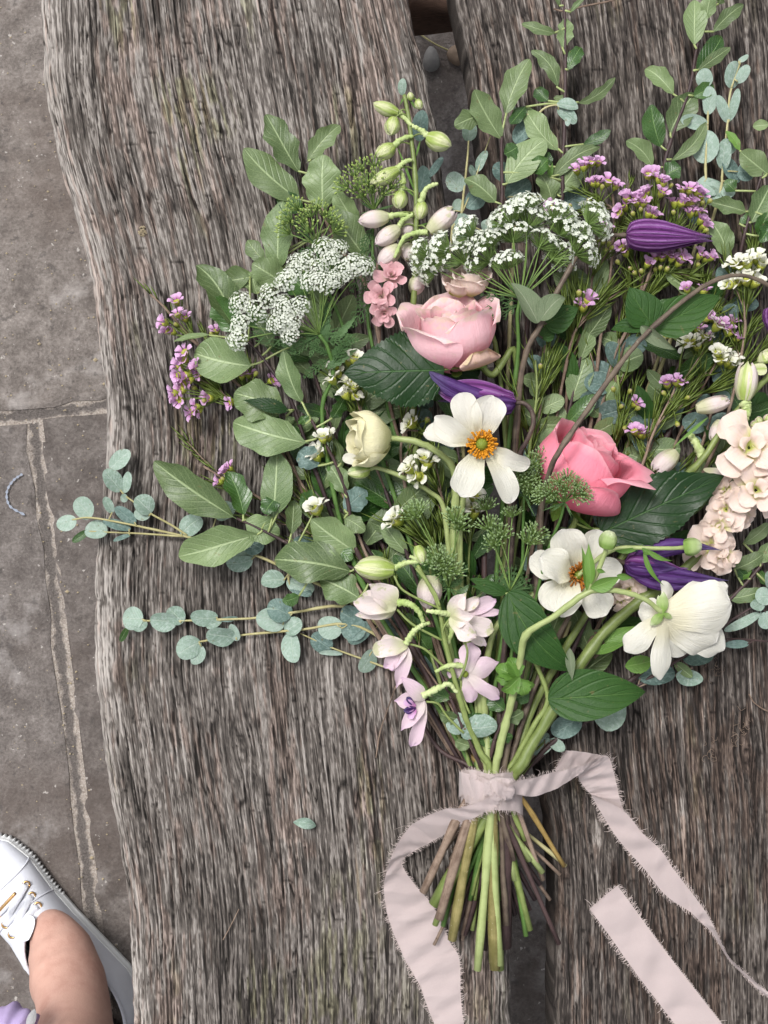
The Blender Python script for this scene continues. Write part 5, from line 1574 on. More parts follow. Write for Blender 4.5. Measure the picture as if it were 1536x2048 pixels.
p.done()
plan('K1')
p = Plant('larkspur', 'two dusty pink ruffled florets left of the pale pink rose', 'larkspur', None, 'stem_brown')
p.stem([(960, 1110, .042), (940, 1300, .040), (970, 1500, .036), (1000, 1800, .03), (1300, 3000, .022)], .0008, .0014, (-10, .026), (925, 1870, .014))
def rosette(root, c, axis, R, mat, seed, rings=((5, 1., .35), (5, .72, .8), (4, .45, 1.2)), w=.85, prof='petal', name='petal', wave=.05):
    fr = axis_frame(axis)
    a, x, y = fr
    rng = random.Random(seed)
    for li, (k, r, lift) in enumerate(rings):
        off = rng.uniform(0, 6)
        for i in range(k):
            th = off + 2 * PI * i / k + rng.uniform(-.15, .15)
            o = x * math.cos(th) + y * math.sin(th)
            ll = lift + rng.uniform(-.15, .15)
            L = R * r * rng.uniform(.88, 1.1)
            b = c + o * R * .05 + a * li * R * .04
            t = b + (o * math.cos(ll) + a * math.sin(ll)) * L
            blade(name, root, b, t, L * w * rng.uniform(.85, 1.1), M[mat], prof=prof, up=a, cup=rng.uniform(.1, .35), arch=rng.uniform(-.02, .1), wave=wave, nw=1.3, n=9, m=7, curl=rng.uniform(0, .18), seed=seed * 20 + li * 6 + i)
for cx, cy, ax, R, sd_ in ((1040, 1190, (.1, .3, .9), 105, 1), (985, 1310, (-.35, .0, .9), 110, 2), (1000, 1400, (-.1, -.5, .8), 90, 3)):
    rosette(p.root, P(cx, cy, .047), ax, R * S(.047), 'larkspur', sd_)
p.done()

# ================================================================== white anemones / ranunculus
GA = 'cream white open flowers'
def stamens(root, c, axis, r0, r1, n, mat, L=None, seed=0, name='stamens', rad=.0004):
    a, x, y = axis_frame(axis)
    rng = random.Random(seed)
    m = MB()
    for i in range(n):
        th = i * 2.39996
        rr = r0 + (r1 - r0) * rng.random() ** .8
        o = x * math.cos(th) + y * math.sin(th)
        b = c + o * r0 * .6
        t = c + o * rr + a * (r1 * rng.uniform(.35, .8))
        mid = b.lerp(t, .5) + a * r1 * .12
        v, f, uv = tube_geo([b, mid, t * .92 + mid * .08, t], [rad * .6, rad * .6, rad * 1.5, rad * 1.3], 5)
        m.add(v, f, uv)
    return m.build(name, M[mat], root, c)
def pistil(root, c, axis, r):
    a, x, y = axis_frame(axis)
    m = MB()
    V = []; F = []
    k = 12
    for i in range(7):
        th = i / 6 * PI / 2
        for j in range(k):
            ph = 2 * PI * j / k
            rr = r * math.cos(th) * (1 + .08 * ((i + j) % 2))
            V.append(c + x * (rr * math.cos(ph)) + y * (rr * math.sin(ph)) + a * (r * 1.3 * math.sin(th)))
    for i in range(6):
        for j in range(k):
            q = i * k + j; w = i * k + (j + 1) % k
            F.append((q, w, w + k, q + k))
    m.add(V, F)
    return m.build('pistil', M['pistil'], root, c)

plan('K6')
p = Plant('white_flower', 'open cream white flower with bright orange stamens in the centre of the bouquet', 'flower', GA, 'stem_pale')
C = P(1078, 765, .082)
p.stem([(1078, 775, .078), (1000, 860, .070), (920, 960, .060), (905, 1200, .052), (895, 1500, .046), (930, 1900, .04), (1090, 2500, .036)], .0024, .0027, (-8, .040), (1000, 1930, .03))
p.stem([(1000, 860, .066), (960, 1100, .056), (935, 1400, .048), (950, 1900, .038)], .0018, .0022)
kw = dict(prof='petal', wave=.06, nw=1.5, n=18, m=14, notch=.02)
for (bx, by, tx, ty, w, z0, z1, cu, ro, ar) in (
        (1050, 735, 935, 425, 235, .082, .090, .35, -.1, .05), (1085, 720, 1150, 440, 270, .082, .091, .25, .1, .05),
        (1030, 770, 695, 690, 205, .082, .088, .45, .5, .07), (1035, 750, 770, 580, 200, .084, .094, .3, -.5, .1),
        (1065, 800, 945, 1110, 270, .082, .082, .2, .0, .05), (1105, 795, 1275, 1150, 205, .082, .078, .3, -.35, .06), (1120, 775, 1395, 905, 165, .082, .080, .3, .55, .08)):
    blade('petal', p.root, P(bx, by, z0), P(tx, ty, z1), w * S(.085), M['white'], cup=cu, roll=ro, arch=ar, seed=int(bx + tx), **kw)
stamens(p.root, C, (0, 0, 1), .0045, .0105, 110, 'stamen', seed=2, rad=.00048)
pistil(p.root, C + Vector((0, 0, .001)), (0, .1, 1), .0045)
p.done()

p = Plant('ranunculus', 'half-closed cream yellow flower on an arching pale stem, left of the open white one', 'flower', GA, 'stem_pale')
p.stem([(455, 722, .058), (540, 728, .062), (640, 745, .064), (760, 800, .062), (890, 930, .056), (900, 1200, .048), (900, 1600, .042), (1060, 2400, .036)], .0020, .0026, (-14, .036), (1060, 1720, .026))
O3 = P(465, 722, .055)
fr = rose(p.root, O3, Vector((-.93, -.05, .28)), 185 * S(.055), 285 * S(.055), 'cream', seed=21, layers=[(3, .35, .85, 78, -.2, .0, .1), (4, .62, .95, 72, -.15, .04, .14), (4, .86, 1.0, 62, -.1, .08, .16), (4, 1.02, .92, 56, .0, .12, .2)])
sepals(p.root, O3, fr, .006, .012, 5, 'budgreen', 1.1, seed=3, w=.6)
p.done()
p = Plant('ranunculus', 'pale green bud tucked under the half-closed cream flower on a second arching stem', 'flower', GA, 'stem_pale')
p.stem([(330, 925, .045), (400, 925, .047), (560, 985, .048), (740, 1085, .046), (830, 1200, .044), (880, 1600, .040), (1040, 2400, .034)], .0014, .0022, (-18, .034), (1085, 1745, .024))
bell(p.root, P(335, 930, .046), P(180, 955, .044), 55 * S(.045), 4, ['budgreen', 'delph_green'], lambda v: math.sin(PI * min(1, v ** .8 * .97)) ** .6, ridge=.05)
p.leaf(300, 900, 150, 850, 90, 'white', 'petal', z=.05, petiole=False, cup=.6)
p.done()
plan('K10')
p = Plant('white_flower', 'white flower with rusty brown stamens half behind a green leafy stem', 'flower', GA, 'stem_pale')
C = P(480, 360, .056)
p.stem([(470, 380, .05), (400, 430, .046), (290, 440, .044), (100, 560, .042), (0, 740, .040), (-30, 1100, .036)], .0018, .0024, (-4, .032), (1030, 1760, .024))
for (bx, by, tx, ty, w, z0, z1, cu, ro, ar) in (
        (470, 320, 400, 108, 250, .056, .072, .35, -.1, .03), (440, 360, 275, 265, 235, .062, .078, .4, .35, .10), (450, 350, 225, 260, 190, .054, .058, .2, -.2, .04), (455, 390, 285, 520, 200, .056, .060, .3, .2, .05),
        (460, 390, 395, 590, 225, .058, .074, .35, .3, .08), (500, 400, 640, 580, 200, .055, .060, .3, 0, .06), (520, 350, 730, 320, 190, .055, .062, .25, .1, .05), (510, 320, 600, 112, 200, .055, .064, .25, .2, .05)):
    blade('petal', p.root, P(bx, by, z0), P(tx, ty, z1), w * S(.06), M['white'], cup=cu, roll=ro, arch=ar, seed=int(bx + tx), **kw)
stamens(p.root, C, (.25, 0, 1), .0035, .0105, 90, 'stamen_dk', seed=5, rad=.00042)
pistil(p.root, C, (.25, 0, 1), .0034)
p.done()
p = Plant('white_flower', 'nodding white flower seen from behind on a forked stem with two round buds', 'flower', GA, 'stem_pale')
p.stem([(955, 572, .082), (850, 490, .086), (720, 450, .088), (600, 445, .088), (520, 465, .087), (350, 590, .080), (200, 690, .072), (168, 830, .062), (140, 960, .056), (95, 1150, .050), (50, 1330, .046)], .0016, .0027, (2, .042), (955, 1940, .030), sides=9)
p.stem([(650, 190, .094), (630, 250, .092), (590, 350, .090), (530, 455, .087)], .0016, .0019)
p.stem([(1090, 208, .070), (960, 212, .072), (850, 210, .072), (690, 215, .068), (560, 300, .062), (420, 420, .056)], .0013, .0016)
for (bx, by, tx, ty, w, z0, z1, cu, ro, ar) in (
        (960, 575, 1330, 520, 330, .080, .070, -.4, .0, .12), (965, 585, 1250, 730, 290, .078, .064, -.35, .2, .10), (960, 560, 1310, 420, 210, .074, .060, -.35, -.3, .08), (955, 590, 1290, 770, 260, .072, .056, -.2, .1, .05),
        (950, 590, 745, 775, 175, .078, .066, -.3, .3, .06), (960, 600, 940, 935, 140, .078, .064, -.3, -.2, .05), (955, 600, 1070, 800, 200, .074, .06, -.2, 0, .05), (945, 565, 820, 565, 160, .074, .066, -.2, 0, .05), (950, 555, 985, 385, 120, .074, .060, -.3, .4, .08), (945, 560, 850, 520, 140, .073, .066, -.2, .1, .05)):
    blade('petal', p.root, P(bx, by, z0), P(tx, ty, z1), w * S(.07), M['white'], cup=cu, roll=ro, arch=ar, seed=int(bx + tx), **kw)
for (tx, ty, w) in ((885, 640, 60), (960, 450, 66), (1010, 600, 36), (930, 470, 50)):
    blade('sepal', p.root, P(955, 572, .084), P(tx, ty, .080), w * S(.08), M['budgreen'], prof='ell', cup=-.4, arch=.08, n=8, m=5)
for (cx, cy, z, dx, dy) in ((645, 205, .094, 12, -58), (1075, 208, .070, 62, -8)):
    bell(p.root, P(cx, cy, z), P(cx + dx * 1.6, cy + dy * 1.6, z + .004), 50 * S(z), 5, ['budgreen'], lambda v: math.sin(PI * min(.93, .22 + v * .75)) ** .55, name='bud', ridge=.06, overlap=1.25)
for (bx, by, tx, ty, w, ro) in ((535, 445, 505, 195, 60, .5), (560, 410, 545, 180, 66, -.4), (555, 430, 725, 365, 84, .2), (700, 360, 790, 375, 40, .2), (590, 330, 640, 345, 26, 0)):
    p.leaf(bx, by, tx, ty, w, 'bract', 'lance', lift=.003, roll=ro, cup=.4, petiole=False, n=12, name='bract')
for (bx, by, tx, ty, w) in ((850, 215, 965, 420, 30), (860, 215, 1010, 280, 34), (690, 225, 850, 185, 30), (840, 210, 900, 250, 30)):
    p.leaf(bx, by, tx, ty, w, 'bract', 'lance', lift=.003, side=.1, cup=.3, petiole=False, n=12, name='bract')
for (bx, by, tx, ty, w, ro) in ((160, 930, 20, 860, 110, .2), (165, 920, 60, 1020, 90, -.3), (150, 930, 110, 800, 100, .3), (165, 930, 200, 1040, 80, 0), (160, 940, 260, 980, 60, .3), (150, 940, 20, 930, 70, 0)):
    p.leaf(bx, by, tx, ty, w, 'bract', 'ell', lift=.004, roll=ro, cup=.4, petiole=False, serr=.3, nserr=4, n=20, curl=.25, name='bract')
p.done()

# ================================================================== clematis
GC = 'purple clematis stems'
def clem_prof(v):
    return math.sin(PI * min(1., (v ** .55) * .98)) ** .62 * (1 - .5 * v ** 2.5)
plan('K4')
p = Plant('clematis', 'plump striped purple clematis bud lying horizontally below the mauve waxflowers', 'clematis', GC, 'stem_clem')
p.stem([(545, 668, .052), (420, 672, .052), (330, 690, .054), (200, 800, .058), (40, 1090, .060), (-80, 1330, .058), (-150, 1450, .056), (-210, 1700, .050), (-240, 2100, .044), (-290, 3000, .036)], .0014, .0022, (14, .034), (1012, 1850, .026), rough=.12)
bell(p.root, P(535, 665, .052), P(1155, 692, .050), 112 * S(.05), 4, ['purple'], clem_prof, ridge=.10, nrid=6, overlap=1.06, n=24, m=24, seed=2, curl=.12)
p.leaf(-85, 1290, -270, 980, 190, 'clem_grey', 'ovate', lift=.006, cup=.55, roll=.4, curl=.1, n=16, petiole=False)
p.leaf(-70, 1270, 120, 1060, 170, 'clem_grey', 'ovate', lift=.006, cup=.5, roll=-.4, curl=.25, n=16, petiole=False)
p.leaf(-40, 1300, 200, 1180, 220, 'clem_leaf', 'ovate', lift=-.008, n=16)
p.leaf(-60, 1400, 30, 1300, 120, 'clem_leaf', 'ovate', lift=-.012, n=16)
p.done()
plan('K6')
p = Plant('clematis', 'purple clematis flower with curled violet tip behind the open white flower, stem hooked', 'clematis', GC, 'stem_clem')
p.stem([(1300, 485, .064), (1370, 492, .066), (1420, 560, .066), (1420, 650, .066), (1370, 760, .064), (1335, 840, .060), (1300, 1100, .050), (1250, 1900, .042), (1200, 2500, .036)], .0015, .0021, (20, .036), (1022, 1700, .028), rough=.1)
bell(p.root, P(1310, 490, .062), P(800, 440, .058), 95 * S(.06), 4, ['purple', 'violet'], clem_prof, ridge=.09, nrid=4, overlap=1.0, open_=.15, n=18, m=18, seed=5, curl=.3)
p.leaf(1310, 480, 712, 268, 150, 'violet', 'obl', name='sepal', z=.070, dz=.002, cup=-.5, arch=.05, side=-.1, curl=-.06, petiole=False, n=20, m=10)
p.leaf(1310, 470, 780, 400, 200, 'purple', 'obl', name='sepal', z=.068, dz=.000, cup=-.6, arch=.08, petiole=False, n=20, m=10)
p.done()
plan('K7')
p = Plant('clematis', 'violet clematis flower with split blue tips above the nodding white flower', 'clematis', GC, 'stem_clem')
p.stem([(690, 1270, .056), (620, 1250, .054), (560, 1290, .050), (400, 1500, .042), (150, 2000, .036)], .0013, .0020, (28, .034), (1040, 1690, .026), rough=.1)
bell(p.root, P(680, 1270, .056), P(1080, 1330, .058), 80 * S(.056), 4, ['violet', 'purple'], clem_prof, ridge=.09, nrid=4, overlap=1.1, open_=.1, n=18, m=18, seed=7, curl=.3)
for (bx, by, tx, ty, w, z, sd_, cu) in ((700, 1265, 1262, 1195, 120, .061, -.10, -.4), (700, 1290, 1305, 1372, 110, .060, .02, -.5), (700, 1310, 1172, 1395, 110, .058, .06, -.4), (700, 1280, 1000, 1300, 130, .064, 0, -.6)):
    p.leaf(bx, by, tx, ty, w, 'violet', 'lance', name='sepal', z=z, dz=.0, cup=cu, arch=.05, side=sd_, petiole=False, n=18, m=8)
p.done()
plan('K4')
p = Plant('clematis', 'clematis on a long arching stem across the coral rose, bud cut by right edge', 'clematis', GC, 'stem_clem')
p.stem([(1570, 1170, .070), (1590, 1090, .074), (1545, 1030, .078), (1400, 962, .082), (1250, 960, .084), (1100, 1022, .085), (900, 1165, .086), (720, 1325, .088), (560, 1495, .092), (300, 1850, .098), (80, 2170, .102), (0, 2330, .088), (-60, 2600, .064), (-100, 3200, .044)], .0012, .0019, (18, .038), (1028, 1720, .03), rough=.1, sides=8)
bell(p.root, P(1568, 1170, .068), P(1590, 1430, .064), 75 * S(.066), 4, ['purple'], clem_prof, ridge=.1, nrid=6, n=16, m=20, seed=9)
p.leaf(722, 1300, 560, 1030, 310, 'clem_leaf', 'ovate', lift=-.006, dz=.002, cup=.12, roll=.15, n=18, m=10, petiole=False, side=-.06, curl=.05)
p.leaf(735, 1325, 1198, 1098, 270, 'clem_leaf', 'ovate', lift=-.008, dz=-.002, cup=.1, roll=.0, n=18, m=10, petiole=False)
p.leaf(700, 1300, 415, 1328, 140, 'clem_leaf', 'ovate', lift=-.004, dz=-.006, cup=.2, roll=.3, n=16, m=8, petiole=False, curl=.1)
p.leaf(640, 1310, 880, 1478, 100, 'clem_grey', 'ovate', lift=-.002, dz=-.004, cup=.7, roll=.5, n=16, m=8, petiole=False)
p.done()
plan('K10')
p = Plant('clematis', 'leafy clematis shoot with two pointed deep green leaves above the ribbon', 'clematis', GC, 'stem_green')
p.stem([(90, 455, .052), (130, 600, .048), (240, 820, .044), (320, 1040, .044), (250, 1180, .042), (150, 1360, .038)], .0012, .0022, (24, .034), (1050, 1680, .026))
p.leaf(100, 455, 470, 905, 290, 'clem_leaf', 'ovate', z=.056, dz=.0, cup=.15, side=.08, arch=.08, curl=.05, roll=.1, n=20, m=10, petiole=False)
p.leaf(440, 760, 455, 945, 60, 'clem_grey', 'lance', z=.058, dz=-.004, cup=.6, petiole=False, n=12)
p.leaf(320, 1045, 880, 1005, 290, 'clem_leaf', 'ovate', z=.050, dz=.0, cup=.12, arch=.07, curl=.06, roll=-.1, n=20, m=10, petiole=False)
p.leaf(100, 460, -110, 420, 70, 'clem_leaf', 'lance', z=.052, petiole=False, n=12)
p.done()

# ================================================================== delphinium
GD = 'blush delphinium spikes'
def spur(root, pts, r, seed):
    path = catmull([P(*q) for q in pts], 12)
    rng = random.Random(seed)
    n = len(path)
    rr = [r * (1.1 - .55 * i / n) * (1 + .08 * math.sin(i * 1.3 + seed) + rng.uniform(-.07, .07)) for i in range(n)]
    path = [q + Vector((rng.uniform(-1, 1), rng.uniform(-1, 1), rng.uniform(-1, 1))) * r * .06 for q in path]
    v, f, uv = tube_geo(path, rr, 9, .28, seed)
    return obj('spur', v, f, M['spur'], root, path[0], uv)
def dbud(p, base, tip, r, z, mats, seed, open_=0.):
    bell(p.root, P(*base, z), P(*tip, z + .002), r * S(z), 5, mats, lambda v: math.sin(PI * min(.96, .08 + v * .9)) ** .62, ridge=.1, overlap=1.25, n=12, m=7, seed=seed, open_=open_)
plan('K1')
p = Plant('delphinium', 'upright delphinium spike of green-white buds at the top centre, pinker towards its base', 'delphinium', GD, 'stem_green')
p.stem([(1118, 118, .040), (1135, 200, .041), (1155, 330, .042), (1180, 560, .042), (1190, 820, .042), (1180, 1250, .040), (1160, 1700, .034), (1250, 2800, .026)], .0013, .0023, (0, .028), (1060, 1860, .02))
G3 = ['delph_green']; G4 = ['delph']
i = 0
for (b, t, r, z, mt, sp) in (
        ((1080, 225), (932, 168), 42, .042, G3, [(1085, 225, .042), (1110, 245, .042), (1160, 300, .043)]), ((1058, 255), (1035, 358), 46, .044, G3, None),
        ((1255, 365), (1398, 425), 58, .046, G3, [(1260, 362, .046), (1215, 325, .046), (1165, 300, .046)]), ((1055, 422), (948, 485), 48, .046, G3, [(1050, 425, .046), (1100, 380, .046), (1170, 360, .045)]),
        ((1078, 560), (920, 645), 46, .047, G3, [(1070, 565, .047), (1110, 520, .047), (1165, 500, .046)]), ((1098, 690), (1085, 790), 46, .042, G3, [(1100, 700, .042), (1115, 620, .043), (1090, 560, .044)]),
        ((1222, 750), (1208, 858), 42, .042, G3, [(1215, 755, .044), (1250, 670, .047), (1315, 642, .046)]), ((1022, 838), (840, 862), 52, .046, G4, [(1020, 835, .046), (1090, 825, .047), (1165, 835, .045)]),
        ((1085, 905), (945, 1000), 52, .044, G4, [(1080, 905, .044), (1110, 860, .046), (1170, 820, .046)]), ((1265, 925), (1412, 790), 58, .048, G4, [(1260, 930, .048), (1210, 930, .048), (1120, 960, .049), (1060, 1080, .048)]),
        ((1085, 1015), (965, 1120), 54, .042, G4, None), ((1195, 150), (1215, 200), 26, .042, G3, None), ((1160, 150), (1150, 100), 22, .042, G3, None), ((1130, 840), (1140, 960), 50, .036, G4, None), ((1150, 1000), (1130, 1100), 50, .036, G4, None), ((1150, 1230), (1240, 1250), 60, .036, G4, None)):
    i += 1
    dbud(p, b, t, r, z, mt, i, .35 if (b[0] == 1265) else .0)
    if sp: spur(p.root, sp, 18 * S(z), i)
    X, Y = fx(*b)
    q = p.near(((X - 768) * CH / FPX, (1024 - Y) * CH / FPX))
    bb = P(*b, z)
    v, f, uv = tube_geo(catmull([bb, bb.lerp(q, .5) + Vector((0, .002, .001)), q], 4), .0006, 5)
    p.mb.add(v, f, uv)
for b, t in (((1190, 480), (1215, 380)), ((1185, 700), (1060, 380)), ((1190, 900), (1270, 870)), ((1180, 720), (1060, 600)), ((1185, 200), (1140, 130)), ((1180, 180), (1210, 130)), ((1120, 130), (1090, 180))):
    p.leaf(*b, *t, 14, 'bract', 'lance', petiole=False, name='bract')
p.done()
plan('K9')
p = Plant('delphinium', 'branched delphinium with open blush florets hanging over the plank at lower left', 'delphinium', GD, 'stem_green')
p.stem([(650, 570, .060), (720, 690, .060), (790, 830, .058), (830, 1050, .056), (880, 1260, .054), (930, 1440, .052), (985, 1620, .048), (1060, 1800, .044)], .0012, .0022, (-10, .042), (870, 1850, .022), sides=8)
for pts in ([(490, 630, .058), (560, 740, .059), (790, 855, .058)], [(515, 865, .056), (620, 965, .057), (815, 1070, .056)], [(600, 1095, .054), (700, 1130, .055), (810, 1230, .054), (870, 1280, .054)],
            [(710, 1480, .050), (790, 1495, .050), (850, 1580, .048), (960, 1690, .047)], [(955, 1050, .062), (985, 1150, .062), (960, 1270, .060), (930, 1330, .054)], [(640, 590, .06), (760, 740, .060), (800, 840, .06)], [(870, 920, .06), (820, 1000, .058), (835, 1080, .056)], [(940, 1330, .052), (950, 1440, .05), (1000, 1560, .05)]):
    p.stem(pts, .0008, .0009)
dbud(p, (490, 600), (225, 575), 80, .058, ['delph_green'], 3, .05)
dbud(p, (745, 640), (720, 870), 84, .046, ['delph'], 4)
dbud(p, (650, 440), (690, 560), 44, .060, ['delph_green'], 5)
for j, (pts, r) in enumerate((([(490, 590, .058), (570, 555, .060), (660, 540, .061), (600, 510, .062)], 34), ([(515, 815, .058), (600, 830, .060), (660, 880, .060), (690, 950, .058)], 40), ([(570, 1095, .056), (620, 1020, .058), (680, 970, .058), (735, 955, .057)], 36),
                   ([(690, 1440, .052), (780, 1395, .056), (860, 1365, .056), (915, 1420, .054)], 38), ([(875, 895, .058), (800, 885, .062), (710, 875, .06)], 36), ([(950, 1240, .054), (860, 1240, .056), (770, 1280, .054)], 34), ([(850, 950, .05), (880, 1010, .052), (850, 1100, .05)], 34))):
    spur(p.root, pts, r * .5 * 1.15 * S(.055), 30 + j)
fk = dict(prof='petal', wave=.08, nw=1.4, n=14, m=10, notch=.035, petiole=False, name='petal')
for (bx, by, tx, ty, w, z, dz, mt, cu, ro) in (
        (510, 845, 330, 700, 170, .056, .008, 'delph', .5, .3), (510, 850, 230, 815, 150, .058, .006, 'delph', .5, 0), (510, 855, 240, 900, 110, .055, .0, 'delph', .4, -.2), (510, 850, 290, 770, 150, .052, -.004, 'delph', .3, 0), (510, 850, 330, 900, 110, .052, -.004, 'delph', .3, -.3),
        (585, 1110, 358, 1140, 160, .054, .004, 'delph', .5, .2), (585, 1110, 430, 1250, 130, .053, .004, 'delph_pink', .4, -.1), (585, 1110, 510, 1385, 115, .053, -.002, 'delph_pink', .5, -.2), (580, 1105, 400, 1080, 110, .05, -.002, 'delph', .4, .3), (580, 1120, 480, 1270, 110, .049, -.004, 'delph_pink', .3, .3),
        (700, 1470, 545, 1320, 120, .050, .006, 'delph_pink', .5, .3), (700, 1470, 500, 1475, 120, .048, -.004, 'delph_pink', .3, 0), (700, 1475, 545, 1670, 120, .050, .002, 'delph_pink', .4, .2), (700, 1480, 612, 1775, 110, .049, -.002, 'delph_pink', .5, -.2), (690, 1470, 650, 1650, 110, .046, -.006, 'delph_pink', .3, -.3),
        (870, 910, 975, 755, 120, .060, .004, 'delph', .4, -.2), (870, 910, 1020, 910, 140, .064, .006, 'delph', .5, .1), (870, 915, 1040, 1050, 150, .064, .006, 'delph', .5, .3), (880, 910, 1155, 1000, 150, .058, .0, 'delph', .3, .1), (880, 910, 1170, 800, 130, .055, -.002, 'delph_pink', .3, 0), (880, 915, 1105, 1105, 110, .054, -.002, 'delph', .4, 0), (900, 900, 1210, 880, 70, .053, .0, 'delph_pink', .4, 0), (880, 905, 1060, 790, 110, .057, .002, 'delph', .4, 0),
        (970, 1295, 1015, 1090, 165, .054, .0, 'delph_pink', -.3, 0), (970, 1290, 1190, 1215, 150, .053, -.004, 'delph_pink', -.3, 0), (975, 1300, 1195, 1455, 130, .054, -.004, 'delph_pink', -.3, .1), (970, 1300, 1015, 1480, 140, .053, -.004, 'delph_pink', -.3, 0), (960, 1290, 850, 1290, 120, .050, -.006, 'delph_pink', -.2, 0), (960, 1280, 900, 1195, 90, .05, -.004, 'delph_pink', -.2, 0)):
    p.leaf(bx, by, tx, ty, w * .95, mt, z=z, dz=dz, cup=cu, roll=ro, **dict(fk, prof='ell' if (bx + tx) % 3 == 0 else 'petal'))
for (bx, by, tx, ty, w, mt) in ((640, 1510, 560, 1480, 60, 'wax_pink'), (640, 1520, 560, 1540, 60, 'violet'), (640, 1530, 590, 1590, 56, 'wax_pink'), (630, 1500, 580, 1450, 50, 'violet'), (460, 1250, 440, 1230, 40, 'delph_pink'), (470, 1200, 480, 1270, 50, 'delph_pink')):
    p.leaf(bx, by, tx, ty, w, mt, z=.054, dz=.004, cup=.4, **fk)
pistil(p.root, P(970, 1297, .055), (0, 0, 1), .0022)
p.leaf(1000, 660, 1270, 720, 70, 'clem_leaf', 'lance', z=.05, petiole=False, n=12, side=.05)
p.leaf(905, 810, 1000, 690, 60, 'pitto_dark', 'lance', z=.05, petiole=False)
p.done()
plan('K7')
p = Plant('delphinium', 'delphinium with pale green buds on a thick green stem at the right edge', 'delphinium', GD, 'stem_green')
p.stem([(1600, 100, .05), (1480, 220, .052), (1390, 320, .054), (1250, 500, .052), (1120, 680, .050), (900, 900, .04), (500, 1500, .034), (150, 2100, .03)], .0020, .0026, (26, .03), (895, 1770, .024), sides=8)
dbud(p, (1395, 300), (1425, 65), 66, .060, ['delph', 'delph_green', 'delph'], 3, .3)
spur(p.root, [(1395, 300, .06), (1410, 370, .06), (1390, 440, .058)], 30 * S(.06), 3)
dbud(p, (1110, 350), (1315, 300), 48, .050, ['delph', 'delph'], 4, .5)
dbud(p, (1250, 420), (1205, 540), 36, .046, ['delph'], 5, .2)
spur(p.root, [(1150, 640, .046), (1100, 540, .048), (1060, 500, .046)], 28 * S(.05), 6)
p.leaf(1395, 120, 1530, 110, 90, 'delph_green', 'petal', z=.058, petiole=False, name='petal')
dbud(p, (990, 610), (850, 730), 60, .036, ['delph'], 7, .3)
p.leaf(1150, 710, 1330, 745, 70, 'delph', 'petal', z=.046, petiole=False, name='petal')
dbud(p, (1545, 60), (1500, 10), 60, .054, ['delph_green'], 8)
p.leaf(1180, 400, 950, 600, 20, 'bract', 'lance', z=.055, petiole=False, name='bract')
p.done()

# ================================================================== stock
plan('K7')
p = Plant('stock_flower', 'peach stock stem with ruffled double florets stacked down the right edge', 'stock flower', None, 'stem_green')
p.stem([(1500, 440, .048), (1420, 640, .046), (1320, 850, .044), (1200, 1080, .042), (1050, 1300, .042), (640, 1600, .042), (400, 1900, .042), (150, 2320, .042), (60, 2480, .042)], .0030, .0042, (30, .040), (868, 1810, .028), sides=9)
for (cx, cy, ax, R, z, sd_) in ((1420, 585, (-.1, .15, 1), 200, .062, 1), (1460, 835, (0, .1, 1), 180, .062, 2), (1290, 830, (-.9, .2, .6), 90, .054, 3), (1290, 950, (-.6, 0, .8), 110, .056, 4), (1250, 1040, (-.5, -.1, .8), 130, .054, 5),
                            (1190, 1180, (-.2, -.1, .9), 150, .046, 6), (1270, 1220, (.4, -.3, .8), 120, .048, 7), (1530, 560, (.3, .2, .9), 130, .056, 8), (1370, 980, (.3, -.4, .8), 100, .050, 9), (710, 1420, (-.2, -.3, .8), 120, .036, 10), (660, 1490, (-.1, -.5, .8), 80, .034, 11), (1540, 800, (.3, 0, .9), 120, .058, 12)):
    rosette(p.root, P(cx, cy, z), ax, R * S(z), 'stock', 40 + sd_, rings=((4, 1.1, .2), (4, .88, .55), (3, .55, 1.0)), w=.95, wave=.13)
for (cx, cy, dx, dy) in ((1490, 440, -20, -40), (1530, 430, 10, -50), (1470, 450, -40, -10)):
    dbud(p, (cx, cy), (cx + dx, cy + dy), 26, .05, ['delph_green', 'stock'], cx)
p.leaf(560, 790 + 950, 760, 1640, 90, 'bract', 'lance', z=.038, petiole=False)
plan('K10')
p.leaf(745, 865, 905, 830, 110, 'bract', 'ell', z=.030, petiole=False, serr=.15, nserr=10, n=24)
p.leaf(560, 790, 780, 720, 60, 'bract', 'lance', z=.040, petiole=False)
p.done()
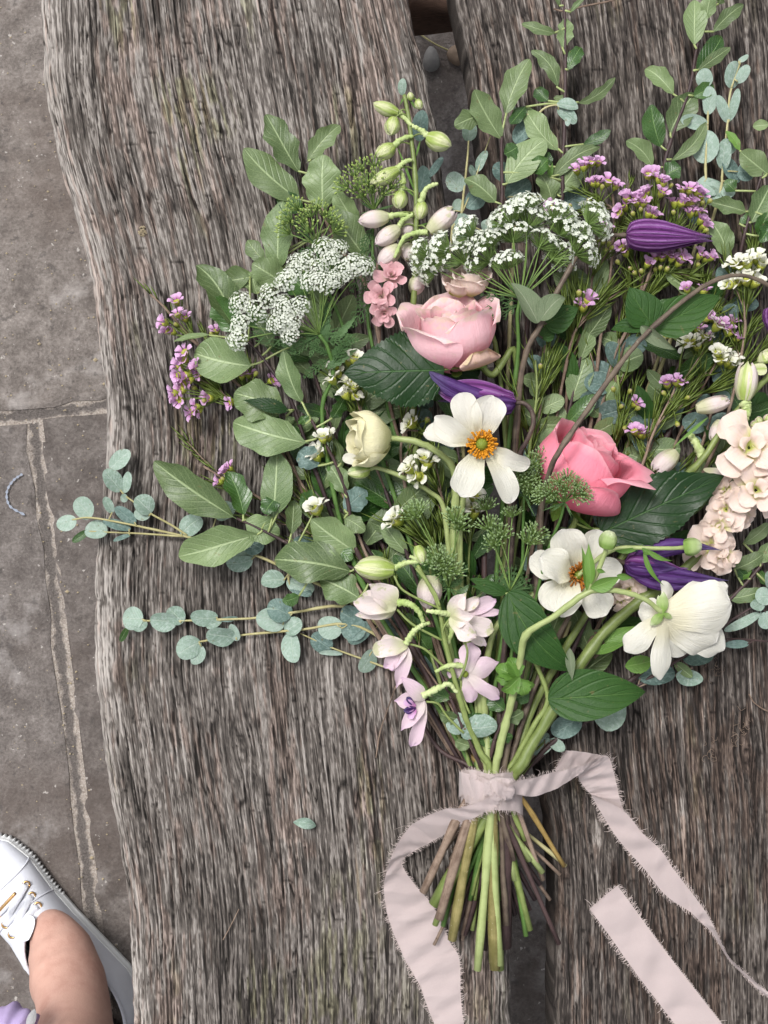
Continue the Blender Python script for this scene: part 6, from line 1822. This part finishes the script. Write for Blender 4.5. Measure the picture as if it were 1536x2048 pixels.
# long narrow grass-green stems with blades that drop below the tie
plan('F')
for i, (pts, tie, stub, mat, r, lab) in enumerate([
    ([(1060, 1330, .03), (1030, 1450, .03)], (24, .026), (1052, 1872, .02), 'stem_dkgreen', .0018, 'flat deep green stem end hanging lowest into the gap right of the dark twig'),
    ([(860, 1300, .026), (900, 1430, .028)], (-44, .03), (848, 1774, .02), 'stem_green', .0016, 'thin bright green stem end, leftmost below the ribbon'),
    ([(900, 1200, .02), (930, 1400, .022)], (-34, .024), (886, 1852, .014), 'stem_dkgreen', .0018, 'deep green stem end in shade between the brown stem ends'),
    ([(830, 1420, .02), (880, 1500, .02)], (-10, .034), (1118, 1888, .026), 'stem_dark', .0017, 'long dark twig end slanting right across the gap below the ribbon'),
    ([(1050, 1390, .022), (1030, 1500, .022)], (-40, .036), (846, 1785, .03), 'stem_brown', .0028, 'stubby red-brown stem end at the lower left beside the ribbon fold'),
    ([(900, 1400, .02), (940, 1500, .02)], (30, .036), (1086, 1760, .022), 'stem_brown', .0017, 'red-brown twig with a slanting cut end over the gap'),
    ([(880, 1380, .02), (930, 1500, .022)], (44, .034), (1128, 1732, .020), 'stem_ochre', .0017, 'ochre twig end resting on the left edge of the right plank'),
    ([(1010, 1300, .02), (1000, 1450, .02)], (26, .030), (1008, 1894, .016), 'stem_dark', .0052, 'thickest black-purple branch end in the middle below the ribbon'),
    ([(1030, 1400, .022), (1010, 1500, .024)], (0, .038), (990, 1938, .028), 'stem_olive', .0038, 'olive brown stem end with a torn pale scar, lowest beside the green one'),
    ([(1045, 1380, .024), (1025, 1490, .026)], (-22, .040), (904, 1880, .028), 'stem_olive', .0031, 'olive stem end with whitish bark left of the longest green stem'),
    ([(1055, 1370, .024), (1035, 1480, .026)], (-34, .044), (878, 1838, .034), 'stem_brown', .0031, 'smooth pinkish brown stem end crossing over the green stems'),
    ([(960, 1400, .03), (975, 1490, .03)], (-2, .016), (925, 1880, .008), 'stem_brown', .0013, 'thin red stem end low between olive and green stems')]):
    p = Plant('flower_stem', lab, 'stem', 'cut stem ends below the ribbon', mat)
    p.stem(pts, r * .8, r, tie, stub, sides=8)
    p.done()

# ================================================================== ribbon
def ribbon_mat():
    t = NT('blush_silk_ribbon')
    pos = t.geo(); uv = t.uv()
    wv_ = t.n('ShaderNodeTexWave', wave_type='BANDS'); t.set(wv_.inputs['Vector'], t.mapv(uv, (1, 1, 1))); wv_.inputs['Scale'].default_value = 14; wv_.inputs['Distortion'].default_value = 2.5; wv_.inputs['Detail'].default_value = 3
    w1 = t.math('ADD', t.noise(t.mapv(uv, (160, 400, 1)), 1.0, 2, .6), wv_.outputs['Fac'])
    sp = t.noise(pos, 1500, 2, .5)
    big = t.noise(pos, 40, 3)
    col = t.mix(t.math('ADD', t.math('MULTIPLY', sp, .5), t.math('MULTIPLY', big, .5)), (.48, .395, .385), (.62, .525, .515))
    wr = t.noise(t.mapv(uv, (2.5, 3.5, 1)), 1.0, 4, .6, .6)
    nrm = t.bump(t.math('ADD', t.math('ADD', sp, w1), t.math('MULTIPLY', wr, 2.2)), .5, .0007)
    return t.finish(col, .75, nrm, .2, .2, (.6, .48, .46), sheen=.25)
M['ribbon'] = ribbon_mat()
M['thread'] = flat_mat('ribbon_thread', (.66, .56, .53), .8, .1, 300, 0, .3)
rib = thing('ribbon', 'blush pink frayed silk ribbon tied round the stems, tails trailing over both planks', 'ribbon', W(985, 1574, 0))
def ribbon_strip(name, A, B, frayA=True, frayB=True, ends=(False, False), k=8, m=7, seed=0, bow=.0015):
    """strip between two edge curves (x, y, z)"""
    rng = random.Random(seed)
    a = catmull([P(*q) for q in A], k); b = catmull([P(*q) for q in B], k)
    n = min(len(a), len(b))
    def res(c, n):
        out = []
        L = [0]
        for i in range(1, len(c)): L.append(L[-1] + (c[i] - c[i - 1]).length)
        for i in range(n):
            s = L[-1] * i / (n - 1)
            j = 0
            while j < len(L) - 2 and L[j + 1] < s: j += 1
            f = (s - L[j]) / max(1e-9, L[j + 1] - L[j])
            out.append(c[j].lerp(c[j + 1], min(1, f)))
        return out
    N = max(30, n)
    if len(A) != len(B): a = res(a, N); b = res(b, N)
    n = len(a)
    V = []; F = []; UV = []
    for i in range(n):
        for j in range(m + 1):
            u = j / m
            p = a[i].lerp(b[i], u)
            p = p + Vector((0, 0, 1)) * (bow * math.sin(PI * u) * math.sin(i * .7 + seed) + .0006 * math.sin(i * .9 + 5 * u + seed) + .0005 * math.sin(i * 2.1 - 7 * u) * math.sin(i * .37 + seed))
            V.append(p); UV.append((u, i / 10))
    for i in range(n - 1):
        for j in range(m):
            q = i * (m + 1) + j
            F.append((q, q + m + 1, q + m + 2, q + 1))
    o = obj(name, V, F, M['ribbon'], rib, V[0], UV)
    # frayed threads
    fm = MB()
    def fray(c, other, dens=.00048):
        for i in range(len(c) - 1):
            seg = (c[i + 1] - c[i])
            cnt = max(1, int(seg.length / dens))
            out = (c[i] - other[i]); out.z *= .3
            if out.length < 1e-6: continue
            out.normalize()
            tn = seg.normalized()
            for _ in range(cnt):
                s = c[i].lerp(c[i + 1], rng.random())
                ph_ = s.x * 900 + s.y * 700
                L = rng.uniform(.0010, .0032) * (1 + .45 * math.sin(ph_) + .3 * math.sin(ph_ * 2.7 + 1)) + (.004 if rng.random() < .02 else 0)
                bend = .55 * math.sin(ph_ * 1.7) + rng.gauss(.1, .45)
                m1 = s + out * L * .55 + tn * L * bend * .3 + Vector((0, 0, rng.uniform(0, .0012)))
                e = s + out * L * rng.uniform(.7, 1.0) + tn * L * bend + Vector((0, 0, rng.uniform(-.001, .0018)))
                w = tn * .00014
                s0 = s - out * .0006
                fm.add([s0 - w, s0 + w, m1 + w, m1 - w, e + w * .5 + Vector((0, 0, .0001)), e - w * .5], [(0, 1, 2, 3), (3, 2, 4, 5)])
    if frayA: fray(a, b)
    if frayB: fray(b, a)
    if ends[0]:
        fray([a[0].lerp(b[0], i / 12) for i in range(13)], [a[3].lerp(b[3], i / 12) for i in range(13)])
    if ends[1]:
        fray([a[-1].lerp(b[-1], i / 12) for i in range(13)], [a[-4].lerp(b[-4], i / 12) for i in range(13)])
    if fm.v:
        f_ = fm.build('frayed_threads', M['thread'], o, V[0], smooth=False)
        f_['kind'] = 'stuff'
    return o
# band round the stems
plan('F')
def band(y0, y1, cx, rx, zc, rz, tilt, seed, frT=True):
    A = []; B = []
    for i in range(25):
        a = 2 * PI * i / 24
        x = cx + rx * math.cos(a); z = zc + rz * math.sin(a)
        A.append((x, y0 + tilt * math.cos(a) + 3 * math.sin(5 * a), z)); B.append((x * 1.0 + 3 * math.sin(3 * a), y1 + tilt * math.cos(a) * 1.3 + 3 * math.sin(4 * a + 1), z))
    return ribbon_strip('band', A, B, True, True, k=3, seed=seed, bow=.0008)
band(1545, 1598, 981, 63, .026, .0255, 5, 3)
band(1566, 1618, 984, 62, .0262, .0275, 8, 4)
# knot
rng = random.Random(9)
m = MB()
for i in range(10):
    th = PI * i / 9
    for j in range(16):
        ph = 2 * PI * j / 16
        r = 1 + .16 * math.sin(4 * ph + th * 3) + .1 * math.sin(7 * ph + 2)
        m.v.append(tuple(W(1003, 1578, .056) + Vector((.0095 * r * math.sin(th) * math.cos(ph), .0085 * r * math.sin(th) * math.sin(ph), .0042 * math.cos(th) * r)))); m.uv.append((j / 16, i / 9))
for i in range(9):
    for j in range(16):
        a = i * 16 + j; b = i * 16 + (j + 1) % 16
        m.f.append((a, b, b + 16, a + 16)); m.m.append(0)
m.build('knot', M['ribbon'], rib, W(1003, 1578, .056))
plan('K11')
# folds running into the knot
ribbon_strip('fold', [(500, 285, .040), (600, 310, .050), (700, 350, .058)], [(520, 430, .040), (610, 420, .052), (700, 395, .058)], True, True, seed=31)
ribbon_strip('fold', [(690, 330, .060), (720, 345, .062), (750, 370, .060)], [(660, 350, .060), (700, 410, .063), (745, 440, .060)], True, True, seed=32, k=4)
# left tail
ribbon_strip('tail', [(700, 375, .060), (655, 425, .058), (500, 480, .050), (400, 492, .040), (250, 560, .028), (190, 622, .024), (130, 720, .020), (92, 830, .016), (76, 920, .010), (92, 1050, .006), (130, 1170, .004), (200, 1330, .004), (270, 1450, .004), (310, 1560, .004), (352, 1668, .004), (420, 1850, .004)],
             [(720, 440, .056), (690, 475, .056), (600, 522, .048), (500, 572, .036), (400, 632, .024), (310, 682, .016), (225, 730, .012), (175, 785, .010), (235, 890, .008), (330, 1000, .006), (382, 1095, .005), (440, 1220, .004), (490, 1310, .004), (497, 1500, .004), (515, 1668, .004), (560, 1850, .004)], ends=(False, False), seed=5)
plan('K13')
# right tail: out from the knot, folded over, then down across the right plank
ribbon_strip('tail', [(-90, 360, .060), (0, 312, .054), (100, 292, .044), (200, 262, .036), (330, 236, .030), (430, 206, .027), (512, 160, .024)],
             [(-90, 395, .058), (0, 402, .050), (85, 412, .042), (220, 366, .033), (310, 312, .027), (390, 262, .023), (500, 176, .020)], True, False, seed=6)
ribbon_strip('tail', [(512, 158, .022), (450, 146, .020), (360, 132, .018), (285, 126, .016)], [(500, 180, .018), (420, 215, .014), (320, 240, .010), (215, 252, .008)], False, True, ends=(False, True), seed=7)
ribbon_strip('tail', [(500, 156, .021), (545, 165, .018), (570, 220, .014), (592, 310, .010), (612, 400, .008), (640, 500, .006)],
             [(420, 205, .019), (370, 262, .014), (365, 300, .010), (395, 350, .007), (430, 390, .005), (448, 404, .004)], True, True, seed=8)
ribbon_strip('tail', [(455, 402, .010), (640, 500, .010), (760, 640, .009), (870, 742, .008), (950, 860, .008), (1080, 1030, .009), (1160, 1142, .010), (1216, 1250, .012), (1292, 1402, .012), (1402, 1512, .010), (1536, 1622, .008), (1700, 1720, .006)],
             [(440, 402, .005), (520, 542, .004), (620, 692, .004), (780, 872, .004), (900, 1022, .004), (1060, 1132, .004), (1130, 1200, .004), (1195, 1262, .004), (1285, 1412, .004), (1390, 1522, .004), (1528, 1650, .004), (1690, 1760, .004)], True, True, seed=9)
ribbon_strip('tail', [(432, 1110, .005), (560, 1282, .004), (700, 1482, .004), (860, 1692, .004), (962, 1825, .004), (1150, 2060, .004)], [(602, 962, .006), (720, 1122, .005), (880, 1342, .005), (1050, 1562, .005), (1252, 1821, .005), (1430, 2050, .005)], True, True, ends=(True, False), seed=10)

# ================================================================== litter on the planks
plan('F')
tag(blade('fallen_leaf', None, W(588, 1650, .004), W(632, 1648, .005), 20 * .00036, M['euc'], prof='ell', arch=.15, cup=.5, n=10, m=6), 'single small fallen eucalyptus leaf alone on the left plank below the bouquet', 'leaf') if False else None
WL[None] = Vector()
def loose(name, label, cat, pts, r, mat, group=None):
    path = catmull([W(*q) for q in pts], 6)
    v, f, uv = tube_geo(path, r, 5, .1)
    return tag(obj(name, v, f, M[mat], None, path[0], uv), label, cat, group)
V_, F_, U_ = blade_geo(W(632, 1652, .003), W(586, 1644, .004), 24 * .00036, prof='ell', arch=.25, cup=.3, side=.12, n=12, m=6)
tag(obj('fallen_leaf', V_, F_, M['euc'], None, W(586, 1652, .003), U_), 'single small fallen eucalyptus leaf alone on the left plank below the bouquet', 'leaf')
loose('dry_needle', 'long red-brown dry needle lying below the blush delphinium florets', 'needle', [(792, 1372, .05), (775, 1420, .02), (760, 1465, .006), (752, 1515, .003)], .0005, 'stem_brown', 'dry needles on the bench')
loose('dry_needle', 'faint brown needle lying near the bottom of the left plank', 'needle', [(478, 1818, .003), (462, 1850, .003), (446, 1880, .003)], .00035, 'stem_brown', 'dry needles on the bench')
loose('dry_needle', 'curved orange-brown needle at the right edge of the right plank', 'needle', [(1498, 1388, .004), (1508, 1405, .005), (1530, 1420, .004), (1545, 1424, .004)], .0005, 'stem_brown', 'dry needles on the bench')
loose('dry_needle', 'short brown needle on the left plank right of the yellowish crumb', 'needle', [(118, 205, GZ + .002), (160, 235, GZ + .002)], .0004, 'stem_euc', None) if False else None
loose('bare_twig', 'thin brown bare twig crossing the top of the right plank', 'twig', [(1108, 18, .004), (1128, 22, .010), (1170, 12, .012), (1220, 2, .010), (1262, -14, .006)], .0007, 'stem_brown')
loose('dead_stalk', 'pale dead stalk lying on the ground in the gap near the pebbles', 'stalk', [(828, 60, GZ + .004), (870, 88, GZ + .006), (915, 108, GZ + .004)], .0009, 'stem_euc')
# dry moss wisps on the right plank
rng = random.Random(4)
for (cx, cy, n, s, lab) in ((1482, 1452, 22, 20, 'wisp of dry brownish moss on the right plank level with the tie'), (1425, 1335, 14, 14, 'wisp of dry moss just below the nodding white flower'), (1420, 1500, 14, 13, 'smaller wisp of dry moss between the mossy patch and the ribbon loop')):
    m = MB()
    for i in range(n):
        a = W(cx + rng.gauss(0, s * .5), cy + rng.gauss(0, s), .002)
        d = Vector((rng.gauss(0, 1), rng.gauss(0, 1), 0)).normalized() * rng.uniform(.002, .006)
        v, f, uv = tube_geo(catmull([a, a + d * .5 + Vector((d.y, -d.x, .002)) * .4, a + d], 3), .00016, 3)
        m.add(v, f, uv)
    o = m.build('dry_moss', M['stem_brown'], None, W(cx, cy, 0))
    tag(o, lab, 'moss', 'dry moss on the bench')
# grit on the paving: too fine to count
m = MB()
rng = random.Random(8)
for i in range(420):
    x = rng.uniform(-10, 260); y = rng.uniform(0, 2048)
    c = W(x, y, GZ + .001); s = rng.uniform(.0005, .0015) * (2 if rng.random() < .06 else 1)
    v = [c + Vector((s, 0, 0)), c + Vector((0, s * .8, 0)), c - Vector((s, 0, 0)), c - Vector((0, s * .8, 0)), c + Vector((0, 0, s)), c - Vector((0, 0, s))]
    m.add(v, [(0, 1, 4), (1, 2, 4), (2, 3, 4), (3, 0, 4)])
o = m.build('grit', M_crumb, None, W(100, 1000, GZ)); o['kind'] = 'stuff'; o['label'] = 'pale grit scattered on the paving left of the bench'; o['category'] = 'grit'

# ================================================================== person: foot in a white sneaker
def skin_mat():
    t = NT('skin')
    pos = t.geo()
    n = t.smooth(t.noise(pos, 34, 5, .65), .25, .62); f = t.noise(pos, 700, 3)
    col = t.mix(n, (.44, .24, .19), (.55, .335, .27))
    return t.finish(col, .5, t.bump(t.math('ADD', f, t.math('MULTIPLY', t.noise(pos, 180, 4, .6), 1.5)), .35, .0008), .35, .05, (.7, .25, .15))
def canvas_mat():
    t = NT('white_canvas')
    uv = t.uv(); pos = t.geo()
    ch = t.n('ShaderNodeTexWave', wave_type='BANDS'); t.set(ch.inputs['Vector'], t.mapv(pos, (1, 1, 1))); ch.inputs['Scale'].default_value = 420; ch.inputs['Distortion'].default_value = .5
    n = t.noise(pos, 60, 4)
    col = t.mix(n, (.58, .595, .65), (.68, .695, .75))
    return t.finish(col, .75, t.bump(t.math('ADD', t.math('MULTIPLY', ch.outputs['Fac'], .4), n), .3, .0006), .2)
M['skin'] = skin_mat()
M['canvas'] = canvas_mat()
M['rubber'] = flat_mat('white_rubber', (.76, .77, .77), .5, .08, 90, .2)
M['gold'] = flat_mat('gold_metal', (.80, .50, .22), .28, .1, 300, .05, 0, .5, 1.)
M['lilac'] = flat_mat('lilac_fabric', (.50, .40, .66), .8, .12, 120, .4, .1)
M['greyhem'] = flat_mat('grey_tape', (.36, .36, .37), .7, .12, 900, .6)

heel = W(280, 2054, GZ); toe = W(-50, 1674, GZ)
per = thing('person', 'foot in a white canvas sneaker with bare ankle and a lilac cuff, lower left corner', 'person', W(150, 1960, GZ))
fd = (toe - heel); FL = fd.length; fd.normalize()
fs = Vector((fd.y, -fd.x, 0))        # to the right of the walking direction (towards the bench)
zz = Vector((0, 0, 1))
def hw(t):   # half width of the sole along heel(0) -> toe(1), metres: (left, right)
    r = np.interp(t, [0, .03, .10, .22, .38, .52, .66, .80, .90, .96, 1.0], [.004, .019, .031, .036, .034, .032, .032, .035, .030, .019, .003])
    l = np.interp(t, [0, .03, .10, .22, .38, .52, .66, .80, .90, .96, 1.0], [.004, .017, .026, .029, .030, .032, .037, .038, .031, .020, .003])
    return l, r
def topz(t):
    return float(np.interp(t, [0, .05, .15, .35, .5, .6, .7, .8, .9, 1.0], [.075, .078, .072, .068, .088, .076, .060, .050, .042, .026]))
def opw(t):  # half width of the opening
    a = (t - .325) / .265
    return .0275 * math.sqrt(max(0, 1 - a * a)) if abs(a) < 1 else 0.
def at_f(t, x, z):
    return heel + fd * (FL * t) + fs * (x + .10 * z) + zz * (z)
NT_ = 64
V = []; F = []; UV = []
ts = [0.5 - .5 * math.cos(PI * i / NT_) for i in range(NT_ + 1)]
for t in ts:
    l, r = hw(t); ow = opw(t); zt = topz(t)
    for sg, w_ in ((1, r), (-1, l)):
        zt = topz(t) * (1 if sg > 0 else 1 - .14 * math.exp(-((t - .22) / .2) ** 2))
        for j in range(13):
            a = j / 12
            x0, z0 = w_, .020; x1, z1 = w_ * 1.02, zt * .92; x2, z2 = min(ow, w_ * .86), zt
            x = (1 - a) ** 2 * x0 + 2 * a * (1 - a) * x1 + a * a * x2
            z = (1 - a) ** 2 * z0 + 2 * a * (1 - a) * z1 + a * a * z2
            V.append(at_f(t, sg * x, z)); UV.append((a, t))
for i in range(NT_):
    for h in range(2):
        for j in range(12):
            a = i * 26 + h * 13 + j; b = a + 26
            F.append((a, b, b + 1, a + 1) if h else (a, a + 1, b + 1, b))
shoe = obj('shoe', V, F, M['canvas'], per, W(150, 1900, GZ), UV)
# sole with a ribbed toe
V = []; F = []; UV = []
per_t = [(t, 1) for t in np.linspace(0, 1, 240)] + [(t, -1) for t in np.linspace(1, 0, 240)[1:-1]]
rng = random.Random(2)
prof_z = [(.0, -.001), (.003, .0015), (.010, .0022), (.0135, .002), (.0145, .0005), (.021, .0010), (.0235, .0), (.0235, -.004)]
nr_ = len(per_t)
for i, (t, sg) in enumerate(per_t):
    l, r = hw(t)
    w_ = (r if sg > 0 else l)
    # outward normal estimate
    t2 = min(1, t + .004); t1 = max(0, t - .004)
    w2 = hw(t2)[0 if sg < 0 else 1]; w1 = hw(t1)[0 if sg < 0 else 1]
    tx = (w2 - w1) / ((t2 - t1) * FL)
    nl = Vector((1, -tx)); nl.normalize()
    for (z, o) in prof_z:
        if t > .60 and z < .014:
            o = o + .0011 * (1 if (i % 4) < 2 else -1)
        V.append(at_f(t, sg * (w_ + o * nl.x), z) + fd * (o * nl.y)); UV.append((z * 20, t))
k = len(prof_z)
for i in range(nr_):
    j = (i + 1) % nr_
    for q in range(k - 1):
        F.append((i * k + q, j * k + q, j * k + q + 1, i * k + q + 1))
so = obj('sole', V, F, M['rubber'], shoe, W(150, 1900, GZ), UV)
# collar binding round the opening
pts = []
for i in range(49):
    a = 2 * PI * i / 48
    t = .325 + .260 * math.cos(a)
    pts.append(at_f(t, min(opw(t), hw(t)[0 if a > PI else 1] * .86) * (1 if a < PI else -1), topz(t) * (1 if a < PI else 1 - .14 * math.exp(-((t - .22) / .2) ** 2)) + .0008))
v, f, uv = tube_geo(pts, .0021, 6)
obj('collar_binding', v, f, M['canvas'], shoe, pts[0], uv)
# seams
for ta, tb, sg in ((.64, .64, 0), (.80, .80, 0)):
    pts = []
    for i in range(25):
        a = -1 + 2 * i / 24
        tt = ta + .03 * (1 - a * a) * (1 if ta < .7 else -.6)
        l, r = hw(tt); w_ = r if a > 0 else l
        aa = 1 - abs(a)
        zt = topz(tt)
        x = (1 - aa) ** 2 * w_ + 2 * aa * (1 - aa) * w_ * 1.02
        z = (1 - aa) ** 2 * .02 + 2 * aa * (1 - aa) * zt * .92 + aa * aa * zt
        pts.append(at_f(tt, (1 if a > 0 else -1) * x, z + .0006))
    v, f, uv = tube_geo(pts, .0009, 5)
    obj('seam', v, f, M['canvas'], shoe, pts[0], uv)
def surf(px, py):
    """point on the shoe upper under a plan position"""
    best = None; bd = 1e9
    for q in Vshoe:
        s_ = (CH - q.z)
        X = q.x / s_ * FPX + 768; Y = 1024 - q.y / s_ * FPX
        d = (X - px) ** 2 + (Y - py) ** 2 - q.z * 0
        if d < bd: bd = d; best = q
    return W(px, py, best.z)
Vshoe = [Vector(v_.co) + WL[shoe] for v_ in shoe.data.vertices]
def ring(c, nrm, R, r, mat, parent, name):
    a, x, y = axis_frame(nrm)
    pts = [c + (x * math.cos(2 * PI * i / 20) + y * math.sin(2 * PI * i / 20)) * R for i in range(21)]
    v, f, uv = tube_geo(pts, r, 6)
    return obj(name, v, f, mat, parent, c, uv)
E_r = [(53, 1769), (64, 1791), (76, 1811)]
E_l = [(-2, 1826), (12, 1848), (25, 1868)]
for (ex, ey) in E_r + E_l:
    c = surf(ex, ey) + zz * .0012
    ring(c, (.2, .1, 1), .0034, .0011, M['gold'], shoe, 'eyelet')
# tongue and laces
V_, F_, U_ = blade_geo(at_f(.66, 0, topz(.66) + .002), at_f(.575, 0, topz(.57) + .010), .030, prof='ell', arch=.03, cup=-.25, n=12, m=8)
obj('tongue', V_, F_, M['canvas'], shoe, at_f(.6, 0, .06), U_)
for (a, b) in zip(E_r, E_l):
    A_ = surf(*a) + zz * .003; B_ = surf(*b) + zz * .003
    mid = A_.lerp(B_, .5) + zz * .007
    v, f, uv = tube_geo(catmull([A_, mid, B_], 8), .0040, 8, .03, 1, .35)
    obj('lace', v, f, M['canvas'], shoe, A_, uv)
for (a, b) in (((53, 1769), (12, 1848)), ((64, 1791), (25, 1868))):
    A_ = surf(*a) + zz * .003; B_ = surf(*b) + zz * .003
    mid = A_.lerp(B_, .5) + zz * .010
    v, f, uv = tube_geo(catmull([A_, mid, B_], 8), .0038, 8, .03, 1, .35)
    obj('lace', v, f, M['canvas'], shoe, A_, uv)
c0 = W(31, 1786, GZ + .088); c1 = W(-6, 1826, GZ + .086)
v, f, uv = tube_geo(catmull([c0, c0.lerp(c1, .5) + zz * .001, c1], 5), .0016, 8)
obj('lace_tip', v, f, M['gold'], shoe, c0, uv)
# leg: one continuous surface from inside the shoe up past the picture edge
secs = [  # centre (x, y, z above ground), radius across, radius along the foot
    (84, 1846, .052, .014, .012), (101, 1862, .064, .023, .022), (119, 1899, .075, .031, .033), (135, 1954, .095, .0335, .040), (146, 2005, .125, .033, .038), (151, 2052, .16, .0328, .037), (152, 2110, .205, .036, .040), (150, 2200, .28, .044, .048), (140, 2330, .36, .05, .053), (130, 2480, .42, .05, .053)]
cen = catmull([W(s[0], s[1], GZ + s[2]) for s in secs], 5)
ra = np.interp(np.linspace(0, len(secs) - 1, len(cen)), range(len(secs)), [s[3] for s in secs])
rb = np.interp(np.linspace(0, len(secs) - 1, len(cen)), range(len(secs)), [s[4] for s in secs])
V = []; F = []; UV = []
K = 32
for i, c in enumerate(cen):
    d = (cen[min(i + 1, len(cen) - 1)] - cen[max(i - 1, 0)]).normalized()
    x = (fs - d * fs.dot(d)).normalized(); y = d.cross(x)
    if y.dot(fd) < 0: y = -y
    for j in range(K):
        a = 2 * PI * j / K
        p_ = c + x * (math.cos(a) * ra[i]) + y * (math.sin(a) * rb[i])
        for (bx, by, bz, br, bh) in ((164, 1958, .098, .013, .0075), (90, 1985, .10, .014, .006), (130, 1905, .10, .02, .002)):
            g_ = (p_ - W(bx, by, GZ + bz)).length
            p_ = p_ + (p_ - c).normalized() * bh * math.exp(-(g_ / br) ** 2)
        V.append(p_); UV.append((j / K, i / len(cen)))
for i in range(len(cen) - 1):
    for j in range(K):
        a = i * K + j; b = i * K + (j + 1) % K
        F.append((a, b, b + K, a + K))
F.append(tuple(range(K - 1, -1, -1))); F.append(tuple(range((len(cen) - 1) * K, len(cen) * K)))
obj('leg', V, F, M['skin'], per, W(150, 1960, GZ), UV)
# gathered lilac cuff
V = []; F = []; UV = []
cc = W(18, 2074, -.20)
nu_, nv_ = 72, 12
for i in range(nv_ + 1):
    s_ = i / nv_
    for j in range(nu_):
        a = 2 * PI * j / nu_
        fold = 1 + .10 * math.sin(7 * a + 3 * s_) * s_ + .05 * math.sin(13 * a + 1)
        r = .026 * (.25 + .75 * math.sin(PI * min(1, s_ * .62 + .02))) * fold
        V.append(cc + Vector((r * math.cos(a), r * math.sin(a) * .95, .018 * math.cos(PI * s_ * .8) + .003 * math.sin(7 * a + 2)))); UV.append((j / nu_, s_))
for i in range(nv_):
    for j in range(nu_):
        a = i * nu_ + j; b = i * nu_ + (j + 1) % nu_
        F.append((a, b, b + nu_, a + nu_))
cuff = obj('trouser_cuff', V, F, M['lilac'], per, cc, UV)
V_, F_, U_ = blade_geo(W(56, 2060, -.178), W(69, 2018, -.19), .0085, prof='obl', cup=-.3, arch=.05, n=8, m=4)
obj('grey_edging', V_, F_, M['greyhem'], cuff, cc, U_)
